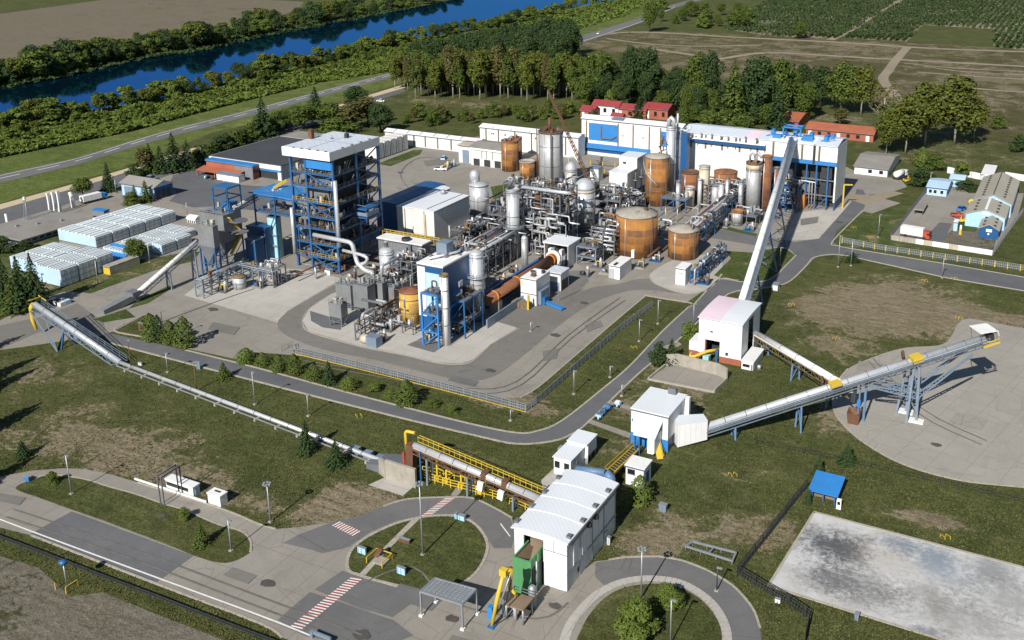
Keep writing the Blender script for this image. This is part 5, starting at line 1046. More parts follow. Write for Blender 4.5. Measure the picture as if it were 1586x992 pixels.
# yellow railed deck and white tank roof building in front of the white hall
b = BX['deckhouse'] = bx(655, 422, 588, 668, 381); H = b[4]; t = hall('filter_house', 'grey sided house with a bright white flat roof before the white cubic hall', b, 'greybox', 'whiteplain', 'flat', .35, .3, 'building')
MB('dark').lathe((b[0] + 9, b[3] - 3), [(1.3, H + .36), (1.3, H + 1.1), (.6, H + .75)], 14).build('roof_fan', t)
dk = MB('yellow')
yy = b[3] + .6
for k in range(14): x = b[0] - 2 + k * 1.5; dk.beam((x, yy, H - 1), (x, yy, H + 1.2), .12)
for z in (H + .6, H + 1.2): dk.beam((b[0] - 2, yy, z), (b[0] + 18, yy, z), .12)
dk.build('yellow_railing', t); MB('ochre').box(b[0] - 2, b[0] + 18, yy + .1, yy + 6, H - 1.2, H - 1).build('deck', t)
# ---- dark roofed hall with red brick annex at the left
p = G(437, 280); Z = zat(p, 258); x0 = alongX(p, 329); q = RX(438, 203, x0); y1 = 0
y1 = bis(lambda y: PX((x0, y, Z))[1] - 204, p.y, p.y + 250)
b = BX['darkhall'] = (x0, p.x, p.y, y1, Z); t = hall('flat_roof_hall', 'large hall with a black flat roof and blue fascia left of the boiler tower', b, 'bluegrey', 'blackroof', 'flat', .3, .1, 'hall')
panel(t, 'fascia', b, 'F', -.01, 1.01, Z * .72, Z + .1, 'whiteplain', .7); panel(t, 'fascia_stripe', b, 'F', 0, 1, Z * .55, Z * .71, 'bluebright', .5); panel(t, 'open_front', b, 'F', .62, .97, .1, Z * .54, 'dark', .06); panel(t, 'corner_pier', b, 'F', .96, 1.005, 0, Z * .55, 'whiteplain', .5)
ym = (b[2] + b[3]) / 2; o = MB('whiteold').box(b[0] + 20, b[1], ym, ym + .5, Z + .31, Z + .42); sub(o, 'roof_joint', ROOF(t), t); o = MB('concrete').box(b[0] - .05, b[1], b[3] - 12, b[3] - 11.4, Z + .31, Z + .5).box(b[0] - .1, b[0] + .3, b[2], b[3], Z + .31, Z + .5); sub(o, 'parapet', ROOF(t), t)
o = MB('greyroof').box(b[0] + .35, b[1], b[3] - 10.9, b[3], Z + .31, Z + .36); sub(o, 'roof_patch', ROOF(t), t)
b2 = BX['brick'] = bx(393, 279, 321, 409, 259); H = b2[4]; b2 = (b2[0], b2[1], b2[2], min(b2[3], b[2] - .9), H)
t = hall('brick_annex', 'red brick annex with a blue roof edge and a lean-to before the black roofed hall', b2, 'brick', 'bluebright', 'flat', .5, .25, 'annex'); panel(t, 'grey_cladding', b2, 'F', .62, 1.001, .1, H * .97, 'greybox', .08)
MB('orangeroof').add([(b2[0] - 1, b2[2] - 5, H * .42), (b2[1] - 4, b2[2] - 5, H * .42), (b2[1] - 4, b2[2] - .1, H * .6), (b2[0] - 1, b2[2] - .1, H * .6)], [(0, 1, 2, 3)]).build('lean_to_roof', t)
for x in (b2[0], b2[0] + 9, b2[1] - 5): MB('brick').beam((x, b2[2] - 4.7, 0), (x, b2[2] - 4.7, H * .42), .4).build('post', t)
for k in range(3): panel(t, 'window', b2, 'R', .12 + k * .3, .3 + k * .3, H * .5, H * .75, 'glass', .05)
b = bx(370.5, 284, 336, 379.5, 274); t = hall('site_container', 'long white site container in front of the red brick annex', b, 'whiteplain', 'bluegrey', 'flat', .12, .05, 'container'); panel(t, 'door', b, 'R', .2, .8, .1, b[4] * .9, 'whiteold', .04)
p = G(327, 277); t = thing('scrap_pile', 'dark heap of drums and tyres at the left end of the white site container', 'pile', p); rg = random.Random(4)
for k in range(7): x, y = p.x + rg.uniform(-2.5, 2.5), p.y + rg.uniform(-1.2, 1.2); MB(('dark', 'turq', 'rubber')[k % 3]).lathe((x, y), [(.55, 0), (.55, rg.uniform(.8, 1.6))], 10).build('drum', t)
# ---- garage, flat office and sheds at left
b = bx(240.5, 311, 190, 269, 292); H = b[4]; t = hall('garage', 'blue walled garage with a grey brown pitched roof among conifers', b, 'lightblue', 'greyroof', 'gableX', 1.8, .5, 'garage')
for k in range(3): panel(t, 'gate', b, 'R', .1 + k * .28, .3 + k * .28, .1, H * .75, 'dark', .06)
panel(t, 'side_cladding', b, 'R', -.003, 1.003, .02, H * .99, 'blueclad', .03); panel(t, 'gate', b, 'F', .08, .4, .1, H * .8, 'bluegrey', .06)
b = BX['office'] = bx(36, 381, -25, 136, 372); H = b[4]; t = hall('flat_office', 'long low office with a grey flat roof along the access road at left', b, 'bluegrey', 'greyroof', 'flat', .4, 1.2, 'office')
for k in range(9): panel(t, 'window', b, 'R', .04 + k * .105, .11 + k * .105, H * .35, H * .8, 'glass', .05)
panel(t, 'window', b, 'F', .55, .95, H * .3, H * .8, 'glass', .05)
for u, v in ((.3, .3), (.5, .5), (.7, .75)): x, y = b[0] + (b[1] - b[0]) * u, b[2] + (b[3] - b[2]) * v; o = MB('galv').box(x, x + .8, y, y + .8, H + .41, H + 1.); sub(o, 'roof_vent', ROOF(t), t)
b = bx(303, 347, 290, 314, 341); t = hall('tarp_shelter', 'small white tarpaulin shelter behind the grey silo block', b, 'whiteplain', 'whiteplain', 'archX', .8, .2, 'shelter'); [panel(t, 'opening', b, 'F', .08 + k * .24, .22 + k * .24, .1, b[4] * .7, 'dark', .05) for k in range(4)]
# ---- wrapped timber stacks
def stackrow(x0, y0, xa, xb, yt, n, wall, lab, strips=9, endmat='tapeblue'):
 b = bx(x0, y0, xa, xb, yt); L = (b[3] - b[2]) / n; od = ('nearest', 'second', 'third', 'fourth', 'farthest')
 for i in range(n):
  ya, yb = b[2] + L * i, b[2] + L * (i + 1) - .55; t = thing('timber_stack', f'{"farthest" if i == n - 1 and n > 1 else od[i]} block of pale wrapped timber in the {lab}', 'stack', ((b[0] + b[1]) / 2, ya, 0), 'wrapped timber stacks')
  MB(wall).box(b[0], b[1], ya, yb, .25, b[4] - .3).build('pack', t); MB('dark').box(b[0] + .3, b[1] - .3, ya + .2, yb - .2, 0, .25).build('bearer', t)
  st = MB('stackwhite'); w = (b[1] - b[0]) / strips
  for k in range(strips): st.box(b[0] + w * k + .04, b[0] + w * (k + 1) - .42, ya - .02, yb + .02, b[4] - .29, b[4] + rnd.uniform(-.06, .08))
  st.build('top_layer', t)
  bd_ = MB('steel')
  for f in (.2, .55, .85): bd_.box(b[1] + .004, b[1] + .04, ya + (yb - ya) * f, ya + (yb - ya) * f + .12, .3, b[4] - .35)
  for z in (.33, .66): bd_.box(b[1] + .004, b[1] + .03, ya, yb, .25 + (b[4] - .5) * z, .37 + (b[4] - .5) * z)
  bd_.build('strap', t)
  if i == 0: MB(endmat).box(b[0] + .02, b[1] - .02, ya - .05, ya - .003, .3, b[4] - .32).build('end_sheet', t)
 return b
stackrow(150, 385, 92, 275, 367, 5, 'stackwhite', 'tall rear row behind the flat roofed office')
stackrow(200, 403, 161, 306, 391, 4, 'stackwhite', 'middle row with the blue tarpaulin'); stackrow(252, 396, 237, 300, 379, 2, 'stackwhite', 'short row beside the long inclined conveyor', 4)
stackrow(62, 427, 18, 132, 407, 3, 'stackwhite', 'left row beside the dark conifers'); stackrow(97, 446, 60, 180, 418, 3, 'stackwhite', 'front row beside the dark conifers')
b = bx(171.5, 427, 161, 217, 415); t = hall('freight_container', 'rusty topped freight container with a yellow end beside the front stack row', b, 'beige', 'concrete', 'flat', .1, .02, 'container'); panel(t, 'door', b, 'F', .02, .98, .1, b[4] * .97, 'yellow', .05)
p = G(196, 402); solo(MB('bluebright').add([(p.x - 9, p.y - 4, .3), (p.x + 1, p.y - 4, .3), (p.x + 1, p.y + 3, 2.8), (p.x - 9, p.y + 3, 2.9), (p.x - 9, p.y - 4, 0), (p.x + 1, p.y - 4, 0), (p.x + 1, p.y + 3, 0), (p.x - 9, p.y + 3, 0)], [(0, 1, 2, 3), (4, 5, 1, 0), (5, 6, 2, 1), (7, 4, 0, 3), (6, 7, 3, 2)]), 'tarpaulin', 'bright blue tarpaulin sloping down at the near end of the middle stack row', 'tarpaulin', p)
# ---- houses behind the plant
def house(x0, y0, xa, xb, yt, wall, roof, lab, kind='gableX', rise=2., name='house', cat='house'):
 b = bx(x0, y0, xa, xb, yt); t = hall(name, lab, b, wall, roof, kind, rise, .5, cat); H = b[4]; n = max(2, int((b[1] - b[0]) / 4))
 for k in range(n): panel(t, 'window' if k % 3 else 'door', b, 'F', (k + .25) / n, (k + .6) / n, H * .3 if k % 3 else .1, H * .75, 'glass' if k % 3 else 'whiteplain', .06)
 return t
house(919, 182, 899, 928, 173, 'brick', 'redroof', 'smallest and leftmost crimson roofed house'); house(958, 181, 918, 966, 166, 'whiteplain', 'redroof', 'white walled house with a crimson roof, second from the left'); house(1000, 185, 954, 1008, 172, 'brick', 'redroof', 'low crimson roofed wing in the middle of the crimson group'); house(1034, 187, 998, 1046, 171, 'brick', 'redroof', 'largest crimson roofed house at the right of its group')
house(962, 193, 946, 968, 184, 'whiteplain', 'redroof', 'small porch house with a crimson roof right behind the roof of the long hall'); house(1236, 199, 1209, 1255, 189, 'brick', 'orangeroof', 'small terracotta roofed house left of the long one')
house(1352, 221, 1248, 1360, 209, 'brick', 'orangeroof', 'long terracotta roofed house with red walls'); house(1374, 275, 1323, 1392, 263, 'whiteplain', 'greyroof', 'white bungalow with a grey roof right of the long hall', name='bungalow', cat='bungalow')
# ---- depot at right
b = bx(1465.5, 305.5, 1435, 1473, 293); H = b[4]; t = hall('depot_office', 'light blue depot office with a pale blue roof', b, 'lightblue', 'tapeblue', 'gableX', .8, .4, 'office'); [panel(t, 'window', b, 'F', u, u + .16, H * .3, H * .72, 'glass', .05, frame='whiteplain') for u in (.1, .34, .68)]
b = (b[0] + 6, b[1] + 4, b[3] + 2, b[3] + 9, b[4]); hall('depot_annex', 'second pale blue roofed block behind the depot office', b, 'lightblue', 'tapeblue', 'gableX', .8, .4, 'office')
def shed(x0, y0, xa, xb, yt, wall, lab, rise, nv):
 b = bx(x0, y0, xa, xb, yt); t = hall('depot_warehouse', lab, b, wall, 'tanroof', 'gableY', rise, .3, 'warehouse'); H = b[4]
 for s in (.22, .78):
  for k in range(nv): y = b[2] + (b[3] - b[2]) * (.1 + .8 * k / max(1, nv - 1)); x = b[0] + (b[1] - b[0]) * s; zz = H + rise * (1 - abs(2 * s - 1)); o = MB('dark').box(x - .4, x + .4, y - .3, y + .3, zz + .15, zz + .7); sub(o, 'roof_vent', ROOF(t), t)
 return b, t
b, t = shed(1564.5, 338, 1506, 1576, 318, 'lightblue', 'largest tan roofed warehouse with a light blue gable', 2.6, 9); panel(t, 'gable_sign', b, 'F', .42, .62, b[4] + .6, b[4] + 1.4, 'whiteplain', .05); mbr = MB('dark').box((b[0] + b[1]) / 2 - .15, (b[0] + b[1]) / 2 + .15, b[2], b[3], b[4] + 2.7, b[4] + 2.85); sub(mbr, 'ridge_cap', ROOF(t), t)
b, t = shed(1554.5, 358, 1494, 1560.4, 339, 'lightblue', 'middle tan roofed warehouse joined before the largest one', 2.2, 4); panel(t, 'gable_sign', b, 'F', .42, .6, b[4] + .5, b[4] + 1.2, 'whiteplain', .05); mbr = MB('whiteplain').box((b[0] + b[1]) / 2 - .4, (b[0] + b[1]) / 2 + .4, b[2], b[3], b[4] + 2.35, b[4] + 2.5); sub(mbr, 'ridge_cap', ROOF(t), t)
b, t = shed(1545, 372.5, 1515, 1549.4, 358, 'blueclad', 'small dark blue shed with a tan roof in front of the warehouses', 1.6, 3); panel(t, 'sign_board', b, 'F', .36, .66, b[4] * .75, b[4] * 1.05, 'whiteplain', .06); panel(t, 'lamp', b, 'F', .45, .55, b[4] * .45, b[4] * .62, 'whiteplain', .2)
# site wall of the depot
a, c = G(1380, 372), G(1537, 396); t = thing('site_wall', 'white and grey panel wall along the front of the depot yard', 'wall', a); n = 12
for i in range(n):
 p, q = a.lerp(c, i / n), a.lerp(c, (i + .97) / n); MB('beige' if i in (4, 7) else ('concrete' if i < 3 else 'whiteplain')).beam(p + Vector((0, 0, .8)), q + Vector((0, 0, .8)), .2, 1.6).build('wall_panel', t)
a, c = G(1467, 268), G(1545, 284); t = thing('boundary_wall', 'long low white wall behind the depot warehouses', 'wall', a)
for i in range(6): MB('whiteplain').beam(a.lerp(c, i / 6) + Vector((0, 0, 1.2)), a.lerp(c, (i + .94) / 6) + Vector((0, 0, 1.2)), .3, 2.4).build('wall_panel', t)
b = bx(1537, 281, 1519, 1543, 272); hall('wall_shed', 'small light blue shed against the low white wall behind the depot', b, 'lightblue', 'whiteplain', 'flat', .2, .2, 'shed')
a, c = G(1556, 276), G(1600, 283); solo(MB('whiteplain').beam(a + Vector((0, 0, 1.2)), c + Vector((0, 0, 1.2)), .3, 2.4), 'boundary_wall', 'right hand end of the low white wall, beyond the gap', 'wall', a)
b = bx(1430, 334, 1415, 1437, 326); t = thing('canopy', 'grey roofed open canopy in the depot yard', 'canopy', (b[0], b[2], 0)); MB('greyroof').box(b[0], b[1], b[2], b[3], b[4] - .3, b[4]).build('roof', t); [MB('dark').beam((x, y, 0), (x, y, b[4] - .3), .25).build('post', t) for x in (b[0] + .3, b[1] - .3) for y in (b[2] + .3, b[3] - .3)]
# ---- blue roofed hut, white booths, canopy frame in the foreground
b = BX['hut'] = bx(1293, 783, 1256, 1303, 767); H = b[4]; t = thing('shelter_hut', 'open fronted hut with a bright blue pitched roof beside the stained slab', 'hut', (b[0], b[2], 0))
MB('wood').box(b[0], b[1], b[3] - .2, b[3], 0, H).box(b[0], b[0] + .15, b[2] + 1.4, b[3], 0, H).box(b[1] - .15, b[1], b[2] + 1.4, b[3], 0, H).box(b[0], b[1], b[2] + 1.4, b[2] + 1.5, 0, H * .8).build('wall', t)
MB('bluebright').add([(b[0] - .5, b[2] - .5, H), (b[1] + .5, b[2] - .5, H), (b[1] + .5, b[3] + .3, H + .75), (b[0] - .5, b[3] + .3, H + .75), (b[0] - .5, b[2] - .5, H - .15), (b[1] + .5, b[2] - .5, H - .15), (b[1] + .5, b[3] + .3, H + .6), (b[0] - .5, b[3] + .3, H + .6)], [(0, 1, 2, 3), (7, 6, 5, 4), (0, 4, 5, 1), (1, 5, 6, 2), (2, 6, 7, 3), (3, 7, 4, 0)]).build('roof', t)
for x in (b[0] + .1, (b[0] + b[1]) / 2, b[1] - .1): MB('blue').beam((x, b[2] + .1, 0), (x, b[2] + .1, H - .1), .2).build('post', t)
x = (b[0] + b[1]) / 2; MB('whiteplain').box(x + .6, x + 1.4, b[2] + 1.3, b[2] + 1.38, 1., 1.8).build('notice', t)
p = G(1299, 788); solo(MB('whiteplain').cbox(p, .8, .6, 1.8).mat('glass').box(p.x - .25, p.x + .25, p.y - .35, p.y - .31, .9, 1.5), 'meter_box', 'narrow white meter box at the right corner of the blue roofed hut', 'box', p)
b = bx(300, 770, 258, 310, 757); H = b[4]; t = hall('weigh_booth', 'white weighbridge booth with a long dark window under the steel gantry', b, 'whiteplain', 'whiteplain', 'flat', .25, .12, 'booth'); panel(t, 'window', b, 'F', .03, .84, H * .4, H * .86, 'glass', .05, frame='whiteplain'); panel(t, 'door', b, 'R', .3, .7, .05, H * .78, 'lightblue', .05)
b = bx(342, 786, 323, 353, 771); H = b[4]; t = hall('tool_shed', 'small white cubic shed right of the weighbridge booth', b, 'whiteplain', 'whiteplain', 'flat', .2, .12, 'shed'); panel(t, 'door', b, 'F', .2, .6, .05, H * .8, 'whiteold', .05); o = MB('dark').box(b[0] + .8, b[1] - .8, (b[2] + b[3]) / 2, (b[2] + b[3]) / 2 + .3, H + .21, H + .35); sub(o, 'roof_slot', ROOF(t), t)
t = thing('gantry', 'dark steel height gantry over the lane by the weighbridge booth', 'gantry', G(249, 782)); P4 = [G(249, 782), G(277, 763)]; hz = zat(P4[0], 738)
for p in P4: [MB('steel').beam(p + Vector((d, 0, 0)), p + Vector((d, 0, hz)), .18).build('post', t) for d in (0, .9)]
MB('steel').beam(P4[0] + Vector((0, 0, hz)), P4[1] + Vector((0, 0, hz)), .2).beam(P4[0] + Vector((.9, 0, hz)), P4[1] + Vector((.9, 0, hz)), .2).beam(P4[0] + Vector((0, 0, hz - .8)), P4[1] + Vector((0, 0, hz - .8)), .15).build('crossbeam', t)
P4 = [G(653, 955), G(717, 976), G(739, 952), G(675, 934)]; hz = zat(P4[1], 937); t = thing('slatted_canopy', 'galvanised frame roof of many slats on four posts before the green hopper', 'canopy', P4[0]); mb = MB('galv')
for i in range(4): MB('galv').beam(P4[i], P4[i] + Vector((0, 0, hz)), .22).build('post', t); MB('whiteplain').cbox(P4[i], .6, .6, .35).build('footing', t)
T4 = [p + Vector((0, 0, hz)) for p in P4]
for i in range(4): mb.beam(T4[i], T4[(i + 1) % 4], .2, .3)
for k in range(1, 8): mb.beam(T4[0].lerp(T4[3], k / 8), T4[1].lerp(T4[2], k / 8), .3, .1)
for k in range(1, 10): mb.beam(T4[0].lerp(T4[1], k / 10), T4[3].lerp(T4[2], k / 10), .12, .2)
mb.build('slat_roof', t)
# ================================================================== THE PROCESS PLANT
def tank(name, label, xl, xr, yb, yt, mat, roof='cone', roofmat=None, cat='tank', group=None, dome=None, rings=(), neck=0, ladder=True, skirt=0., z0=0.):
 cx = (xl + xr) / 2; P = G(cx, yb, z0); d = Vector((P.x, P.y, 0)).normalized(); r = (xr - xl) / 2 / scl(P + d * 2); c = P + d * r; z = zat(P, yt)
 t = thing(name, label, cat, (c.x, c.y, z0), group); M_ = mat
 if skirt: MB('steel').lathe((c.x, c.y), [(r * .92, z0), (r * .92, z0 + skirt)], 20).build('skirt', t)
 MB(M_).lathe((c.x, c.y), [(r, z0 + skirt), (r, z)], 32 if r > 2 else 20).build('shell', t)
 rm = MB(roofmat or mat)
 if roof == 'cone': rm.lathe((c.x, c.y), [(r + .12, z + .002), (r + .12, z + .18), (r * .5, z + .18 + r * .14), (.25, z + .18 + r * .24)], 32)
 elif roof == 'flat': rm.lathe((c.x, c.y), [(r + .15, z + .002), (r + .15, z + .5), (r - .1, z + .5), (r - .1, z + .12), (.1, z + .14)], 28)
 else:
  h = dome or r * .7; rm.lathe((c.x, c.y), [(r * math.cos(a * math.pi / 16), z + .003 + h * math.sin(a * math.pi / 16)) for a in range(0, 8)] + [(.1, z + h)], 24)
 rf = rm.build('roof', t)
 if neck: o = MB('silverdull').lathe((c.x, c.y), [(r * .28, z + .3), (r * .28, z + neck), (r * .34, z + neck), (r * .34, z + neck + .3)], 12); sub(o, 'neck', rf, t)
 rg = MB('steel')
 for k in rings: rg.lathe((c.x, c.y), [(r + .03, z0 + (z - z0) * k - .09), (r + .09, z0 + (z - z0) * k - .09), (r + .09, z0 + (z - z0) * k + .09), (r + .03, z0 + (z - z0) * k + .09)], 28)
 if rings: rg.build('hoop', t)
 if ladder:
  a = math.atan2(-d.y, -d.x) + .75; q = Vector((c.x + (r + .3) * math.cos(a), c.y + (r + .3) * math.sin(a), 0)); e = Vector((-math.sin(a), math.cos(a), 0)) * .25; l = MB('steel')
  l.beam(q + e + Vector((0, 0, z0 + .2)), q + e + Vector((0, 0, z + .9)), .07).beam(q - e + Vector((0, 0, z0 + .2)), q - e + Vector((0, 0, z + .9)), .07)
  for k in range(int((z - z0) / 1.)): l.beam(q + e + Vector((0, 0, z0 + k + .5)), q - e + Vector((0, 0, z0 + k + .5)), .05)
  l.build('ladder', t)
  a -= 1.3; MB('silver').tube([(c.x + (r + .2) * math.cos(a), c.y + (r + .2) * math.sin(a), z0 + .2), (c.x + (r + .2) * math.cos(a), c.y + (r + .2) * math.sin(a), z - .2)], .11, 6).build('downpipe', t)
 t['_r'] = rf.name
 return c, r, z, t
def lights_on_roof(c, r, z, t, n, seed, mat='dark'):
 rg = random.Random(seed)
 for k in range(n):
  a, q = rg.uniform(0, 6.28), rg.uniform(.1, .75) * r; x, y = c.x + q * math.cos(a), c.y + q * math.sin(a); m = MB(rg.choice(['steel', 'galv', mat, 'brown']))
  if rg.random() < .5: m.lathe((x, y), [(.3, z), (.3, z + rg.uniform(.7, 1.6)), (.1, z + 1.8)], 8)
  else: m.box(x - .5, x + .5, y - .4, y + .4, z, z + rg.uniform(.5, 1.3))
  m.build('roof_fitting', t)
def rail_ring(t, c, r, z, mat='steel'):
 m = MB(mat); n = 18
 for h in (.55, 1.1): m.tube([(c.x + r * math.cos(6.2832 * i / n), c.y + r * math.sin(6.2832 * i / n), z + h) for i in range(n + 1)], .045, 4, False)
 for i in range(n): x, y = c.x + r * math.cos(6.2832 * i / n), c.y + r * math.sin(6.2832 * i / n); m.beam((x, y, z), (x, y, z + 1.1), .07)
 m.build('roof_railing', t)
c, r, z, t = tank('storage_tank', 'widest orange rusty storage tank with a pale conical roof', 953, 1018, 402, 340, 'rust', 'cone', 'concrete', rings=(.99,)); MB('whiteplain').box(c.x + r * .2, c.x + r * .2 + .9, c.y - r - .5, c.y - r + .3, .6, 3.).build('gauge_box', t); MB('ochre').box(c.x - r * .5, c.x - r * .1, c.y + .5, c.y + 2, z + .9, z + 1.2).build('roof_hatch', t); lights_on_roof(c, r, z + .5, t, 5, 1, 'galv'); TB = (c, r, z)
MB('rust').bent([(c.x - r - .6, c.y - 1.5, .2), (c.x - r - .6, c.y - 1.5, z - 1), (c.x - r - 4, c.y - 1.5, z - 1)], .3).build('feed_pipe', t)
c, r, z, t = tank('storage_tank', 'smaller orange rusty storage tank right of the widest one', 1034, 1081, 405, 362, 'rust', 'cone', 'concrete', rings=(.99,)); TS = (c, r, z); lights_on_roof(c, r, z + .4, t, 3, 2, 'galv')
c, r, z, t = tank('storage_tower', 'tallest orange rusty storage tower with a diagonal stair rail, beside the twin silver chimneys', 998, 1036, 321, 247, 'rust', 'cone', 'concrete', rings=(.99, .33), cat='storage tower'); TT = (c, r, z)
pts = [(c.x + (r + .5) * math.cos(a), c.y + (r + .5) * math.sin(a), z * (.95 - .5 * k / 10)) for k in range(11) for a in [math.radians(-175 + 11 * k)]]; MB('galv').tube(pts, .16, 6).tube([(p[0], p[1], p[2] + 1.1) for p in pts], .07, 5).build('spiral_stair', t)
m = MB('brown'); rg = random.Random(8)
for k in range(9): m.beam((c.x + rg.uniform(0, 2.5), c.y + rg.uniform(0, 2), z + .6 + k * .6), (c.x + rg.uniform(.5, 3), c.y + rg.uniform(0, 2), z + 2 + k * .7), .35)
m.build('top_machinery', t)
c, r, z, t = tank('digester', 'tall grey digester tower with a rusty crown and a clutter of machinery on top', 835, 873, 300, 209, 'silverdull', 'flat', 'brown', cat='digester', rings=(.78, .45)); DG = (c, r, z); rail_ring(t, c, r, z); lights_on_roof(c, r, z + .2, t, 9, 3, 'brown')
MB('brown').tube([(c.x - .5, c.y, z), (c.x - .5, c.y, z + 5.2)], .55, 8).build('top_pipe', t); MB('brown').tube([(c.x - r - .3, c.y - r * .4, 2), (c.x - r - .3, c.y - r * .4, z + 1)], .22, 6).tube([(c.x + r * .6, c.y - r - .1, 2), (c.x + r * .6, c.y - r - .1, z)], .18, 6).build('riser_pipe', t); [MB('steel').beam((c.x + (r + .15) * math.cos(a), c.y + (r + .15) * math.sin(a), 0), (c.x + (r + .15) * math.cos(a), c.y + (r + .15) * math.sin(a), z), .25).build('stiffener', t) for a in (-2.3, -1.1, -.3)]
for lab, a in (('front tank of the pair of tall rusty brown tanks before the white hall', (777.5, 804, 267, 222)), ('rear tank of the pair of tall rusty brown tanks before the white hall', (789, 809, 252, 217))): c, r, z, t = tank('brown_tank', lab, *a, 'rust', 'flat', 'rustdark', rings=(.97,)); lights_on_roof(c, r, z + .1, t, 3, 5)
tank('brown_tank', 'squat rusty tank right of the pair of tall brown tanks', 805, 829, 278, 254, 'rust', 'flat', 'concrete'); tank('brown_tank', 'dark narrow tank half hidden behind the squat rusty tank', 819, 836, 272, 252, 'rustdark', 'flat')
c, r, z, t = tank('evaporator', 'broad bright silver tower with a domed shoulder in the middle of the plant', 889.5, 921.5, 362, 297, 'silver', 'dome', 'silver', 'evaporator', None, 3.4, (.62, .47, .8, .3, .2), 1., skirt=2.); EV = (c, r, z); o = MB('galv').beam((c.x, c.y, z + 2.6), (c.x + 4.6, c.y + 1.2, z + 2.9), 1.4, .2); o.build('top_platform', t); MB('beige').lathe((c.x, c.y), [(r + .02, z - .9), (r + .06, z - .9), (r + .06, z - .1), (r + .02, z - .1)], 28).build('weathered_band', t)
c, r, z, t = tank('scrubber', 'small silver vessel with a round cap behind the bright silver tower', 875, 894, 300, 266, 'silverdull', 'dome', 'silver', 'vessel', None, 3., (.96,), 0); MB('silver').tube([(c.x - 1, c.y, z + 2.5), (c.x - 1, c.y + .4, z + 4.4), (c.x + 1.5, c.y + .4, z + 5), (c.x + 3, c.y, z + 3)], .35, 8).build('pipe', t)
c, r, z, t = tank('digester', 'slim blackened silver column left of the pipe gantry with a ring collar', 786, 806, 400, 298, 'silver', 'flat', 'silverdull', 'column', None, None, (.98, .62, .5)); m = MB('steel'); m.tube([(c.x - 1.5, c.y, z + .6), (c.x + .5, c.y, z + 4)], .5, 8); m.build('top_pipe', t); rail_ring(t, c, r + .7, z - 1.2, 'galv'); MB('steel').lathe((c.x, c.y), [(r, z * .45), (r + 1.5, z * .45), (r + 1.5, z * .45 + .25), (r, z * .45 + .25)], 20).build('platform', t); rail_ring(t, c, r + 1.4, z * .45, 'galv')
c, r, z, t = tank('silver_silo', 'fat silver silo with a smaller domed cap beside the white cubic hall', 728, 758, 336, 290, 'silver', 'cone', 'silver', 'silo', None, None, (.5, .98)); MB('silver').lathe((c.x - 1.5, c.y), [(r * .52, z + .3), (r * .52, z + 3.2), (r * .4, z + 4.3), (r * .15, z + 4.8)], 18).build('cap', t)
tank('blow_tank', 'beige hanging vessel with a rust stain beside the slim blackened column', 775, 792, 394, 352, 'beige', 'flat', 'steel', 'vessel', None, None, (.97,), skirt=6., ladder=False)
c, r, z, t = tank('expansion_vessel', 'silver vessel with a neck between two snaking pipes before the boiler tower', 590, 613, 441, 393, 'silver', 'dome', 'silver', 'vessel', None, 1.2, (.5, .93), 2.6); 
c, r, z, t = tank('ochre_tank', 'ochre yellow tank with a low cone roof beside the blue scaffold tower', 621, 656, 506, 457, 'yellowtank', 'cone', 'rustdark', rings=(.4, .8))
c, r, z, t = tank('absorber', 'tall round topped silver column at the right end of the blue boxed building', 730, 751.5, 500, 397, 'silver', 'dome', 'silver', 'column', None, 1.1, (.96, .56, .08), .9, skirt=2.2); MB('galv').lathe((c.x, c.y), [(r + .02, z * .66), (r + .8, z * .66), (r + .8, z * .66 + .2), (r + .02, z * .66 + .2)], 20).build('platform', t); rail_ring(t, c, r + .75, z * .66)
c, r, z, t = tank('chimney', 'plain white chimney standing in front of the blue boxed building', 685.5, 697.5, 537, 430, 'whiteplain', 'flat', 'ochre', 'chimney', None, None, (.3, .55, .8))
c, r, z, t = tank('scrubber', 'grey column on the blue scaffold tower', 668, 683, 470, 433, 'silverdull', 'flat', 'silver', 'column', None, None, (.9,), z0=zat(G(676, 536), 468) * .96, ladder=False) if False else tank('scrubber', 'weathered grey column behind the blue scaffold tower', 667.5, 684, 515, 433, 'silverdull', 'flat', 'silver', 'column', None, None, (.9, .7)); lights_on_roof(c, r, z, t, 4, 9, 'yellow')
c, r, z, t = tank('chimney', 'front tall silver chimney with a looped elbow on top, right of the tall rusty tower', 1029.5, 1044, 312, 199, 'silver', 'flat', 'silver', 'chimney', None, None, (.97, .5)); MB('silver').tube([(c.x - .8, c.y, z), (c.x - .8, c.y, z + 2.6), (c.x, c.y, z + 3.4), (c.x + .9, c.y, z + 2.6), (c.x + .9, c.y, z)], .75, 10).build('elbow', t)
c, r, z, t = tank('chimney', 'rear slimmer silver chimney ending in a thin pipe, right of the looped one', 1044.5, 1053.5, 306, 205, 'silver', 'dome', 'silver', 'chimney', None, 1.6, (.9, .62)); MB('silver').tube([(c.x - .6, c.y, z + 1), (c.x - .6, c.y, z + 6.4)], .4, 8).bent([(c.x, c.y, z + 1), (c.x + 3, c.y, z + .4), (c.x + 4.5, c.y, z + 2)], .35).build('stack_pipe', t)
b = bx(1062, 310, 1052, 1066, 208); MB_ = MB('blueclad').box(*b[:4], 0, b[4]); solo(MB_, 'duct_shaft', 'dark blue square shaft right of the twin silver chimneys', 'shaft', ((b[0] + b[1]) / 2, b[2], 0))
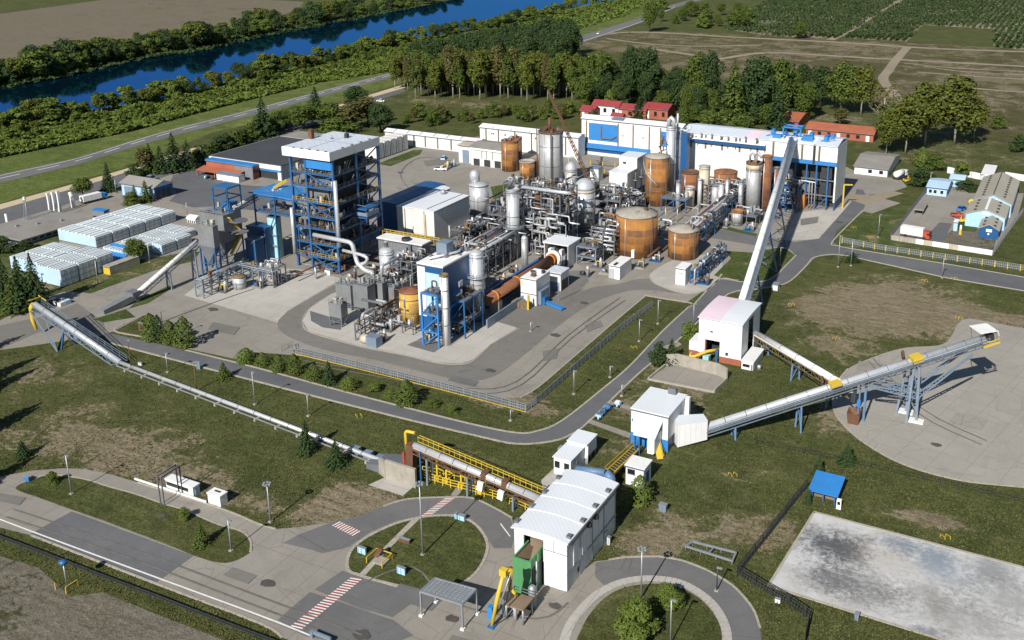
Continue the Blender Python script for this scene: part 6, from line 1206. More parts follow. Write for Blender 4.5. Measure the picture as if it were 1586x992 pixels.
c, r, z, t = tank('bleach_tower', 'tall grey silver tower with a rusty collar and curled pipes beside the main conveyor gallery', 1152.5, 1176, 333, 256, 'silverdull', 'flat', 'rustdark', 'tower', None, None, (.99, .86)); m = MB('silverdull'); [m.tube([(c.x + dx, c.y + dy, z), (c.x + dx, c.y + dy, z + 2.5), (c.x + dx + 1, c.y + dy, z + 3.6), (c.x + dx + 1.8, c.y + dy, z + 2.2)], .45, 8) for dx, dy in ((-1.5, 0), (0, 1.2), (1, -1))]; m.build('curled_pipe', t); MB('beige').lathe((c.x, c.y), [(r + .02, z - 2.1), (r + .07, z - 2.1), (r + .07, z - .2), (r + .02, z - .2)], 24).build('rusty_band', t)
tank('bleach_tower', 'dark brown rusty tower behind the grey tower with curled pipes', 1177, 1192, 329, 245, 'rustdark', 'flat', 'rustdark', 'tower', None, None, (.98,)); tank('brown_tank', 'brown tank with a conical lid between the beige column and the grey tower', 1104, 1140, 324, 271, 'rustdark', 'cone', 'rustdark')
tank('washer_tank', 'pale column with a slanted top left of the brown conical tank', 1081, 1098, 322, 260, 'beige', 'cone', 'silverdull', 'column', None, None, (.95, .5)); tank('brown_tank', 'open topped brown tank right of the dark blue shaft', 1054, 1081, 317, 271, 'rustdark', 'flat', 'brown'); tank('washer_tank', 'short beige tank with a grey upper half before the open brown tank', 1059, 1075, 325, 294, 'beige', 'flat', 'silverdull', rings=(.95, .55))
tank('chimney', 'slim pale pipe stack between the short beige tank and the slant topped column', 1079.5, 1086, 325, 280, 'silver', 'flat', 'silverdull', 'chimney', None, None, (), ladder=False); tank('mixing_tank', 'small grey riveted tank near the brown conical tank', 1101, 1113, 330, 290, 'silverdull', 'flat', 'steel'); tank('mixing_tank', 'slender silver vessel right of the small grey riveted tank', 1111, 1120, 333, 290, 'silver', 'dome', 'silver', 'vessel')
tank('mixing_tank', 'small grey tank with rusty lid and base below the grey tower', 1132, 1150, 351, 331, 'silverdull', 'flat', 'rust', skirt=.8); tank('mixing_tank', 'round silver tank on a wooden skid beside the blue pipe gantry', 362, 382, 450, 432, 'silver', 'cone', 'ochre', rings=(.5,))
tank('surge_tank', 'grey pot with pipe legs on the grass side rack', 700, 712, 470, 440, 'silverdull', 'dome', 'silver', 'vessel', None, .8); tank('surge_tank', 'silver vessel squeezed left of the pipe gantry under the pipes', 808, 818, 420, 372, 'silverdull', 'dome', 'silver', 'vessel', None, 1.)
# ---- boiler tower
X0, X1, Y0, Y1, Z = BT = bx(526.5, 424, 463, 594, 249)
t = thing('boiler_tower', 'tall open boiler tower of blue steel floors under a broad white flat roof', 'tower', (X0, Y0, 0))
xs_ = [X0, X0 + (X1 - X0) * .36, X1]; ys_ = [Y0, (Y0 + Y1) / 2, Y1]; fl = [Z * k for k in (.115, .235, .37, .475, .605, .74, .86)]
for i, x in enumerate(xs_):
 for j, y in enumerate(ys_):
  if i == 1 and j == 1: continue
  MB('blue').beam((x, y, 0), (x, y, Z), .6).build('column', t)
rg = random.Random(12)
for k, zf in enumerate(fl):
 fm = MB('blue').beam((X0, Y0, zf), (X1, Y0, zf), .34, .45).beam((X1, Y0, zf), (X1, Y1, zf), .34, .45).beam((X0, Y0, zf), (X0, Y1, zf), .34, .45).beam((X0, Y1, zf), (X1, Y1, zf), .34, .45); o = fm.build('floor_frame', t)
 d = MB('steel').box(X0 + .3, X1 - .3, Y0 + .3, Y1 - .3, zf - .1, zf + .1); sub(d, 'deck', o, t)
 rl = MB('ochre' if k % 4 else 'yellow')
 for h in (.6, 1.15): rl.beam((X0, Y0 - .3, zf + h), (X1, Y0 - .3, zf + h), .055).beam((X1 + .3, Y0, zf + h), (X1 + .3, Y1, zf + h), .055)
 for i in range(11): x = X0 + (X1 - X0) * i / 10; rl.beam((x, Y0 - .3, zf), (x, Y0 - .3, zf + 1.15), .08); y = Y0 + (Y1 - Y0) * i / 10; rl.beam((X1 + .3, y, zf), (X1 + .3, y, zf + 1.15), .08)
 sub(rl, 'railing', o, t)
 if k == 0: BI = Bits(t)
 for i in range(46):
  mt = rg.choice(['ochre', 'steel', 'silverdull', 'steel', 'blue', 'beige', 'dark', 'brown', 'dark'])
  if rg.random() < .55: x, y = rg.uniform(X0 + .5, X1 - .5), rg.uniform(Y0 + .3, Y0 + 2.2)
  else: x, y = rg.uniform(X1 - 2.4, X1 - .4), rg.uniform(Y0 + .5, Y1 - .5)
  q = rg.random(); h = rg.uniform(.5, 2.2)
  if q < .35: BI.mb('cabinet', mt).box(x - .4, x + .4, y - .35, y + .35, zf + .1, zf + h)
  elif q < .65: BI.mb('pot', mt).lathe((x, y), [(rg.uniform(.15, .4), zf + .1), (.3, zf + h)], 7)
  else: BI.mb('pipe', mt).beam((x, y, zf + .2), (x + rg.uniform(-1.5, 1.5), y + rg.uniform(-.3, .8), zf + h + rg.uniform(0, 1.6)), rg.uniform(.1, .28))
 if k == len(fl) - 1: BI.done()
zl = [0] + fl + [Z]
for k in range(len(zl) - 1):
 a, c_ = zl[k], zl[k + 1]
 if k in (0, 1, 4, 6): MB('blue').beam((xs_[1], Y0, a), (X1, Y0, c_), .28).beam((X1, Y0, a), (xs_[1], Y0, c_), .28).build('brace', t)
 if k in (2, 4, 5): MB('blue').beam((X0, Y0, c_), (xs_[1], Y0, a), .25).build('brace', t)
 MB('blue').beam((X1, ys_[1], a), (X1, Y1, c_), .26).beam((X1, Y1, a), (X1, ys_[1], c_), .26).build('brace', t)
 if k in (1, 3): MB('blue').beam((X1, Y0, a), (X1, ys_[1], c_), .26).build('brace', t)
cs = MB('dark').box(X0 + 2.4, X1 - 2.6, Y0 + 3., Y1 - 2.5, fl[1], Z - 1.).mat('greybox').box(X0 + 4., X1 - 4, Y0 + 2.3, Y0 + 2.99, fl[3], fl[5]).mat('steel').box(X0 + 6, X1 - 3, Y0 + 2.2, Y0 + 2.98, fl[5] + .2, fl[6]).mat('brown').lathe((xs_[1] + 3.5, Y0 + 1.8), [(1.2, fl[3] + .3), (1.2, fl[3] + 3)], 14); cs.build('boiler_casing', t)
MB('bluebright').box(xs_[1] + .4, X1 - .4, Y0 - .25, Y0 - .05, Z - 3., Z - .6).build('fascia_beam', t)
P = RY(437, 236, Y0 - 1.3); rx0 = alongX(Vector((X1, Y0 - 1.3, Z)), 437); rx1 = X1 + .3; ry0, ry1 = Y0 - 1.3, Y1 + .8; zt = zat((rx1, ry0, 0), 237)
rf = MB('whiteplain').box(rx0, rx1, ry0, ry1, Z + .003, zt).build('roof', t); o = MB('roofgrey').box(rx0 + .25, rx1 - .25, ry0 + .25, ry1 - .25, zt + .003, zt + .06); sub(o, 'roof_sheet', rf, t)
sx_ = rx0 + (rx1 - rx0) * .3; o = MB('brown').box(sx_ - 4.6, sx_ - 3.4, ry0 + (ry1 - ry0) * .48, ry0 + (ry1 - ry0) * .48 + 1.2, zt + .06, zt + 2.8); sub(o, 'roof_chimney', rf, t); o = MB('dark').box(sx_ + 4, sx_ + 5, ry0 + (ry1 - ry0) * .72, ry0 + (ry1 - ry0) * .72 + 1, zt + .06, zt + 1.4).mat('galv').lathe((sx_ + 1.5, ry0 + (ry1 - ry0) * .6), [(.3, zt + .06), (.3, zt + 1), (.05, zt + 1.2)], 8); sub(o, 'roof_vent', rf, t)
rs = MB('steel').box(rx0 + (rx1 - rx0) * .5 - .06, rx0 + (rx1 - rx0) * .5 + .06, ry0 + .3, ry1 - .3, zt + .06, zt + .1).box(rx0 + .3, rx1 - .3, (ry0 + ry1) / 2 - .06, (ry0 + ry1) / 2 + .06, zt + .06, zt + .1)
for i in range(5): x = rx0 + (rx1 - rx0) * (.22 + .17 * i); rs.box(x, x + .7, ry0 + .05, ry0 + .5, zt, zt + .25)
for i in range(4): y = ry0 + (ry1 - ry0) * (.25 + .18 * i); rs.box(rx1 - .5, rx1 - .05, y, y + .7, zt, zt + .25)
sub(rs, 'roof_seam', rf, t)
MB('silver').tube([(X1 + .9, Y0 - .5, fl[1] + .5), (X1 + .9, Y0 - .5, Z * .83)], .55, 10).build('downcomer_pipe', t); MB('silver').tube([(X0 - .3, Y0 - .8, fl[0]), (X0 - .3, Y0 - .8, fl[3] + 2)], .5, 10).build('downcomer_pipe', t)
bal = MB('blue').box(X1 + .4, X1 + 4.2, ys_[1] - 2, ys_[1] + 3.5, fl[3] + 1.2, fl[3] + 1.5).box(X1 + .4, X1 + 4.2, ys_[1] - 2, ys_[1] + 3.5, fl[2] + 2.2, fl[2] + 2.5)
for x in (X1 + .5, X1 + 4.1):
 for y in (ys_[1] - 1.9, ys_[1] + 3.4): bal.beam((x, y, fl[2] + 1), (x, y, fl[3] + 2.6), .2)
bal.mat('bluegrey').beam((X1 + .4, ys_[1] - 2, fl[3] + 2.6), (X1 + 4.2, ys_[1] - 2, fl[3] + 2.6), .12).beam((X1 + 4.2, ys_[1] - 2, fl[3] + 2.6), (X1 + 4.2, ys_[1] + 3.5, fl[3] + 2.6), .12).beam((X1 + 4.2, ys_[1] - 2, fl[3]), (X1 + 4.2, ys_[1] + 3.5, fl[3]), .5, 1.2).beam((X1 + .4, ys_[1] - 2, fl[3]), (X1 + 4.2, ys_[1] - 2, fl[3]), .2, 1.); bal.build('balcony', t)
# ---- things in front of the tower placed on the planes of its faces
NP = [0]
def pipe(pts, r, mat='silver', lab='silver process pipe among the tangle of pipes in the middle of the plant', group='process pipes in the tangle', legs=0):
 c = Vector(pts[0]); NP[0] += 1
 if legs or group is None:
  t = thing('process_pipe', lab, 'pipe', (c.x, c.y, 0), group); MB(mat).bent(pts, r, 8).build('run', t)
  for k in range(legs): p = Vector(pts[0]).lerp(Vector(pts[-1]), (k + .5) / legs); MB('steel').beam((p.x, p.y, 0), (p.x, p.y, p.z), .2).build('leg', t)
  return t
 return solo(MB(mat).bent(pts, r, 8), 'process_pipe', lab, 'pipe', c, group)
yf = Y0 - 1.6
a, c_ = RY(486, 364, yf), RY(545, 376, yf); d = RY(551, 399, yf); e = RY(568, 402, yf)
pipe([a, c_, (c_.x + .8, yf, d.z + 1), d, (d.x + .8, yf - .4, d.z - 1.5), (d.x + 3.5, yf - .6, d.z - 3.2), (d.x + 6.5, yf - .6, d.z - 3.2), (d.x + 6.6, yf - .6, .6)], .62, 'silver', 'thick silver pipe crossing the front of the boiler tower and dropping in a bend', None)
pipe([RY(531, 388, yf), RY(560, 395, yf), RY(570, 400, yf), RY(566, 408, yf), RY(553, 410, yf)], .45, 'silver', 'snaking silver pipe below the thick pipe at the tower corner', None)
# front blue boxed building
b = BX['bluebox'] = bx(690, 522, 651, 735, 416); H = b[4]
t = hall('scrubber_building', 'blue boxed building with a white flat top behind the plain white chimney', b, 'blueclad', 'whiteplain', 'flat', .4, .1)
panel(t, 'white_face', b, 'F', 0, .3, H * .25, H * .97, 'whiteplain', .1); panel(t, 'pale_face', b, 'F', .31, .98, H * .4, H * .9, 'tapeblue', .08); panel(t, 'steel_frame', b, 'R', .1, .16, .2, H * .6, 'bluegrey', .3); panel(t, 'duct', b, 'R', .55, .8, H * .2, H * .55, 'steel', 1.2); panel(t, 'sign', b, 'R', .5, .62, H * .6, H * .68, 'whiteplain', .1); panel(t, 'steel_frame', b, 'R', .05, .95, H * .38, H * .42, 'bluebright', .4)
MB('bluegrey').cbox(Vector((b[1] - 4, b[3] - 6, H + .4)), 3., 3., 3.6).build('roof_unit', t); rp = Bits(t); rg = random.Random(2)
for k in range(14): x, y = rg.uniform(b[1] - 7, b[1] - .5), rg.uniform(b[3] - 9, b[3] - .5); rp.mb('roof_equipment', 'steel').box(x, x + rg.uniform(.3, 1.2), y, y + rg.uniform(.3, 1.), H + .4, H + rg.uniform(.7, 1.6))
rp.done(); MB('silver').bent([(b[0] + 2, b[2] + 2, H + 1), (b[0] + 6, b[2] + 9, H + 1.2), (b[1] - 2, b[2] + 11, H + 1.2)], .3).build('roof_pipe', t)
def frame(name, lab, x0, x1, y0, y1, z, levels, mat, cat='frame', nx=2, ny=2, col=.3, decks=(), brace=True, group=None, clutter=0, seed=1, rail=None):
 t = thing(name, lab, cat, ((x0 + x1) / 2, (y0 + y1) / 2, 0), group); rg = random.Random(seed)
 xs = [x0 + (x1 - x0) * i / (nx - 1) for i in range(nx)]; ys = [y0 + (y1 - y0) * i / (ny - 1) for i in range(ny)]
 for x in xs:
  for y in ys: MB(mat).beam((x, y, 0), (x, y, z), col).build('post', t)
 for k, f in enumerate(levels):
  zz = z * f; m = MB(mat)
  for x in xs: m.beam((x, y0, zz), (x, y1, zz), col * .8)
  for y in ys: m.beam((x0, y, zz), (x1, y, zz), col * .8)
  o = m.build('level_frame', t)
  if k in decks: d = MB('steel').box(x0 + .1, x1 - .1, y0 + .1, y1 - .1, zz + col * .41, zz + col * .41 + .1); sub(d, 'deck', o, t)
  if rail:
   r_ = MB(rail)
   for h in (.6, 1.15): r_.beam((x0, y0, zz + h), (x1, y0, zz + h), .08).beam((x1, y0, zz + h), (x1, y1, zz + h), .08)
   n = max(2, int((x1 - x0) / 1.5)); [r_.beam((x0 + (x1 - x0) * i / n, y0, zz), (x0 + (x1 - x0) * i / n, y0, zz + 1.15), .07) for i in range(n + 1)]; n = max(2, int((y1 - y0) / 1.5)); [r_.beam((x1, y0 + (y1 - y0) * i / n, zz), (x1, y0 + (y1 - y0) * i / n, zz + 1.15), .07) for i in range(n + 1)]
   sub(r_, 'railing', o, t)
  if clutter:
   if k == 0: BI = Bits(t)
   for i in range(clutter):
    mt = rg.choice(['steel', 'silver', 'silverdull', 'dark', 'ochre', 'galv', 'brown', 'silver']); x, y = rg.uniform(x0 + .4, x1 - .4), rg.uniform(y0 + .2, y1 - .4); h = rg.uniform(.5, 2.2); u = rg.random()
    if u < .3: BI.mb('cabinet', mt).box(x - .4, x + .4, y - .4, y + .4, zz + .15, zz + h)
    elif u < .6: BI.mb('pot', mt).lathe((x, y), [(rg.uniform(.2, .5), zz + .15), (.35, zz + h)], 8)
    else: w_ = rg.uniform(1, 3.5); BI.mb('pipe', mt).bent([(x, y, zz + .2), (x, y, zz + h), (min(x + w_, x1), y, zz + h), (min(x + w_, x1), y, zz + .2 + h * .3)], rg.uniform(.1, .28), 6)
   if k == len(levels) - 1: BI.done()
 if brace:
  m, m2 = MB(mat), MB(mat)
  for k in range(len(levels)):
   za = 0 if k == 0 else z * levels[k - 1]; zb_ = z * levels[k]; m.beam((xs[0], y0, za), (xs[1], y0, zb_), col * .6); m2.beam((x1, ys[0], zb_), (x1, ys[1], za), col * .6)
  m.build('brace', t); m2.build('brace', t)
 return t
q = G(680.5, 540); x0 = alongX(q, 656); frame('scaffold_tower', 'bright blue scaffold tower at the front corner of the plant', x0, q.x, q.y, q.y + 4.5, zat(q, 458), (.28, .6, .98), 'bluebright', 'scaffold', 2, 2, .38, (1, 2), True, None, 8, 3, 'blue')
frame('scaffold_tower', 'blue scaffold tower between the white chimney and the round topped column', BX['bluebox'][1] + 1., BX['bluebox'][1] + 5, BX['bluebox'][2] + 1, BX['bluebox'][2] + 9, H * .55, (.4, .97), 'blue', 'scaffold', 2, 3, .3, (0, 1), True, None, 6, 4)
# grey filter boxes at front left
def greybox(x0, y0, xa, xb, yt, zlo, lab, legmat='steel', hop=True):
 b = bx(x0, y0, xa, xb, yt); t = thing('filter_vessel', lab, 'filter', (b[0], b[2], 0)); Hh = b[4]; z0 = Hh * zlo
 MB('greybox').box(*b[:4], z0, Hh).build('casing', t)
 if hop:
  c = ((b[0] + b[1]) / 2, (b[2] + b[3]) / 2); s = .3; m = MB('steel').add([(b[0], b[2], z0 - .002), (b[1], b[2], z0 - .002), (b[1], b[3], z0 - .002), (b[0], b[3], z0 - .002), (c[0] - s, c[1] - s, z0 * .35), (c[0] + s, c[1] - s, z0 * .35), (c[0] + s, c[1] + s, z0 * .35), (c[0] - s, c[1] + s, z0 * .35)], [(0, 1, 5, 4), (1, 2, 6, 5), (2, 3, 7, 6), (3, 0, 4, 7), (4, 5, 6, 7)]); m.build('hopper', t)
 for x in (b[0] + .15, b[1] - .15):
  for y in (b[2] + .15, b[3] - .15): MB(legmat).beam((x, y, 0), (x, y, z0), .35).build('leg', t)
 m = MB(legmat).beam((b[0], b[2], z0 * .5), (b[1], b[2], z0 * .5), .2).beam((b[0], b[2], z0 * .1), (b[1], b[2], z0 * .9), .15).beam((b[1], b[2], z0 * .1), (b[1], b[3], z0 * .9), .15); m.build('brace', t)
 m = MB('galv')
 for h in (.6, 1.1): m.beam((b[0], b[2], Hh + h), (b[1], b[2], Hh + h), .08).beam((b[1], b[2], Hh + h), (b[1], b[3], Hh + h), .08)
 for i in range(5): m.beam((b[0] + (b[1] - b[0]) * i / 4, b[2], Hh), (b[0] + (b[1] - b[0]) * i / 4, b[2], Hh + 1.1), .08)
 m.build('railing', t); rg = random.Random(x0)
 m = Bits(t)
 for i in range(8): x, y = rg.uniform(b[0] + .3, b[1] - .8), rg.uniform(b[2] + .3, b[3] - .8); m.mb('top_equipment', rg.choice(['steel', 'galv', 'beige', 'silverdull'])).box(x, x + rg.uniform(.3, 1.), y, y + rg.uniform(.3, 1.), Hh, Hh + rg.uniform(.4, 1.6))
 m.done(); return b, t
greybox(530, 508, 511, 540, 473, .4, 'grey filter box on legs nearest the curved lane'); greybox(545, 482, 522, 556, 444, .3, 'middle grey filter box behind the one on legs'); greybox(571, 485, 543, 583, 445, .12, 'largest grey filter box with a yellow rail', hop=False); greybox(594, 478, 572, 602, 440, .1, 'dark grey filter box right of the largest one', hop=False); greybox(612, 478, 603, 640, 447, .1, 'pale filter box left of the ochre tank', hop=False)
# silo block at left
b, t = greybox(354, 421, 317, 381, 335, .52, 'big grey ribbed silo block on blue legs at the left of the plant', 'blue'); SB = b
m = MB('blue').box(b[0] + 5, b[0] + 9, b[2] + 4, b[2] + 8, b[4] + .1, b[4] + .4)
for x in (b[0] + 3, b[0] + 8.5):
 for y in (b[2] + 3, b[2] + 8): m.beam((x, y, b[4]), (x, y, b[4] + 7), .3)
for z in (4, 7): m.beam((b[0] + 3, b[2] + 3, b[4] + z), (b[0] + 8.5, b[2] + 3, b[4] + z), .3).beam((b[0] + 8.5, b[2] + 3, b[4] + z), (b[0] + 8.5, b[2] + 8, b[4] + z), .3).beam((b[0] + 3, b[2] + 3, b[4] + z), (b[0] + 3, b[2] + 8, b[4] + z), .3).beam((b[0] + 3, b[2] + 8, b[4] + z), (b[0] + 8.5, b[2] + 8, b[4] + z), .3)
m.beam((b[0] + 3, b[2] + 3, b[4]), (b[0] + 8.5, b[2] + 3, b[4] + 4), .2).box(b[0] + 3, b[0] + 8.5, b[2] + 3, b[2] + 8, b[4] + 7, b[4] + 7.2).box(b[0] + 5, b[0] + 8, b[2] + 4, b[2] + 7, b[4] + .2, b[4] + 2.5); m.build('hoist_frame', t)
m = MB('yellow').beam((b[1] + .6, b[2] + 1, b[4] * .3), (b[1] + .6, b[2] + 6, b[4] * .62), 1., .2).beam((b[1] + .6, b[2] + 6, b[4] * .62), (b[1] + .6, b[2] + 1.5, b[4] * .95), 1., .2); m.build('stair', t)
m = MB('steel').lathe((b[1] + 1.5, b[2] + 4), [(2.6, b[4] * .66), (2.6, b[4] * .66 + .2)], 14).lathe((b[1] + 1.5, b[2] + 4), [(2.6, b[4] * .86), (2.6, b[4] * .86 + .2)], 14); m.build('platform', t)
b, t = greybox(338, 437, 314, 346, 352, .62, 'narrow grey silo with a stepped top in front of the ribbed block', 'blue')
b = bx(414, 405, 386, 430, 356); t = hall('blue_shed', 'dark blue clad shed in the shade behind the grey silo block', b, 'blueclad', 'blueclad', 'flat', .3, .1, 'shed'); b = bx(398, 412, 383, 412, 374); hall('blue_tank_house', 'low dark blue house right of the grey silo block', b, 'blueclad', 'bluegrey', 'flat', .3, .1, 'shed')
b = bx(433, 401, 419, 440, 338); t = hall('turquoise_tower', 'slim turquoise casing at the left foot of the boiler tower', b, 'turq', 'dark', 'flat', .2, .05, 'casing'); panel(t, 'ring', b, 'F', -.2, 1.2, b[4] * .3, b[4] * .33, 'galv', .6); panel(t, 'ring', b, 'F', -.2, 1.2, b[4] * .55, b[4] * .58, 'galv', .4)
q = G(452, 400); zz = zat(q, 302); x0 = alongX(q, 413); t = frame('transfer_platform', 'bright blue roofed platform joining the inclined conveyor to the boiler tower', x0, X0 - .6, q.y - 3, q.y + 6, zz, (.72, .97), 'blue', 'platform', 3, 2, .35, (0,), True, None, 10, 7, 'blue'); MB('bluebright').box(x0 - 1, X0 - .5, q.y - 4, q.y + 6.5, zz + .2, zz + .5).build('roof', t)
m = MB('yellow').beam((x0 + 3, q.y + 2, zz + .6), (x0 + 5.5, q.y + 5, zz + 2.6), .7); m.build('crane_arm', t)
# ---- conveyors
def gallery(name, lab, a, c, r, frame_mat='bluegrey', cover='silver', legs=(), legmat='blue', truss=2.2, walk='yellow', seams=10, spread=1.8):
 a, c = Vector(a), Vector(c); d = (c - a).normalized(); s = Vector((d.y, -d.x, 0)).normalized(); up = s.cross(d).normalized(); up = up if up.z > 0 else -up
 t = thing(name, lab, 'conveyor', (a.x, a.y, 0)); m = MB(cover); n = 10; L = (c - a).length
 ring = [s * (r * math.cos(math.pi * k / n)) + up * (r * math.sin(math.pi * k / n)) for k in range(n + 1)] + [-s * r - up * r * .5, s * r - up * r * .5]
 m.add([a + v for v in ring] + [c + v for v in ring], [tuple(range(len(ring)))[::-1], tuple(range(len(ring), 2 * len(ring)))] + [(i, (i + 1) % len(ring), len(ring) + (i + 1) % len(ring), len(ring) + i) for i in range(len(ring))], False)
 for i in range(len(m.sm) - len(ring), len(m.sm) - 2): m.sm[i] = True
 cv = m.build('belt_cover', t); m = MB('steel')
 for k in range(1, seams):
  p = a.lerp(c, k / seams); R2 = r * 1.05
  for j in range(n): m.beam(p + s * R2 * math.cos(math.pi * j / n) + up * R2 * math.sin(math.pi * j / n), p + s * R2 * math.cos(math.pi * (j + 1) / n) + up * R2 * math.sin(math.pi * (j + 1) / n), .14, .05)
 sub(m, 'cover_seam', cv, t)
 m = MB(frame_mat); nb = max(4, int(L / 2.6)); w = r * 1.15
 for sg in (-1, 1):
  p0, p1 = a + s * w * sg - up * r * .55, c + s * w * sg - up * r * .55; q0, q1 = p0 - up * truss * .6, p1 - up * truss * .6; m.beam(p0, p1, .16, .22).beam(q0, q1, .16, .2)
  for k in range(nb): u0, u1 = p0.lerp(p1, k / nb), p0.lerp(p1, (k + 1) / nb); l0, l1 = q0.lerp(q1, k / nb), q0.lerp(q1, (k + 1) / nb); m.beam(u0, l0, .1); m.beam(l0 if k % 2 else u0, u1 if k % 2 else l1, .1)
 m.build('truss', t)
 if walk:
  m = MB('steel').beam(a + s * (w + .55) - up * r * .6, c + s * (w + .55) - up * r * .6, .9, .08); wk = m.build('walkway', t); m = MB(walk)
  for h in (.6, 1.15): m.beam(a + s * (w + 1) + Vector((0, 0, h)) - up * r * .6, c + s * (w + 1) + Vector((0, 0, h)) - up * r * .6, .08)
  for k in range(nb + 1): p = a.lerp(c, k / nb) + s * (w + 1) - up * r * .6; m.beam(p, p + Vector((0, 0, 1.15)), .08)
  sub(m, 'railing', wk, t)
 for f in legs:
  p = a.lerp(c, f) - up * (r * .55 + truss * .6); h = Vector((s.x, s.y, 0))
  for sg in (-1, 1): m = MB(legmat).beam(p + h * w * sg, Vector((p.x, p.y, 0)) + h * (w + spread * p.z / 12) * sg, .34); m.build('leg', t)
  m = MB(legmat); kz = max(1, int(p.z / 4))
  for k in range(kz):
   f0, f1 = k / kz, (k + 1) / kz; wa, wb = w + spread * p.z / 12 * (1 - f0), w + spread * p.z / 12 * (1 - f1); za, zb2 = p.z * f0 * .98, p.z * f1 * .98; pb = Vector((p.x, p.y, 0))
   m.beam(pb + h * wa + Vector((0, 0, za)), pb - h * wb + Vector((0, 0, zb2)), .16).beam(pb - h * wb + Vector((0, 0, zb2)), pb + h * wb + Vector((0, 0, zb2)), .18)
  m.build('leg_brace', t)
 return t, d, s, up
pk, lc = BX['pink'], BX['longC']
pa = RY(1146, 474, pk[3] - 1); pc = RY(1226, 216, lc[2] + 1)
t, d, s, up = gallery('main_gallery', 'longest conveyor gallery, white, climbing from the pink roofed building to the long hall', pa, pc, .78, 'paleblue', 'whiteplain', (.2, .42, .62, .8), 'paleblue', 3.2, 'bluegrey', 12, 2.6)
m = MB('bluebright').beam(pc + Vector((-3, 0, 1)), pc + Vector((-3, 0, 4)), .5).beam(pc + Vector((3, 0, 1)), pc + Vector((3, 0, 4)), .5).beam(pc + Vector((-3, 0, 4)), pc + Vector((3, 0, 4)), .5).beam(pc + Vector((-3, 4, 4)), pc + Vector((3, 4, 4)), .5).beam(pc + Vector((-3, 0, 4)), pc + Vector((-3, 4, 4)), .4).beam(pc + Vector((3, 0, 4)), pc + Vector((3, 4, 4)), .4).box(pc.x + 3.5, pc.x + 7, pc.y + 1, pc.y + 3, pc.z - 1, pc.z + 1.4).box(pc.x - 7, pc.x - 4, pc.y + 1, pc.y + 3, pc.z - 1, pc.z + .8); m.build('head_frame', t)
B1 = G(1134, 678); B1 = Vector((B1.x, B1.y, zat(B1, 648))); B2 = G(1411, 646); B2 = Vector((B2.x, B2.y, zat(B2, 557)))
f0 = bis(lambda f: PX(B1.lerp(B2, f))[0] - 1090, -.6, .5); f1 = bis(lambda f: PX(B1.lerp(B2, f))[0] - 1524, .8, 2.2); S0, S1 = B1.lerp(B2, f0), B1.lerp(B2, f1)
tt = lambda px: bis(lambda f: PX(S0.lerp(S1, f))[0] - px, 0, 1)
t, d, s, up = gallery('stacker_boom', 'long silver stacker boom rising over the concrete storage pad', S0, S1, .72, 'bluegrey', 'silver', (tt(1135), tt(1237)), 'paleblue', 2., 'bluegrey', 14, 1.)
for px, w_ in ((1292, 2.2), (1417, 2.6)): p = S0.lerp(S1, tt(px)); MB('yellow').beam(p - d * 1.1 + up * .7 + s * .6, p + d * 1.1 + up * .7 + s * .6, w_ * .8, w_ * .42).build('drive_cover', t); MB('brown').beam(p - s * 1.6 - d * 1.6, p - s * 1.2 + up * 2. - d * 1.8, .5).beam(p - s * .4 + up * 1.2 - d * 2, p - s * .4 + up * 2.6 - d * 2, .3).build('winch', t)
p = S1; MB('whiteplain').beam(p - d * 1.8 + up * 2.4, p + d * 2 + up * 1.8, 4., .15).beam(p + d * 2.05 + up * 1.8 , p + d * 2.2 + up * .6, 4., .1).build('head_canopy', t); m = MB('steel'); [m.beam(p + d * e + s * f - up * .8, p + d * e + s * f + up * 2.2, .16) for e in (-1.6, 1.8) for f in (-1.8, 1.8)]; m.mat('yellow').beam(p + d * 2.2 - s * 1.9, p + d * 2.2 + s * 1.9, .12).beam(p + s * 2 - d * 1.5, p + s * 2 + d * 2.2, .12).beam(p + s * 2 - d * 1.5 - up * .8, p + s * 2 + d * 2.2 - up * .8, .3); m.build('head_frame', t)
MB('dark').beam(p + d * .6, p + d * 1.8, 1.6, 1.4).build('head_drum', t)
hb = Vector((s.x, s.y, 0)).normalized(); hd = Vector((d.x, d.y, 0)).normalized()
pb = Vector((B2.x, B2.y, 0)); nodeA = pb + Vector((0, 0, B2.z * .48))
for sg, off in ((-1, 0), (1, 0)): MB('bluegrey').beam(pb + hb * 2. * sg, B2 + hb * 1.3 * sg - Vector((0, 0, 1)), .5).build('tower_leg', t); MB('bluegrey').beam(pb + hb * 2. * sg + hd * -2.2, B2 + hb * 1.3 * sg - hd * 1.2 - Vector((0, 0, 1.2)), .42).build('tower_leg', t); MB('whiteplain').box(pb.x + hb.x * 2 * sg - 1.4, pb.x + hb.x * 2 * sg + 1.4, pb.y + hb.y * 2 * sg - 1, pb.y + hb.y * 2 * sg + 1, 0, .3).build('footing', t)
m = MB('bluegrey')
for sg in (-1, 1):
 na = nodeA + hb * 1.6 * sg; e1 = S0.lerp(S1, tt(1500)) - up * 2 + s * 1.2 * sg; e2 = S0.lerp(S1, tt(1340)) - up * 1.6 + s * 1.2 * sg
 for (u, v) in ((na, e1), (na, e2)):
  u2, v2 = u + Vector((0, 0, -1.3)), v + Vector((0, 0, -.3)); m.beam(u, v, .24).beam(u2, v2, .22)
  for k in range(9): m.beam(u.lerp(v, k / 9), u2.lerp(v2, (k + 1) / 9), .12).beam(u2.lerp(v2, k / 9), u.lerp(v, k / 9), .12)
 m.beam(na, B2 - hd * 9 + hb * sg * 1.2 + Vector((0, 0, -3.3)), .16).beam(na, na - hb * 1.6 * sg * 2, .25)
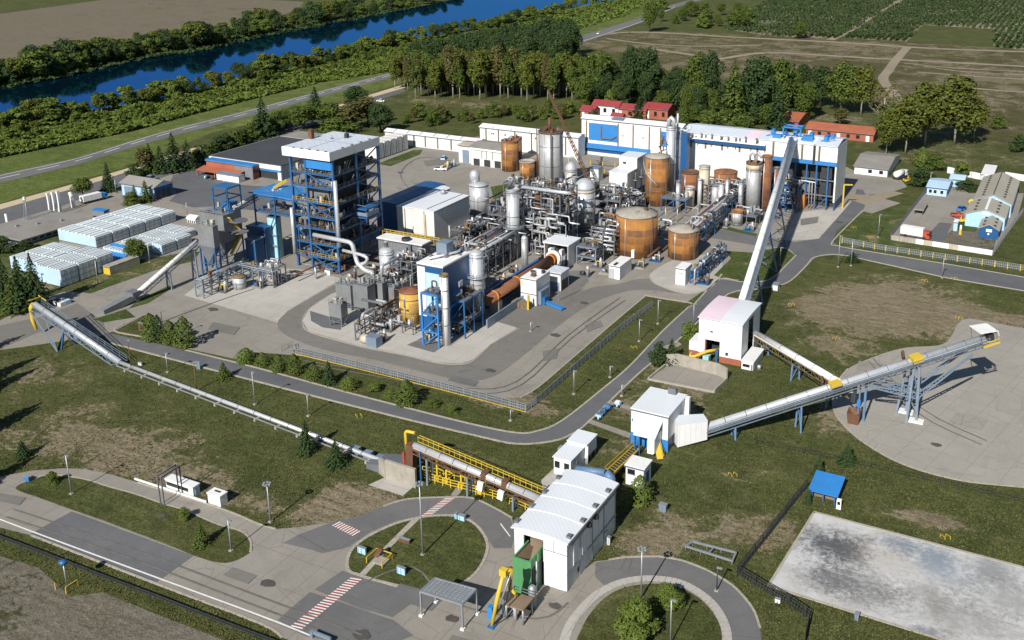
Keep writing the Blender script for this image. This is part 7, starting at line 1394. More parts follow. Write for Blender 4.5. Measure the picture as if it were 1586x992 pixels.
for k in range(4): z = B2.z * (.12 + .22 * k); m.beam(pb + hb * (2 - .2 * k) + Vector((0, 0, z)), pb - hb * (1.8 - .2 * k) + Vector((0, 0, z + 2.6)), .18).beam(pb - hb * 1.9 + Vector((0, 0, z)), pb - hd * 1.9 - hb * 1.7 + Vector((0, 0, z + 2.4)), .16)
m.build('strut_truss', t)
q = G(1337, 654); p = Vector((q.x, q.y, zat(q, 582))); MB('paleblue').beam(q, p, .45).build('pivot_leg', t); MB('paleblue').beam(q + hd * -1.3, p + hd * -1.2, .28).build('pivot_leg', t); MB('dark').beam(p - hd * 2.4 - Vector((0, 0, .4)), p - hd * 2.6 - Vector((0, 0, 5.5)), .9, .6).build('discharge_chute', t); MB('bluebright').beam(q - hd * 1.3 + Vector((0, 0, 3.5)), q - hd * 1.3 + Vector((0, 0, 5.)), .7).build('drive', t)
k = G(1322, 655); solo(MB('brown').add([(k.x - 1., k.y - .9, 0), (k.x + 1., k.y - .9, 0), (k.x + 1., k.y + .9, 0), (k.x - 1., k.y + .9, 0), (k.x - 1.3, k.y - 1.1, 2.4), (k.x + 1.3, k.y - 1.1, 2.4), (k.x + 1.3, k.y + 1.1, 2.8), (k.x - 1.3, k.y + 1.1, 2.8), (k.x, k.y, 1.2)], [(0, 1, 5, 4), (1, 2, 6, 5), (2, 3, 7, 6), (3, 0, 4, 7), (4, 5, 8), (5, 6, 8), (6, 7, 8), (7, 4, 8)]), 'chute_bin', 'rusty brown bin standing under the pivot of the stacker boom', 'bin', k)
# tapered head house
cb = BX['crush']; g0 = Vector((cb[1], (cb[2] + cb[3]) / 2, 0)); m = MB('white'); w0, w1 = 1.9, 1.3; hd_ = Vector((d.x, d.y, 0)).normalized()
e0 = RX(1052, 688, cb[1] + .05); A0 = Vector((cb[1] + .06, S0.y - (S0.x - cb[1]) * d.y / d.x, max(2., S0.z - .6))); A1 = S0 + d * .3
vs_ = [A0 - hb * w0 + Vector((0, 0, -1.9)), A0 + hb * w0 + Vector((0, 0, -1.9)), A0 + hb * w0 + Vector((0, 0, 2.8)), A0 - hb * w0 + Vector((0, 0, 2.8)), A1 - hb * w1 + Vector((0, 0, -2)), A1 + hb * w1 + Vector((0, 0, -2)), A1 + hb * w1 + Vector((0, 0, 2)), A1 - hb * w1 + Vector((0, 0, 2))]
t = thing('boom_head_house', 'white tapered box joining the crusher house to the stacker boom', 'enclosure', (A0.x, A0.y, 0)); m.add(vs_, [(0, 3, 2, 1), (0, 1, 5, 4), (1, 2, 6, 5), (3, 0, 4, 7), (4, 5, 6, 7)]).build('wall', t); MB('roofwhite').add([v + Vector((0, 0, .02)) for v in (vs_[3], vs_[2], vs_[6], vs_[7])] + [v + Vector((0, 0, .15)) for v in (vs_[3], vs_[2], vs_[6], vs_[7])], [(0, 3, 2, 1), (4, 5, 6, 7), (0, 1, 5, 4), (1, 2, 6, 5), (2, 3, 7, 6), (3, 0, 4, 7)]).build('roof', t)
# conveyor from the pink building to under the boom
e = S0.lerp(S1, tt(1322)); e = Vector((e.x, e.y, e.z - 2.4)); a = RX(1165, 513, pk[1] - 1.2); t, *_ = gallery('link_conveyor', 'white covered conveyor sloping from the pink roofed building down to the boom', a, e, .75, 'ochre', 'whiteplain', (.15, .48, .82), 'paleblue', 1.8, None, 6, .6)
# left pipeline conveyor: along the lawn, then up to a head tower
l0, l1 = G(592, 714, 1.), G(187, 562, 1.); hdp = (l1 - l0).normalized(); n = 7; t = thing('pipe_conveyor', 'long silver pipe conveyor lying on low sleepers across the left lawn', 'conveyor', (l1.x, l1.y, 0)); m = MB('silver').tube([l0, l1], .42, 12); sh = m.build('tube', t); sd = Vector((-hdp.y, hdp.x, 0))
m = MB('steel'); [m.tube([l0.lerp(l1, k / 16) - hdp * .08, l0.lerp(l1, k / 16) + hdp * .08], .48, 12) for k in range(1, 16)]; sub(m, 'flange', sh, t); MB('galv').beam(l0 + sd * 1.1 - Vector((0, 0, .3)), l1 + sd * 1.1 - Vector((0, 0, .3)), .2).build('side_rail', t)
for k in range(13): p = l0.lerp(l1, (k + .5) / 13); MB('concrete').beam(p + sd * 1.3 - Vector((0, 0, .75)), p - sd * 1.3 - Vector((0, 0, .75)), .5, .5).build('sleeper', t)
hx = bis(lambda f: PX(Vector((l1.x, l1.y, 0)) + hdp * f)[0] - 62, 0, 150); hp = Vector((l1.x, l1.y, 0)) + hdp * hx; hp.z = zat(hp, 471)
t, d, s, up = gallery('head_conveyor', 'silver conveyor rising from the lawn pipeline to a yellow chute over the driveway', l1 + Vector((0, 0, .1)), hp, .6, 'bluegrey', 'silver', (.62,), 'blue', 2.2, 'bluegrey', 8, 3.2)
p = l1.lerp(hp, .62); m = MB('bluegrey')
for sg in (-1, 1): m.beam(Vector((p.x, p.y, 0)) + s * 3 * sg, hp + s * 1.2 * sg - up * 1.6, .28).beam(Vector((p.x, p.y, 0)) + s * 3 * sg, l1.lerp(hp, .8) + s * 1.2 * sg - up * 1.6, .2)
m.build('strut', t); MB('yellow').tube([hp + d * .8 - up * .5, hp + d * 2. - Vector((0, 0, 2.)), hp + d * 2.2 - Vector((0, 0, 5)), hp + d * 1.2 - Vector((0, 0, 7.2))], [.6, .6, .5, .4], 8).build('chute', t); MB('yellow').beam(hp + up * 1.4 - s * 1.5, hp + up * 1.4 + s * 1.5, .2).beam(hp - d * 2 + s * 1.6 + up * 1.2, hp + d * 1.2 + s * 1.6 + up * 1.2, .15).build('head_railing', t)
# front conveyor into the arched hall, with its yellow railings
a0 = G(671, 748); za = zat(a0, 703); a1 = G(831, 764 + 3); zb_ = zat(a1, 768 - 42 + 36); fr = BX['front']
A = RX(641, 688, a0.x - 6); A = G(644, 742); A.z = zat(A, 690); C = RX(842, 776, fr[0] - .1)
C = G(836, 800); C.z = zat(C, 773)
t, d, s, up = gallery('feed_conveyor', 'silver covered conveyor with a yellow walkway running down into the arched hall', A, C, .62, 'brown', 'silver', (.13, .46, .82), 'bluegrey', 1.5, None, 9, .2)
bk = -s if s.y < 0 else s; m = MB('yellow')
for h in (.1, 1., 1.5): m.beam(A + bk * 1.25 + Vector((0, 0, h)), C + bk * 1.25 + Vector((0, 0, h)), .09)
for k in range(24): q = A.lerp(C, k / 23) + bk * 1.25; m.beam(q, q + Vector((0, 0, 1.5)), .07)
m.build('walkway_railing', t)
for f in (.58, .74): q = A.lerp(C, f); MB('brown').beam(q - d * .5 + up * .3, q + d * .5 + up * .3, 1.35, 1.2).build('clamp', t); MB('whiteplain').beam(q - bk * 1.2 - up * .6, q - bk * 1.4 - up * 2.2, 1.1, .5).build('guard_plate', t)
q = Vector((A.x, A.y, 0)); MB('yellow').bent([q - d * 1.6 + Vector((0, 0, 1.5)), A - d * 1.8 + Vector((0, 0, 2.2)), A + d * .4 + Vector((0, 0, 2.6))], .3).build('dust_pipe', t); MB('brown').beam(q - d * 1. + Vector((0, 0, .5)), A - d * .6, 1.6, 1.4).build('tail_box', t); MB('red').beam(q - d * 2.4, q - d * 2.4 + Vector((0, 0, 4.5)), .4).build('post', t); MB('blue').beam(q + d * 2. + bk * -1, A + d * 2 - bk * 1, .25).build('post', t)
w0, w1 = G(599, 741), G(645, 756); solo(MB('concrete').beam(w0 + Vector((0, 0, 1.9)), w1 + Vector((0, 0, 1.9)), .5, 3.8).beam(w0 + Vector((0, 0, 1.6)), G(589, 733) + Vector((0, 0, 1.6)), .5, 3.2), 'concrete_wall', 'rust stained concrete wall at the upper end of the front conveyor', 'wall', w0)
p = G(612, 728); solo(MB('steel').add([(p.x - 5, p.y - 2, 1.), (p.x + 3, p.y - 2.5, 2.6), (p.x + 3, p.y + 2.5, 2.6), (p.x - 5, p.y + 2, 1.), (p.x - 5, p.y - 2, 0), (p.x + 3, p.y - 2.5, 0), (p.x + 3, p.y + 2.5, 0), (p.x - 5, p.y + 2, 0)], [(0, 1, 2, 3), (4, 5, 1, 0), (5, 6, 2, 1), (6, 7, 3, 2), (7, 4, 0, 3)]), 'tail_cover', 'low grey slatted cover behind the rust stained concrete wall', 'cover', p)
p, q = G(552, 702), G(590, 716); t = thing('valve_row', 'blue grey boxes in a row at the lower end of the lawn pipeline', 'valve', p); [MB('bluegrey').cbox(p.lerp(q, k / 2), 1.6, 1.2, 1.3).build('box', t) for k in range(3)]
# long inclined conveyor left of the silo block
a, c_ = G(207, 470), Vector((SB[0] - 1, SB[2] - 1, 0)); a.z = zat(a, 460); c_ = G(311, 430); c_.z = zat(c_, 374); gallery('inclined_conveyor', 'white tube conveyor climbing from a ground hopper to the grey silo block', a, c_, .6, 'steel', 'whiteplain', (.5, .9), 'bluegrey', 1.8, None, 8, .5)
a0, a1 = G(158, 487), G(208, 468); t = thing('ground_hopper', 'low grey inclined trough feeding the white tube conveyor', 'hopper', a0); MB('greybox').beam(a0 + Vector((0, 0, .4)), a1 + Vector((0, 0, 1.6)), 2., 1.6).build('trough', t); MB('steel').cbox(a1 + Vector((0, 0, 2.)), 3, 2.6, 1.1).build('tail_box', t)
c_ = RY(404, 302, BT[2] + 3); c_ = G(405, 392); c_.z = zat(c_, 303); a = Vector((SB[1] - 1, SB[2] + 5, SB[4] + .8)); gallery('upper_conveyor', 'white tube conveyor from the top of the grey silo block to the blue platform', a, c_, .6, 'steel', 'whiteplain', (), 'blue', 1.3, None, 5)
# ================================================================== PIPE RACKS, SKIDS AND SMALL THINGS
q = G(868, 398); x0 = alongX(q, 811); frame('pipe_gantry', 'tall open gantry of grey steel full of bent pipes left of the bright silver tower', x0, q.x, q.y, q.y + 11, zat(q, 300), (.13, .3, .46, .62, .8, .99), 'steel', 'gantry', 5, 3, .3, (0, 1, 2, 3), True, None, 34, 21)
GZ = zat(q, 300); gt = bpy.data.objects['pipe_gantry']; MB('dark').box(x0 + 1., q.x - 1, q.y + 2.5, q.y + 9.5, 0, GZ * .6).build('shade_fill', gt); MB('steel').box(x0 + 3., q.x - 3, q.y + 2.2, q.y + 8, GZ * .6 + .01, GZ * .84).build('shade_fill', gt); MB('brown').tube([(x0 + 4, q.y + 2., GZ * .5), (x0 + 4, q.y + 2., GZ * .9)], 1., 12).tube([(q.x - 5, q.y + 1.6, GZ * .2), (q.x - 5, q.y + 1.6, GZ * .7)], 1.1, 12).build('column_vessel', gt); rg = random.Random(31); yq = q.y - .7  # solid blocks added inside to paint the gantry's dark, shaded interior
for k in range(34):
 x = x0 + (q.x - x0) * rg.random(); z = GZ * rg.uniform(.2, 1.05); w_ = rg.uniform(1.5, 5) * rg.choice((-1, 1)); h = rg.uniform(1.5, 5); yy = yq - rg.uniform(0, 1.4); r_ = rg.choice((.14, .18, .24, .34))
 pts = [(x, yy, z), (x + w_, yy, z), (x + w_, yy, max(.3, z - h)), (x + w_ * 1.7, yy, max(.3, z - h))] if k % 3 else [(x, yy + 2, z), (x, yy, z), (x, yy, max(.4, z - h)), (x + w_, yy, max(.4, z - h))]
 pipe(pts, r_, rg.choice(['silver', 'silverdull', 'silverdull', 'galv', 'steel']))
pipe([(x0 - 2, yq, GZ + .6), (q.x + 1, yq, GZ + .6), (q.x + 3.5, yq + 1, GZ + .4)], .55, 'silver', 'long straight silver header pipe along the top of the pipe gantry', None)
q = G(745, 436); x0 = alongX(q, 708); y1 = alongY(q, 822); frame('pipe_rack', 'long grey pipe rack running away from the blue boxed building past the white cubic hall', x0, q.x, q.y, y1, 7.5, (.62, .98), 'steel', 'pipe rack', 3, 8, .3, (), True, None, 40, 22)
for k in range(9):
 x = x0 + (q.x - x0) * (k + .5) / 9; z = 7.9 if k % 2 else 8.6; r_ = (.2, .38, .26, .55, .2, .42, .3, .24, .5)[k]; ya, yb = q.y + rg.uniform(-3, 6), y1 - rg.uniform(0, 8); pts = [(x, ya, z), (x, yb, z)]
 if k % 2: pts = [(x, ya, 2.), (x, ya, z)] + pts[1:] + [(x + rg.uniform(2, 6), yb, z)]
 pipe(pts, r_, ('silver', 'silver', 'galv', 'silver', 'brown')[k % 5], 'pipe running along the top of the long grey pipe rack beside the white cubic hall', 'pipes on the long rack')
q = G(1078, 388); x0 = alongX(q, 1054); y1 = alongY(q, 1168); frame('pipe_rack', 'blue pipe rack running from the small rusty storage tank towards the grey tower', x0, q.x, q.y, y1, 6.5, (.6, .98), 'blue', 'pipe rack', 2, 8, .32, (), True, None, 30, 23)
for k in range(7): x = x0 + (q.x - x0) * (k + .5) / 7; pipe([(x, q.y - 1 - k, 6.9), (x, y1 + rg.uniform(-4, 6), 6.9)], (.16, .3, .2, .36, .18, .26, .2)[k], ('silver', 'brown', 'steel', 'silver', 'galv')[k % 5], 'pipe on the blue rack between the rusty storage tank and the grey tower', 'pipes on the blue rack')
q = G(956, 404); x0 = alongX(q, 916); frame('pipe_rack', 'pipe rack stacked with level white tubes left of the widest rusty tank', x0, q.x - 1, q.y, q.y + 7, 9., (.35, .6, .98), 'steel', 'pipe rack', 3, 2, .28, (), True, None, 14, 24)
for k in range(6): pipe([(x0 - 1, q.y - .4 + k * .5, 3.2 + k * 1.05), (q.x - 1.2, q.y - .4 + k * .5, 3.2 + k * 1.05)], .3, 'silver', 'level white tube in the stack left of the widest rusty tank', 'tubes beside the widest rusty tank')
q = G(1063, 446); q2 = G(1072, 440); y1 = alongY(q2, 1116); frame('pipe_rack', 'low blue pipe rack right of the smaller rusty storage tank', q2.x - .6, q2.x + 1.6, q2.y, y1, 4.2, (.55, .98), 'blue', 'pipe rack', 2, 6, .26, (), True, None, 10, 25)
pipe([(q2.x, q2.y - 1, 4.6), (q2.x, y1, 4.6)], .3, 'bluegrey', 'blue grey pipe along the low blue rack', None); pipe([(q2.x + 1, q2.y - 1, .4), (q2.x + 1, q2.y - 1, 4.6), (q2.x + 1, y1, 4.6)], .24, 'silver', 'silver pipe rising onto the low blue rack', None)
q = G(316, 463); x0 = alongX(q, 304); y1 = alongY(q, 388); zz = zat(q, 438); frame('pipe_bridge', 'blue ended pipe bridge over the pale slab before the grey silo block', x0, q.x, q.y, y1, zz, (.55, .98), 'bluegrey', 'pipe bridge', 2, 7, .25, (), True, None, 6, 26, 'galv'); [MB('blue').beam((x, q.y - .3, 0), (x, q.y - .3, zz), .4) for x in (x0, q.x)]
q3 = Vector((q.x, y1 - 3, 0)); x1 = alongX(q3, 424); frame('pipe_bridge', 'grey pipe bridge running right towards the boiler tower foot', q.x + .5, x1, y1 - 3, y1, zz, (.98,), 'bluegrey', 'pipe bridge', 4, 2, .25, (), True, None, 12, 27, 'galv')
for k in range(3): pipe([(x0 + .5 + k * .7, q.y, zz + .4), (x0 + .5 + k * .7, y1 - 1 - k, zz + .4), (x1, y1 - 1 - k, zz + .4), (x1, y1 - 1 - k, .4)], .16, 'galv', 'thin pipe along the blue ended pipe bridge', 'pipes on the pipe bridge')
q = G(424, 446); frame('pump_rack', 'grey pump rack with tall white legs on the pale slab', q.x - 5, q.x, q.y, q.y + 5, 5.5, (.2, .95), 'galv', 'rack', 2, 2, .3, (0,), True, None, 9, 28)
q = G(560, 530); x0 = alongX(q, 551); y1 = alongY(q, 618); frame('pipe_rack', 'pipe rack with a yellow front post before the ochre tank', x0, q.x, q.y, y1, zat(q, 504), (.5, .98), 'steel', 'pipe rack', 2, 5, .25, (), True, None, 9, 29, 'ochre'); MB('yellow')
q = G(640, 520); x0 = alongX(q, 575); frame('pipe_rack', 'low pipe rack along the front of the ochre tank', x0, q.x, q.y, q.y + 1.2, 2.4, (.95,), 'steel', 'pipe rack', 5, 2, .2, (), False, None, 6, 30)
q = G(1062, 332); x0 = alongX(q, 1024); frame('pipe_table', 'dark blue steel table platform before the tall rusty tower', x0, q.x, q.y, q.y + 7, zat(q, 312), (.98,), 'blue', 'platform', 3, 2, .32, (0,), True, None, 14, 31, 'galv')
q = G(990, 330); frame('pipe_rack', 'jumble of steelwork behind the widest rusty tank', q.x - 14, q.x, q.y - 2, q.y + 5, 6., (.5, .95), 'steel', 'pipe rack', 4, 2, .28, (0,), True, None, 26, 32)
q = G(955, 396); frame('pipe_rack', 'grey gantry beside the bright silver tower foot', q.x - 8, q.x - 5, q.y + 6, q.y + 22, 9, (.4, .7, .98), 'steel', 'gantry', 2, 4, .3, (0, 1), True, None, 12, 33)
q = G(908, 412); frame('filter_stand', 'small blue legged frame of filters right of the white open shelter', q.x - 3, q.x + 3, q.y, q.y + 5, 5.6, (.45, .98), 'bluegrey', 'frame', 2, 2, .3, (0, 1), True, None, 12, 34)
q = G(1170, 352); x0 = alongX(q, 1128); frame('pipe_table', 'rusty grey low platform around the small tank below the grey tower', x0, q.x, q.y, q.y + 9, 3.4, (.95,), 'steel', 'platform', 4, 3, .28, (0,), True, None, 22, 35)
q = G(1222, 322); frame('support_frame', 'blue and yellow frame under the upper end of the main conveyor gallery', q.x - 7, q.x, q.y - 3, q.y + 6, 10, (.35, .7, .98), 'blue', 'frame', 2, 2, .4, (1,), True, None, 12, 36, 'yellow')
q = G(797, 376); x0 = alongX(q, 758); frame('pipe_gantry', 'dense dark gantry between the long pipe rack and the tall open gantry', x0, q.x, q.y, q.y + 12, zat(q, 322), (.2, .45, .7, .98), 'steel', 'gantry', 3, 3, .3, (0, 1, 2), True, None, 26, 51); MB('dark').box(x0 + .8, q.x - .8, q.y + 2.2, q.y + 10, 0, zat(q, 322) * .66).build('shade_fill', bpy.data.objects['pipe_gantry.001'])  # inner block added as dark fill for the shade between the posts
q = G(728, 392); x0 = alongX(q, 700); frame('pipe_gantry', 'low dark gantry right of the white cubic hall', x0, q.x, q.y, q.y + 14, 6.5, (.45, .98), 'steel', 'gantry', 3, 3, .3, (0, 1), True, None, 30, 52)
q = G(640, 450); x0 = alongX(q, 606); frame('pipe_gantry', 'dark rack behind the blue boxed building', x0, q.x, q.y, q.y + 8, 8, (.4, .7, .98), 'steel', 'gantry', 3, 2, .3, (0, 1), True, None, 22, 53)
q = G(1145, 330); x0 = alongX(q, 1085); frame('pipe_rack', 'rusty steel rack around the columns before the long hall', x0, q.x, q.y, q.y + 4, 8.5, (.35, .68, .98), 'steel', 'pipe rack', 6, 2, .3, (0, 1), True, None, 30, 54)
q = G(705, 455); frame('pipe_rack', 'blue grey rack behind the round topped column', q.x - 3, q.x + 5, q.y, q.y + 7, 8.5, (.35, .65, .98), 'bluegrey', 'pipe rack', 3, 2, .28, (0, 1), True, None, 18, 55)
q = G(604, 462); frame('pipe_gantry', 'dark gantry with a yellow railing behind the grey filter boxes', q.x - 7, q.x, q.y, q.y + 6, 4.2, (.3, .62, .98), 'steel', 'gantry', 3, 3, .3, (0, 1), True, None, 24, 61, 'ochre')
q = G(836, 330); frame('pipe_gantry', 'dark gantry at the foot of the tall grey digester', q.x - 14, q.x, q.y, q.y + 6, 9, (.3, .62, .98), 'steel', 'gantry', 4, 2, .3, (0, 1), True, None, 26, 62)
q = G(960, 352); frame('pipe_gantry', 'dark gantry between the bright silver tower and the widest rusty tank', q.x - 9, q.x, q.y, q.y + 8, 11, (.25, .5, .75, .98), 'steel', 'gantry', 3, 2, .3, (0, 1, 2), True, None, 20, 63)
q = G(1235, 330); frame('pipe_gantry', 'dark frame before the open end of the longest hall', q.x - 8, q.x, q.y - 1, q.y + 3, 9, (.35, .7, .98), 'blue', 'gantry', 3, 2, .32, (0, 1), True, None, 18, 64)
for a in ((1142, 1149, 336, 283, 'silverdull', 'slender dull column right of the brown conical tank'), (1122, 1127, 334, 278, 'silver', 'thin silver column just right of the slender silver vessel'), (1196, 1203, 332, 262, 'rustdark', 'thin dark brown column under the main conveyor gallery'), (1046, 1053, 330, 283, 'silverdull', 'dull column before the open brown tank'), (826, 833, 352, 306, 'silverdull', 'dull column at the foot of the tall grey digester')): tank('process_column', a[5], *a[:5], 'flat', 'steel', 'column', None, None, (.96, .6))
# random tangle between the columns
def tangle(px, n, zr, seed):
 rg = random.Random(seed); w = gpoly(px); xs = [p[0] for p in w]; ys = [p[1] for p in w]; k = 0
 while k < n:
  x, y = rg.uniform(min(xs), max(xs)), rg.uniform(min(ys), max(ys))
  if not inpoly(x, y, w): continue
  z = rg.uniform(*zr); pts = [Vector((x, y, rg.choice((.3, z))))]
  for i in range(rg.randint(2, 4)):
   p = pts[-1].copy(); u = rg.random()
   if u < .3: p.x += rg.uniform(2, 7) * rg.choice((-1, 1))
   elif u < .62: p.y += rg.uniform(3, 12) * rg.choice((-1, 1))
   else: p.z = max(.3, min(zr[1] + 2, p.z + rg.uniform(1.5, 5) * rg.choice((-1, 1))))
   if (p - pts[-1]).length > .8: pts.append(p)
  if len(pts) > 2: pipe(pts, rg.choice((.1, .14, .18, .25, .36)), rg.choice(['silver', 'silverdull', 'silverdull', 'galv', 'steel', 'brown'])); k += 1
tangle([(690, 445), (755, 445), (830, 360), (790, 335), (730, 370)], 64, (2, 11), 41); tangle([(900, 420), (945, 412), (975, 360), (930, 352), (915, 380)], 22, (1.2, 4.5), 42); tangle([(990, 345), (1050, 400), (1110, 340), (1060, 320)], 24, (1, 6), 43); tangle([(850, 330), (880, 330), (890, 290), (870, 285)], 12, (1.5, 7), 44); tangle([(560, 500), (640, 520), (655, 470), (600, 450)], 24, (1, 7), 45); tangle([(470, 410), (520, 430), (585, 400), (560, 380)], 14, (1, 6), 46)
SK = 0
def skid(x, y, seed, lab='small skid with pumps, pots and valves on the yard among the process columns', big=1.):
 global SK
 rg = random.Random(seed); p = G(x, y); SK += 1; t = thing('pump_skid', lab, 'pump skid', p, 'pump skids'); b = MB(rg.choice(['concrete', 'blue', 'steel'])).box(p.x - 1.8 * big, p.x + 1.8 * big, p.y - 1.1 * big, p.y + 1.1 * big, 0, .25); b.build('base', t)
 MB(rg.choice(['blue', 'silver', 'dark', 'bluegrey'])).tube([(p.x - 1.2 * big, p.y, .9), (p.x + .2, p.y, .9)], .5 * big, 10).build('motor', t); MB(rg.choice(['silverdull', 'galv', 'beige', 'steel'])).lathe((p.x + 1. * big, p.y + .2), [(.55 * big, .25), (.55 * big, rg.uniform(1.2, 3.)), (.2, 3.2 * big)], 12).build('pot', t)
 MB(rg.choice(['silver', 'brown', 'steel', 'yellow'])).bent([(p.x, p.y - .4, .9), (p.x, p.y - .4, 2.2 * big), (p.x + 1.5 * big, p.y - .4, 2.2 * big), (p.x + 1.5 * big, p.y - .4, .3)], .14).build('pipe', t)
for i, (x, y) in enumerate([(760, 452), (775, 440), (795, 425), (720, 455), (735, 465), (905, 428), (925, 415), (938, 424), (990, 415), (1015, 405), (1085, 425), (1095, 412), (1090, 440), (870, 335), (910, 322), (930, 308), (600, 512), (590, 528), (660, 528), (705, 515), (720, 505), (545, 432), (575, 425), (1120, 352), (1160, 358), (1185, 352), (1200, 338), (400, 446), (410, 440), (345, 452), (690, 262), (700, 258)]): skid(x, y, 100 + i)
# kiln, trough, shelter, white boxes
a, c = G(757, 466, 5.2), G(856, 399, 5.2); c = Vector((a.x + (c.x - a.x) * .5, c.y, 5.2)); a.x = c.x; t = thing('rotary_kiln', 'thick rusty brown kiln tube lying beside the dark blue trough', 'kiln', (a.x, a.y, 0)); sh = MB('rustdark').tube([a, c], 1.35, 20).build('shell', t)
m = MB('orange'); [m.tube([(a.x, y, 5.2), (a.x, y + .6, 5.2)], 1.6, 20) for y in (a.y + (c.y - a.y) * .97, a.y + (c.y - a.y) * .93, a.y + (c.y - a.y) * .4, a.y + (c.y - a.y) * .08)]; m.build('tyre', t); [MB('concrete').box(a.x - 1.4, a.x + 1.4, y - .8, y + .8, 0, 3.9).build('pier', t) for y in (a.y + 4, (a.y + c.y) / 2, c.y - 4)]; MB('whiteplain').tube([(a.x, c.y - .9, 5.2), (a.x, c.y + .3, 5.2)], 2.2, 20).build('end_hood', t)
solo(MB('blueclad').box(a.x - 4.2, a.x - 3.8, a.y - 6, c.y - 2, 0, 4.4).mat('blue').box(a.x - 4.4, a.x - 3.6, a.y - 6, c.y - 2, 4.4, 4.7), 'blue_screen_wall', 'long dark blue screen wall along the left of the rusty kiln', 'wall', (a.x - 4, a.y, 0)); solo(MB('bluegrey').box(a.x + 2.6, a.x + 3., a.y - 5, (a.y + c.y) / 2, 0, 2.4), 'screen_wall', 'low grey blue wall right of the rusty kiln', 'wall', (a.x + 3, a.y, 0))
b = bx(880, 416, 843, 898, 382); H = b[4]; t = thing('open_shelter', 'white roofed shelter with an open front at the upper end of the rusty kiln', 'shelter', (b[0], b[2], 0)); MB('roofwhite').box(b[0] - .3, b[1] + .3, b[2] - .3, b[3] + .3, H, H + .35).build('roof', t); MB('whiteold').box(b[1] - .2, b[1], b[2], b[3], 0, H - .002).box(b[0], b[0] + .2, b[2], b[3], 0, H - .002).box(b[0] + .2, b[1] - .2, b[3] - .2, b[3], 0, H - .002).build('wall', t)
for k in range(6): x = b[0] + .8 + k * (b[1] - b[0] - 2) / 5; MB(('whiteplain', 'galv', 'dark')[k % 3]).box(x, x + .9, b[2] + 1, b[2] + 3, 0, H * rg.uniform(.35, .85)).build('machine', t)
b = bx(831, 475, 807, 852, 435); H = b[4]; t = hall('white_bunker', 'square white bunker with an open littered top beside the rusty kiln', b, 'whiteplain', 'whiteplain', 'flat', .15, .02, 'bunker'); m = Bits(t)
for k in range(9): x, y = rg.uniform(b[0] + .6, b[1] - 1.4), rg.uniform(b[2] + .6, b[3] - 1.4); m.mb('roof_equipment', ('dark', 'galv', 'brown', 'whiteplain')[k % 4]).box(x, x + rg.uniform(.4, 1.4), y, y + rg.uniform(.4, 1.2), H + .15, H + rg.uniform(.4, 1.1))
m.done(); panel(t, 'wall_band', b, 'F', -.002, 1.002, H * .42, H * .45, 'steel', .12); panel(t, 'wall_band', b, 'R', -.002, 1.002, H * .62, H * .66, 'galv', .15); panel(t, 'inclined_duct', b, 'R', .1, .7, .3, H * .55, 'bluegrey', 1.)
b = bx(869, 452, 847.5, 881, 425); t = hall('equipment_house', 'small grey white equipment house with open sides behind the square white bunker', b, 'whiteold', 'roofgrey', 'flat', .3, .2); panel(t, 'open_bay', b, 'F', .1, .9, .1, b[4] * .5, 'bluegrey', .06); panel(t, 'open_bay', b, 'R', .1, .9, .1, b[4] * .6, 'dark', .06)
b = bx(960, 434, 943, 978, 414); t = hall('pump_house', 'small white pump house with a flat roof before the widest rusty tank', b, 'whiteplain', 'whiteplain', 'flat', .2, .1); panel(t, 'pipe_cluster', b, 'F', .05, .5, .2, b[4] * .8, 'silver', .5); panel(t, 'roof_cable_tray', b, 'F', .4, .6, b[4] + .2, b[4] + .5, 'dark', -2)
b = bx(1061, 443, 1046, 1071, 418); t = hall('electrical_cabinet', 'tall white cabinet house at the foot of the smaller rusty tank', b, 'whiteplain', 'whiteplain', 'flat', .15, .05, 'cabinet'); [panel(t, 'notice', b, 'F', u, u + .1, b[4] * .66, b[4] * .76, 'steel', .04) for u in (.3, .55)]
b = bx(971, 318, 943.5, 1000, 270); H = b[4]; t = thing('loading_house', 'white stepped house on blue legs left of the tall rusty tower', 'building', (b[0], b[2], 0)); zl_ = zat(G(971, 318), 302); ym = b[2] + (b[3] - b[2]) * .5
MB('whiteplain').box(b[0], b[1], b[2], ym, zl_, H).box(b[0] + .01, b[1] - .01, ym, b[3], zl_, H + 3.6).build('wall', t); MB('roofwhite').box(b[0] - .2, b[1] + .2, b[2] - .2, ym - .01, H + .003, H + .25).box(b[0] - .2, b[1] + .2, ym - .1, b[3] + .2, H + 3.603, H + 3.85).build('roof', t); MB('blueclad').box(b[0] - .1, b[1] + .1, b[2] - .1, b[3], zl_ - .6, zl_ - .003).build('floor_band', t); panel(t, 'emblem_panel', b, 'F', .52, .82, zl_ + .3, zl_ + 2.8, 'bluebright', .05); panel(t, 'window', (b[0], b[1], ym, b[3], H), 'F', .2, .4, H + 1.2, H + 2., 'dark', .05)
for x in (b[0] + .4, b[1] - .4):
 for y in (b[2] + .3, ym, b[3] - .3): MB('blue').beam((x, y, 0), (x, y, zl_ - .6), .7).build('leg', t)
m = MB('steel'); [m.lathe((b[1] + 1.4, b[2] + 4 + k * 5), [(.2, 0), (.2, 8), (1., 8), (1., 8.3), (.15, 8.3), (.15, 11)], 8) for k in range(3)]; m.build('side_pipes', t)
p = G(915, 300); b = bx(927, 282, 914, 934, 262); hall('control_box', 'small white house with a dark window behind the bright silver tower', b, 'whiteplain', 'bluegrey', 'flat', .2, .1, 'building'); panel(bpy.data.objects['control_box'], 'window', b, 'F', .4, .65, b[4] * .6, b[4] * .85, 'dark', .05)
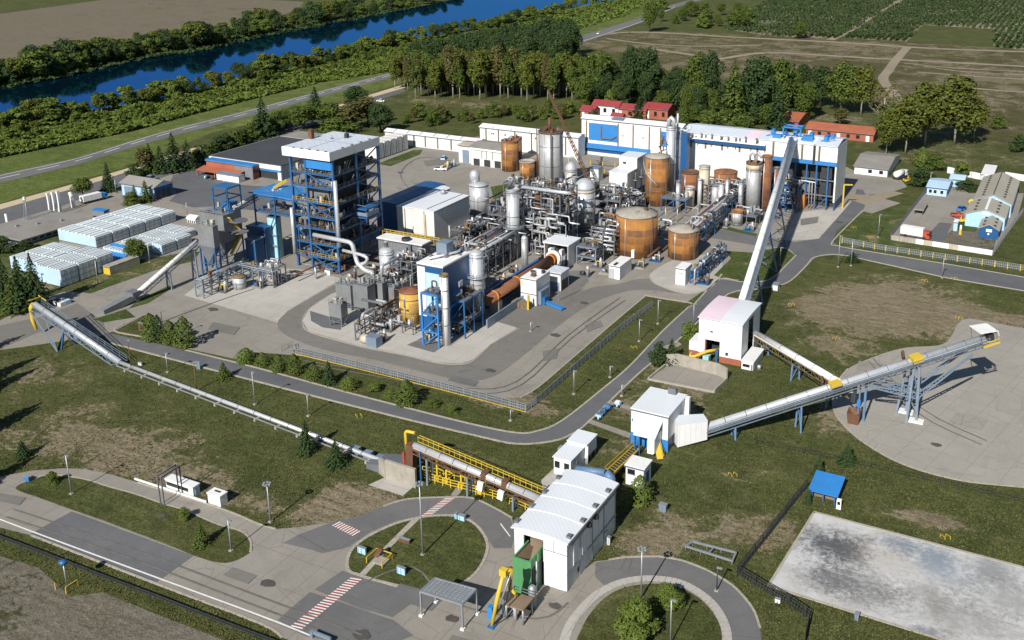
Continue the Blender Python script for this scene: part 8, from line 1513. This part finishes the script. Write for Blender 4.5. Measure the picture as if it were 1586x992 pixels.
# yellow railed pits before the long hall
def fence(name, lab, pts, h, sp, post, rail, rails=(.5, 1.), cat='fence', pw=.12, rw=.07, smooth=False, mesh=None, foot=None):
 w = [G(*p) for p in pts]; t = thing(name, lab, cat, w[0]); L = [0]
 for i in range(len(w) - 1): L.append(L[-1] + (w[i + 1] - w[i]).length)
 n = min(98, max(2, int(L[-1] / sp))); pm = None
 for k in range(n + 1):
  s = L[-1] * k / n; i = max(j for j in range(len(w) - 1) if L[j] <= s + 1e-6); q = w[i].lerp(w[i + 1], (s - L[i]) / (L[i + 1] - L[i]))
  if pm is None: pm = MB(post).beam((q.x, q.y, 0), (q.x, q.y, h), pw).build('post', t); pm.location = (0, 0, 0)
  else: o = pm.copy(); COL.objects.link(o); o.parent = t; o.location = q - w[0]
 m = MB(rail)
 for f in rails:
  for i in range(len(w) - 1): m.beam(w[i] + Vector((0, 0, h * f)), w[i + 1] + Vector((0, 0, h * f)), rw)
 m.build('rail', t)
 if mesh:
  m = MB(mesh)
  for i in range(len(w) - 1):
   d = (w[i + 1] - w[i]); n2 = int(d.length / .5)
   for k in range(n2): q = w[i].lerp(w[i + 1], (k + .5) / n2); m.beam((q.x, q.y, .08), (q.x, q.y, h * .97), .09)
   for z in (.25, .5, .75): m.beam(w[i] + Vector((0, 0, h * z)), w[i + 1] + Vector((0, 0, h * z)), .06)
  m.build('mesh_infill', t)
 if foot: m = MB(foot); [m.beam(w[i] + Vector((.3, -.5, .2)), w[i + 1] + Vector((.3, -.5, .2)), .1) for i in range(4)]; m.build('foot_rail', t)
 return t
fence('pipe_railing', 'yellow pipe railing before the blue based middle of the long hall', [(917, 268), (962, 274), (962, 262), (915, 256)], 2.2, 5, 'yellow', 'ochre', (.4, .7, 1.), pw=.25, rw=.18); fence('pipe_railing', 'second yellow pipe railing nearer the bright silver tower', [(925, 300), (948, 292), (955, 280)], 1.6, 4, 'yellow', 'ochre', (.5, 1.), pw=.2, rw=.15)
fence('railing', 'long grey railing with a yellow foot rail between yard and grass strip', [(458, 548), (530, 565), (620, 587), (730, 615), (815, 638), (830, 628), (900, 566), (960, 514), (1010, 476)], 1.7, 1.9, 'galv', 'galv', (.33, .66, 1.), pw=.13, rw=.1, mesh='galv', foot='yellow'); fence('railing', 'short railing meeting the long one beside the yard corner', [(436, 545), (455, 536), (458, 548)], 1.1, 2, 'galv', 'galv')
fence('road_fence', 'yellow posted fence between the perimeter road and the depot', [(1304, 377), (1360, 388), (1440, 400), (1520, 411), (1600, 423)], 1.9, 3.2, 'yellow', 'galv', (.3, .6, 1.), pw=.2, rw=.09, mesh='galv'); fence('yard_fence', 'dark mesh fence along the left of the depot yard', [(1379, 370), (1433, 300), (1440, 290)], 1.8, 3, 'steel', 'steel', (.5, 1.), pw=.12, mesh='steel'); fence('yard_fence', 'grey mesh fence along the right of the depot yard', [(1538, 395), (1556, 368), (1584, 330)], 1.8, 3, 'galv', 'galv', (.5, 1.), pw=.12, mesh='steel')
DKF = dict(pw=.14, rw=.09, mesh='dark')
fence('mesh_fence', 'black mesh fence climbing from the stained slab corner to the blue roofed hut', [(1142, 892), (1185, 838), (1232, 778), (1250, 757)], 1.9, 3, 'dark', 'dark', (.5, 1.), **DKF); fence('mesh_fence', 'black mesh fence along the lower edge of the stained slab', [(1142, 892), (1180, 915), (1220, 938), (1254, 962), (1246, 1000)], 1.9, 3, 'dark', 'dark', (.5, 1.), **DKF); fence('mesh_fence', 'dark mesh fence between the stained slab and the round storage pad', [(1170, 690), (1235, 702), (1310, 718), (1390, 737), (1480, 757), (1600, 786)], 1.4, 3, 'dark', 'dark', (.5, 1.), pw=.1, rw=.05)
fence('ditch_rail', 'dark low rail along the ditch south of the white lined road', [(-20, 828), (60, 858), (150, 893), (237, 926), (330, 962), (430, 1000)], .7, 4, 'dark', 'dark', (.5, 1.), pw=.14, rw=.13); fence('yellow_railing', 'yellow safety railing under the front conveyor', [(650, 742), (700, 757), (760, 772), (800, 784), (826, 795)], 1.7, 1.6, 'yellow', 'yellow', (.35, .68, 1.), pw=.16, rw=.1); fence('yellow_railing', 'rear yellow safety railing behind the front conveyor legs', [(655, 733), (720, 745), (780, 760), (815, 772)], 1.4, 2., 'yellow', 'yellow', (.5, 1.), pw=.14, rw=.09)
for k, (x, y) in enumerate(((678, 744), (692, 748), (715, 756), (744, 764))): p = G(x, y); solo(MB('yellow').beam(p, p + Vector((0, 0, (5.2, 2.6, 3.2, 3.6)[k])), .3).beam(p + Vector((0, 0, 2.5)), p + Vector((1.6, -.4, 2.5)), .14).cbox(p, 1., 1., .9), 'yellow_post', ('tall yellow post on a block beside the second leg of the front conveyor', 'low yellow post in the railing near the concrete wall', 'yellow gate post left of the middle conveyor leg', 'yellow gate post right of the middle conveyor leg')[k], 'post', p)
# lamp posts
def lamp(x, yb, yt, lab, mast=False, mat='galv'):
 p = G(x, yb); h = zat(p, yt); t = thing('lamp_post', lab, 'lamp post', p); MB(mat).tube([p, p + Vector((0, 0, h))], [.16 if mast else .11, .09], 7).build('pole', t)
 if mast: m = MB('galv'); [m.cbox(p + Vector((.55 * math.cos(a), .55 * math.sin(a), h - .1)), .4, .3, .25) for a in (0, 1.05, 2.1, 3.14, 4.2, 5.2)]; m.tube([p + Vector((.5 * math.cos(a / 2), .5 * math.sin(a / 2), h - .1)) for a in range(14)], .05, 5); m.build('lamp_ring', t)
 else: MB('galv').box(p.x - .12, p.x + .75, p.y - .16, p.y + .16, h, h + .16).build('lamp_head', t)
 MB('concrete').cbox(p, .6, .6, .25).build('footing', t)
for a in ((655, 860, 750, 'tall mast with a ring of lamps on the oval island beside the plaza', True), (993, 928, 851, 'mast with a ring of lamps on the lower roundabout between the round trees', True), (1038, 1000, 930, 'lamp post at the lower right of the roundabout lawn'), (111, 766, 706, 'lamp post at the left end of the long median'), (358, 854, 806, 'lamp post at the right end of the long median'), (419, 809, 750, 'lamp post at the lawn edge where the plaza lanes meet', True),
          (204, 576, 528, 'rusty brown post beside the upper silver pipeline', False, 'brown'), (260, 577, 548, 'short lamp post between the pipeline and the perimeter road'), (305, 606, 562, 'rusty brown post halfway down the silver pipeline', False, 'brown'), (395, 627, 577, 'thin lamp post below the perimeter road, above the middle of the pipeline'), (478, 645, 612, 'thin lamp post on the lawn above the dark spruce'), (889, 611, 575, 'lamp post on the grass strip near the railing corner'), (990, 529, 496, 'lamp post on the grass strip halfway up the railing'), (1019, 502, 466, 'lamp post on the grass strip near the upper railing end'),
          (1074, 503, 471, 'white lamp post beside the pink roofed building'), (963, 614, 597, 'short post with a white head beside the blue drums'), (1298, 414, 366, 'tall lamp post at the right road junction'), (1318, 412, 372, 'thin post beside the small bush at the right road junction'), (1360, 368, 333, 'lamp post on the lawn left of the depot'), (1459, 431, 402, 'lamp post below the road right of the junction'), (1208, 411, 384, 'lamp post on the lawn right of the main conveyor gallery'), (71, 468, 425, 'tall lamp post beside the dark conifers and wrapped stacks'), (232, 407, 380, 'lamp post beside the round tree among the stacks'), (290, 334, 315, 'thick pale post behind the tall rear stack row'),
          (255, 532, 482, 'dark lamp post among the cypresses on the yard corner', False, 'dark'), (152, 440, 405, 'thin lamp post in front of the front stack row'), (822, 514, 500, 'short lamp post on the concrete apron below the white bunker'), (1110, 916, 880, 'short dark post where the fence starts by the lower road', False, 'dark'), (45, 352, 308, 'pale lamp post behind the flat roofed office'), (180, 300, 280, 'grey lamp post beside the slim conifer at the garage'), (1440, 292, 268, 'grey post left of the light blue office'), (791, 652, 636, 'small white post below the railing near the corner'), (945, 585, 568, 'short grey post on the strip by the perimeter road')): lamp(*a)
p = G(1305, 323); t = solo(MB('yellow').beam(p, p + Vector((0, 0, 8.4)), .45).beam(p + Vector((0, 0, 8.4)), p + Vector((2.6, 1, 8.4)), .4), 'jib_post', 'yellow jib post at the right end of the longest hall', 'post', p)
# yellow hydrant hoops
def hoop(x, y, lab, s=1.):
 p = G(x, y); m = MB('yellow')
 for i, (dx, dy) in enumerate(((-1.6, 0), (0, -1.), (1.6, 0), (0, 1.))): q = p + Vector((dx, dy, 0)) * s; m.beam(q, q + Vector((0, 0, 1.)), .16)
 for (u, v) in (((-1.6, 0), (0, -1.)), ((1.6, 0), (0, 1.))): m.beam(p + Vector((*u, 1.)) * s, p + Vector((*v, 1.)) * s, .12)
 m.v = [tuple(p + (Vector(q) - p) * .5) for q in m.v]; o = solo(m, 'hydrant_guard', lab, 'guard rail', p); return o
for i, (x, y, l) in enumerate(((1226, 473, 'yellow guard hoops right of the lower main conveyor gallery'), (1295, 526, 'yellow guard hoops in the dry patch above the link conveyor'), (1485, 494, 'yellow guard hoops at the corner of the round storage pad'), (1322, 354, 'yellow guard hoops on the lawn left of the depot'), (1348, 369, 'yellow guard hoops before the depot fence'), (1478, 433, 'yellow guard hoops below the road at right'), (982, 540, 'yellow guard hoops on the grass strip by the perimeter road'), (986, 490, 'yellow guard hoops at the top of the grass strip'), (556, 646, 'yellow guard hoops on the lawn below the perimeter road'), (615, 617, 'yellow guard hoops beside the largest cypress on the strip'), (1135, 737, 'yellow guard hoops on the lawn below the boom'), (1464, 834, 'yellow guard hoops above the stained slab'), (1432, 436, 'pale yellow guard hoops under the road edge'))): hoop(x, y, l)
p = G(104, 911); t = thing('signal_post', 'grey signal post inside a yellow guard on the dirt south of the road', 'post', p); MB('galv').tube([p, p + Vector((0, 0, 4.2))], .1, 6).build('pole', t); MB('blue').lathe((p.x, p.y), [(.1, 4.2), (.6, 4.3), (.6, 4.8), (.1, 4.9)], 10).build('beacon', t); m = MB('yellow'); [m.beam(p + Vector((dx, dy, 0)), p + Vector((dx, dy, 1.2)), .14) for dx, dy in ((-1.2, -1), (1.2, -1), (1.2, 1))]; m.beam(p + Vector((1.2, -1, 1.2)), p + Vector((1.2, 1, 1.2)), .12); m.build('guard', t)
p = G(588, 870); t = thing('valve_station', 'orange and yellow railed valve station on the oval island', 'valve station', p); m = MB('yellow'); [m.beam(p + Vector((dx, dy, 0)), p + Vector((dx, dy, 1.1)), .12) for dx in (-1.5, 1.5) for dy in (-1.3, 1.3)]; m.beam(p + Vector((-1.5, 1.3, 1.1)), p + Vector((1.5, 1.3, 1.1)), .12).beam(p + Vector((-1.5, -1.3, 1.1)), p + Vector((-1.5, 1.3, 1.1)), .12).beam(p + Vector((1.5, -1.3, 1.1)), p + Vector((1.5, 1.3, 1.1)), .12); m.build('railing', t); MB('brown').beam(p + Vector((-1.2, .6, .2)), p + Vector((-.4, 1., 1.8)), .6, .7).build('valve', t); MB('concrete').box(p.x - .6, p.x + 1.3, p.y - .9, p.y + .9, 0, .3).build('plinth', t)
def boxy(x, yb, xa, xb, yt, mat, name, lab, cat='box', lid='galv'):
 b = bx(x, yb, xa, xb, yt); t = thing(name, lab, cat, (b[0], b[2], 0)); MB(mat).box(*b[:4], 0, b[4]).build('body', t); MB(lid).box(b[0] - .06, b[1] + .06, b[2] - .06, b[3] + .06, b[4] + .002, b[4] + .1).build('lid', t); m = MB('steel').box(b[0] + .15, b[0] + .22, b[2] - .04, b[2] - .003, .15, b[4] - .15).box((b[0] + b[1]) / 2, (b[0] + b[1]) / 2 + .06, b[2] - .04, b[2] - .003, .1, b[4] - .1); m.build('door_joint', t); return t
boxy(566, 861, 554, 568, 851, 'lightblue', 'junction_box', 'pale blue box at the left edge of the oval island'); boxy(627, 893, 615, 629, 882, 'lightblue', 'junction_box', 'pale blue box at the lower edge of the oval island'); boxy(719, 809, 704, 722, 801, 'lightblue', 'junction_box', 'pale blue cabinet at the top of the oval island'); boxy(1031, 795, 1020, 1034, 785, 'bluegrey', 'junction_box', 'blue grey box on the lawn right of the arched hall'); boxy(45, 748, 37, 47, 740, 'bluebright', 'junction_box', 'bright blue box at the left end of the upper lane'); boxy(310, 573, 304, 311, 562, 'bluegrey', 'junction_box', 'blue grey box beside the perimeter road'); boxy(219, 567, 214, 221, 563, 'whiteplain', 'junction_box', 'small white box on the lawn beside the upper pipeline'); boxy(944, 845, 940, 946, 834, 'whiteplain', 'junction_box', 'white meter box against the long side of the arched hall'); boxy(226, 514, 215, 228, 503, 'brown', 'junction_box', 'brown box at the corner with the cypress group'); boxy(634, 845, 618, 636, 838, 'brown', 'junction_box', 'rusty low plate box in the middle of the oval island'); boxy(35, 475, 30, 40, 466, 'bluebright', 'waste_bin', 'blue bin behind the yellow chute', 'bin'); boxy(1208, 936, 1200, 1209, 930, 'whiteplain', 'notice_board', 'white board on the black fence below the stained slab', 'sign'); boxy(1329, 963, 1323, 1331, 955, 'bluegrey', 'junction_box', 'tiny dark box on the lower edge of the stained slab'); boxy(1204, 451, 1195, 1208, 443, 'whiteplain', 'water_tank', 'round white tank lid beside the road right of the gallery', 'tank')
for k, (x, y, m) in enumerate(((928, 648, 'lightblue'), (935, 641, 'blue'), (942, 634, 'bluebright'), (957, 629, 'lightblue'))): p = G(x, y); t = thing('drum_cart', ('pale blue', 'dark blue', 'bright blue', 'white topped blue')[k] + ' drum cart in the line beside the perimeter road', 'cart', p); MB(m).cbox(p, 1.2, 1., .9).build('body', t); MB('whiteplain' if k == 3 else 'steel').cbox(p + Vector((0, 0, .902)), .9, .7, .25).build('lid', t); MB('rubber').lathe((p.x - .45, p.y - .55), [(.25, 0), (.25, .5)], 8).lathe((p.x + .45, p.y - .55), [(.25, 0), (.25, .5)], 8).build('wheel', t)
F4 = [G(1062, 852), G(1134, 875), G(1140, 862), G(1073, 845)]; t = thing('steel_cradle', 'long rectangular galvanised frame lying on the lawn by the lower road', 'frame', F4[0]); m = MB('galv')
for i in range(4): m.beam(F4[i] + Vector((0, 0, .7)), F4[(i + 1) % 4] + Vector((0, 0, .7)), .28)
m.beam(F4[0].lerp(F4[1], .5) + Vector((0, 0, .7)), F4[3].lerp(F4[2], .5) + Vector((0, 0, .7)), .2); m.build('frame', t); m = MB('steel'); [m.beam(F4[i].lerp(F4[j], f), F4[i].lerp(F4[j], f) + Vector((0, 0, .6)), .2) for i, j in ((0, 1), (3, 2)) for f in (0, .33, .66, 1)]; m.build('leg', t)
b0, b1 = G(484, 988), G(512, 999); solo(MB('bluegrey').beam(b0 + Vector((0, 0, 1.)), b1 + Vector((0, 0, 1.)), .3, .5).beam(b0, b0 + Vector((0, 0, 1.2)), .5).beam(b1, b1 + Vector((0, 0, 1.2)), .3), 'barrier_gate', 'blue grey barrier by the white line at the bottom edge', 'barrier', b0)
p = G(200, 770); solo(MB('whiteplain').beam(G(209, 744) + Vector((0, 0, .3)), G(320, 780) + Vector((0, 0, .3)), .25, .3), 'guard_pipe', 'white pipe rail along the lane before the weighbridge booth', 'rail', G(209, 744))
# vehicles
def car(name, lab, x, y, yaw, L, W, H, body, cat='car', kind='car', glass='glass'):
 p = G(x, y); t = thing(name, lab, cat, p); t.rotation_euler = (0, 0, 0); c, s = math.cos(yaw), math.sin(yaw)
 def T(m, nm):
  m.v = [(p.x + a * c - b_ * s, p.y + a * s + b_ * c, z) for a, b_, z in m.v]; return m.build(nm, t)
 def lo(x0, x1, z0, z1, tx0=0, tx1=0, ty=0, w=W): m_.add([(x0, -w / 2, z0), (x1, -w / 2, z0), (x1, w / 2, z0), (x0, w / 2, z0), (x0 + tx0, -w / 2 + ty, z1), (x1 - tx1, -w / 2 + ty, z1), (x1 - tx1, w / 2 - ty, z1), (x0 + tx0, w / 2 - ty, z1)], [(3, 2, 1, 0), (4, 5, 6, 7), (0, 1, 5, 4), (1, 2, 6, 5), (2, 3, 7, 6), (3, 0, 4, 7)])
 m_ = MB(body)
 if kind == 'car': lo(-L / 2, L / 2, .3, H * .58, .08, .1, .05); T(m_, 'body'); m_ = MB(glass); lo(-L * .3, L * .28, H * .58, H * .95, .5, .6, .15); T(m_, 'cabin_glass'); m_ = MB(body); lo(-L * .2, L * .14, H * .95, H, .05, .05, .05, W * .78); T(m_, 'roof')
 elif kind == 'pickup': lo(-L / 2, L / 2, .4, H * .55, .05, .1, .05); lo(-L * .02, L * .25, H * .55, H, .2, .5, .12); T(m_, 'body'); m_ = MB('dark'); lo(-L * .47, -L * .05, H * .551, H * .57, 0, 0, .0, W * .8); T(m_, 'bed'); m_ = MB(glass); lo(L * .02, L * .255, H * .6, H * .9, .2, .2, -.01, W * .95); T(m_, 'window')
 else:
  lo(L * .28, L / 2, .5, H * .8, 0, .25, .05); T(m_, 'cab'); m_ = MB(glass); lo(L * .4, L * .505, H * .5, H * .75, 0, .1, .06); T(m_, 'windscreen'); m_ = MB('whiteplain' if kind == 'truck' else body)
  if kind == 'tanker': m_.tube([(-L / 2, 0, H * .6), (-L / 2 + .3, 0, H * .6), (L * .22, 0, H * .6), (L * .25, 0, H * .6)], [W * .3, W * .48, W * .48, W * .3], 14)
  else: lo(-L / 2, L * .26, .9, H, 0, 0, .02)
  T(m_, 'load_body'); m_ = MB('dark'); lo(-L / 2, L * .45, .45, .89, 0, 0, .2); T(m_, 'chassis')
  if kind == 'topped': m_ = MB('bluebright'); lo(-L / 2 - .1, L * .28, H + .002, H + .35, 0, 0, 0, W + .15); T(m_, 'tarpaulin')
 for a in (-L * .32, L * .32):
  for b_ in (-W / 2, W / 2): m_ = MB('rubber'); rr = .34 if kind in ('car', 'pickup') else .5; m_.tube([(a, b_ - .12, rr), (a, b_ + .12, rr)], rr, 12); T(m_, 'wheel')
 return t
car('pickup_truck', 'white pickup standing alone on the yard before the storage hall', 683, 264, .3, 5.2, 1.9, 1.75, 'whiteplain', 'pickup', 'pickup'); car('parked_car', 'pale blue car beside the yard shelter before the storage hall', 687, 247, 2., 4.3, 1.8, 1.45, 'lightblue'); car('tanker_truck', 'white tanker truck right of the grey roofed bungalow', 1394, 276, 1.3, 8, 2.6, 3.4, 'whiteplain', 'truck', 'tanker'); car('fire_truck', 'red truck with a long white roof in the depot yard', 1418, 368, -.1, 9, 2.6, 3.3, 'red', 'truck', 'truck'); car('flatbed_truck', 'long truck with a bright blue top beside the access road', 146, 312, 1.45, 9, 2.5, 2.9, 'bluebright', 'truck', 'truck'); car('box_truck', 'grey box truck with a blue tarpaulin top behind the tall stack row', 160, 338, .15, 6.5, 2.5, 2.6, 'greybox', 'truck', 'topped'); car('parked_van', 'pale van parked behind the blue walled garage', 234, 280, .2, 5.2, 2., 2.1, 'bluegrey', 'van'); car('small_tractor', 'red tractor beside the warehouses of the depot', 1482, 336, .3, 4, 2., 2., 'red', 'tractor', 'pickup'); car('parked_car', 'blue car beside the red tractor in the depot', 1489, 326, 1.2, 4.2, 1.8, 1.6, 'bluebright'); car('parked_car', 'dark blue car where the highway meets the poplar row', 610, 117, 1.4, 4.6, 1.9, 1.6, 'blue'); car('parked_car', 'white car on the far end of the highway at the grove', 928, 53, 1.4, 4.6, 1.9, 1.6, 'whiteplain'); car('parked_car', 'white car below the poplars at the access road end', 590, 158, .2, 4.5, 1.8, 1.5, 'whiteplain')
car('parked_car', 'dark car parked in the open front of the black roofed hall', 419, 270, .2, 4.4, 1.8, 1.5, 'dark'); car('skid_loader', 'yellow loader beside the light blue middle warehouse', 1487, 344, .1, 3.6, 2.2, 2., 'yellow', 'loader', 'pickup'); car('skid_loader', 'yellow excavator body below the yellow young tree by the bungalow', 1407, 282, .6, 3.6, 2.2, 2.2, 'yellow', 'loader', 'pickup')
p = G(1504, 318); solo(MB('yellow').lathe((p.x, p.y), [(1., 0), (1.1, 1.6), (.3, 2.2)], 10), 'yellow_hopper', 'yellow hopper at the corner of the largest warehouse', 'hopper', p); p = G(1487, 364); solo(MB('yellow').beam(p, p + Vector((0, 0, 2)), .7).mat('whiteplain').cbox(p + Vector((0, 0, 2)), .6, .5, 1.2), 'fuel_pump', 'yellow and white fuel pump before the small dark blue shed', 'pump', p); b = bx(1482, 359, 1476, 1484, 345); t = hall('pump_booth', 'light blue booth between the depot warehouses and the fuel pump', b, 'lightblue', 'whiteplain', 'flat', .2, .1, 'booth')
# triple pylon, small pylon, lattice mast, hall crane
p = G(82, 332); t = thing('sign_pylon', 'triple white curved pylon standing by the access road', 'pylon', p); hz = zat(p, 300)
for k in range(3): q = p + Vector((k * 1.3 - 1.3, k * .9, 0)); m = MB('whiteplain'); n = 8; [m.beam(q + Vector((.25 * math.sin(3.14 * i / n), 0, hz * i / n * (1 + .04 * k))), q + Vector((.25 * math.sin(3.14 * (i + 1) / n), 0, hz * (i + 1) / n * (1 + .04 * k))), .55, .9) for i in range(n)]; m.build('blade', t)
p = G(114, 322); solo(MB('whiteplain').beam(p, p + Vector((-.4, 0, 4)), .5, 1.2).beam(p + Vector((-.4, 0, 4)), p + Vector((-1., 0, 5.4)), .5, 1.2), 'sign_pylon', 'small curved white pylon right of the triple one', 'pylon', p); p = G(13, 353); solo(MB('whiteplain').beam(p, p + Vector((-.3, 0, 4.6)), .9, .4), 'sign_pylon', 'small flat white pylon at the back of the flat roofed office', 'pylon', p)
p = G(914, 300); tip = RY(849, 140, p.y + 2); root = RY(913, 282, p.y); t = thing('lattice_crane', 'crane with a thin reddish brown lattice jib leaning left above the silver towers', 'crane', p); m = MB('brown'); dv = (tip - root); s = Vector((0, 1, 0)); u = dv.normalized().cross(s).normalized(); n = 22
for a_, b_ in ((.7, .5), (.7, -.5), (-.7, .5), (-.7, -.5)): m.beam(root + s * a_ + u * b_, tip + s * a_ * .3 + u * b_ * .3, .2)
for k in range(n):
 f0, f1 = k / n, (k + 1) / n; g0, g1 = 1 - .7 * f0, 1 - .7 * f1
 for a_, b_, c_, e_ in ((.7, .5, .7, -.5), (.7, -.5, -.7, -.5), (-.7, -.5, -.7, .5), (-.7, .5, .7, .5)): m.beam(root + dv * f0 + s * a_ * g0 + u * b_ * g0, root + dv * f1 + s * c_ * g1 + u * e_ * g1, .1)
m.build('jib', t); MB('steel').beam(tip, tip + Vector((0, 0, -1.2)), .5).build('hook', t); MB('dark').box(p.x - 3, p.x + 3, p.y - 1.6, p.y + 1.6, .8, 3.4).build('machine_house', t); [MB('rubber').box(p.x - 3.2, p.x + 3.2, p.y + o - .5, p.y + o + .5, 0, .8).build('track', t) for o in (-1.5, 1.5)]
p = G(50, 348); t = thing('lattice_mast', 'pale lattice mast behind the flat roofed office', 'mast', G(44, 350)); q = G(44, 350); hz = zat(q, 310); m = MB('galv'); [m.beam(q + Vector((dx, dy, 0)), q + Vector((dx * .2, dy * .2, hz)), .14) for dx in (-.8, .8) for dy in (-.8, .8)]
for k in range(7): z0, z1 = hz * k / 7, hz * (k + 1) / 7; g = .8 * (1 - .8 * k / 7); m.beam(q + Vector((-g, -g, z0)), q + Vector((g, -g, z1)), .08).beam(q + Vector((g, -g, z0)), q + Vector((g, g, z1)), .08)
m.build('lattice', t); MB('whiteplain').cbox(q + Vector((0, 0, hz)), .8, .5, 1.).build('beacon', t)
# blue ramp machine and loose heaps on the yard
p = G(872, 482); q = G(846, 472); t = thing('ramp_conveyor', 'low blue ramp machine with a rail on the apron right of the white bunker', 'conveyor', q); MB('bluebright').beam(q + Vector((0, 0, .7)), p + Vector((0, 0, .6)), 1.2, .6).build('bed', t); MB('blue').cbox(q + Vector((-1, 0, 0)), 2.4, 2., 2.2).build('drive', t); m = MB('galv'); m.beam(q + Vector((2, 3, 0)), q + Vector((2, 3, 2.2)), .1).beam(q + Vector((2, 3, 1.1)), q + Vector((4, 12, 1.1)), .1).beam(q + Vector((2, 3, 2.)), q + Vector((4, 12, 2.)), .1); m.build('railing', t)
p = G(815, 478); t = thing('forklift', 'ochre yellow loading machine at the front of the white bunker', 'loader', p); MB('ochre').cbox(p, 2.6, 1.6, 1.8).build('body', t); MB('yellow').beam(p + Vector((1, -.6, 0)), p + Vector((1, -.6, 4)), .5).build('mast', t); MB('wood').box(p.x - 4, p.x - 1.4, p.y - 1, p.y + 2, .2, 1.6).build('load', t)
p = G(580, 536); t = thing('pump_unit', 'grey cubic pump unit with a beige drum on the front apron', 'pump', p); MB('bluegrey').cbox(p, 3., 2.4, 2.6).build('casing', t); MB('beige').tube([p + Vector((-3.4, 0, 1.3)), p + Vector((-1.6, 0, 1.3))], 1.1, 12).build('drum', t)
for k, (x, y) in enumerate(((92, 473), (100, 470), (86, 470))): p = G(x, y); t = thing('wrapped_pack', 'white and blue wrapped pack on the ground behind the yellow chute', 'pack', p, 'packs behind the yellow chute'); MB('tapeblue' if k == 1 else 'whiteplain').box(p.x - 1.6, p.x + 1.6, p.y - .8, p.y + .8, .1, 1.1).build('wrapping', t); MB('dark').box(p.x - .3, p.x + .3, p.y - .85, p.y + .85, .1, 1.15).build('strap', t)
p = G(440, 428); t = solo(MB('whiteplain').cbox(G(509, 423), 2.6, 1.6, 1.5), 'white_crate', 'small white crate at the front foot of the boiler tower', 'crate', G(509, 423)) if False else boxy(511, 427, 503, 516, 420, 'whiteplain', 'white_crate', 'small white crate at the front foot of the boiler tower', 'crate')
# ================================================================== CAMERA, LIGHT
cam = bpy.data.cameras.new('camera'); co = bpy.data.objects.new('camera', cam); COL.objects.link(co)
co.location = (0, 0, CAMH); co.rotation_euler = (math.pi / 2 - PITCH, 0, YAW)
cam.sensor_width = 36; cam.lens = FP / W0 * 36; cam.shift_x = -(CX - W0 / 2) / W0; cam.shift_y = (CY - H0 / 2) / W0
cam.clip_start = 1; cam.clip_end = 20000; scene.camera = co
EL, AZ = R(36), R(-2.)
w = bpy.data.worlds.new('World'); scene.world = w; w.use_nodes = True
bg = w.node_tree.nodes['Background']; sky = w.node_tree.nodes.new('ShaderNodeTexSky'); sky.sky_type = 'NISHITA'; sky.sun_disc = False
sky.sun_elevation = EL; sky.sun_rotation = math.pi + AZ; sky.altitude = 100; sky.air_density = 1.2; sky.dust_density = .3; sky.ozone_density = 3.
w.node_tree.links.new(sky.outputs[0], bg.inputs[0]); bg.inputs[1].default_value = .05
sl = bpy.data.lights.new('sun', 'SUN'); so = bpy.data.objects.new('sun', sl); COL.objects.link(so)
sl.energy = 5.0; sl.angle = R(.5); sl.color = (1, .95, .87)
so.rotation_euler = Vector((math.sin(AZ) * math.cos(EL), math.cos(AZ) * math.cos(EL), -math.sin(EL))).to_track_quat('-Z', 'Y').to_euler()
so.location = (0, -200, 300)
vs = scene.view_settings; vs.view_transform = 'Standard'; vs.look = 'None'; vs.exposure = .5; vs.gamma = 1; vs.use_curve_mapping = False
scene.cycles.max_bounces = 5; scene.cycles.diffuse_bounces = 2; scene.cycles.glossy_bounces = 3
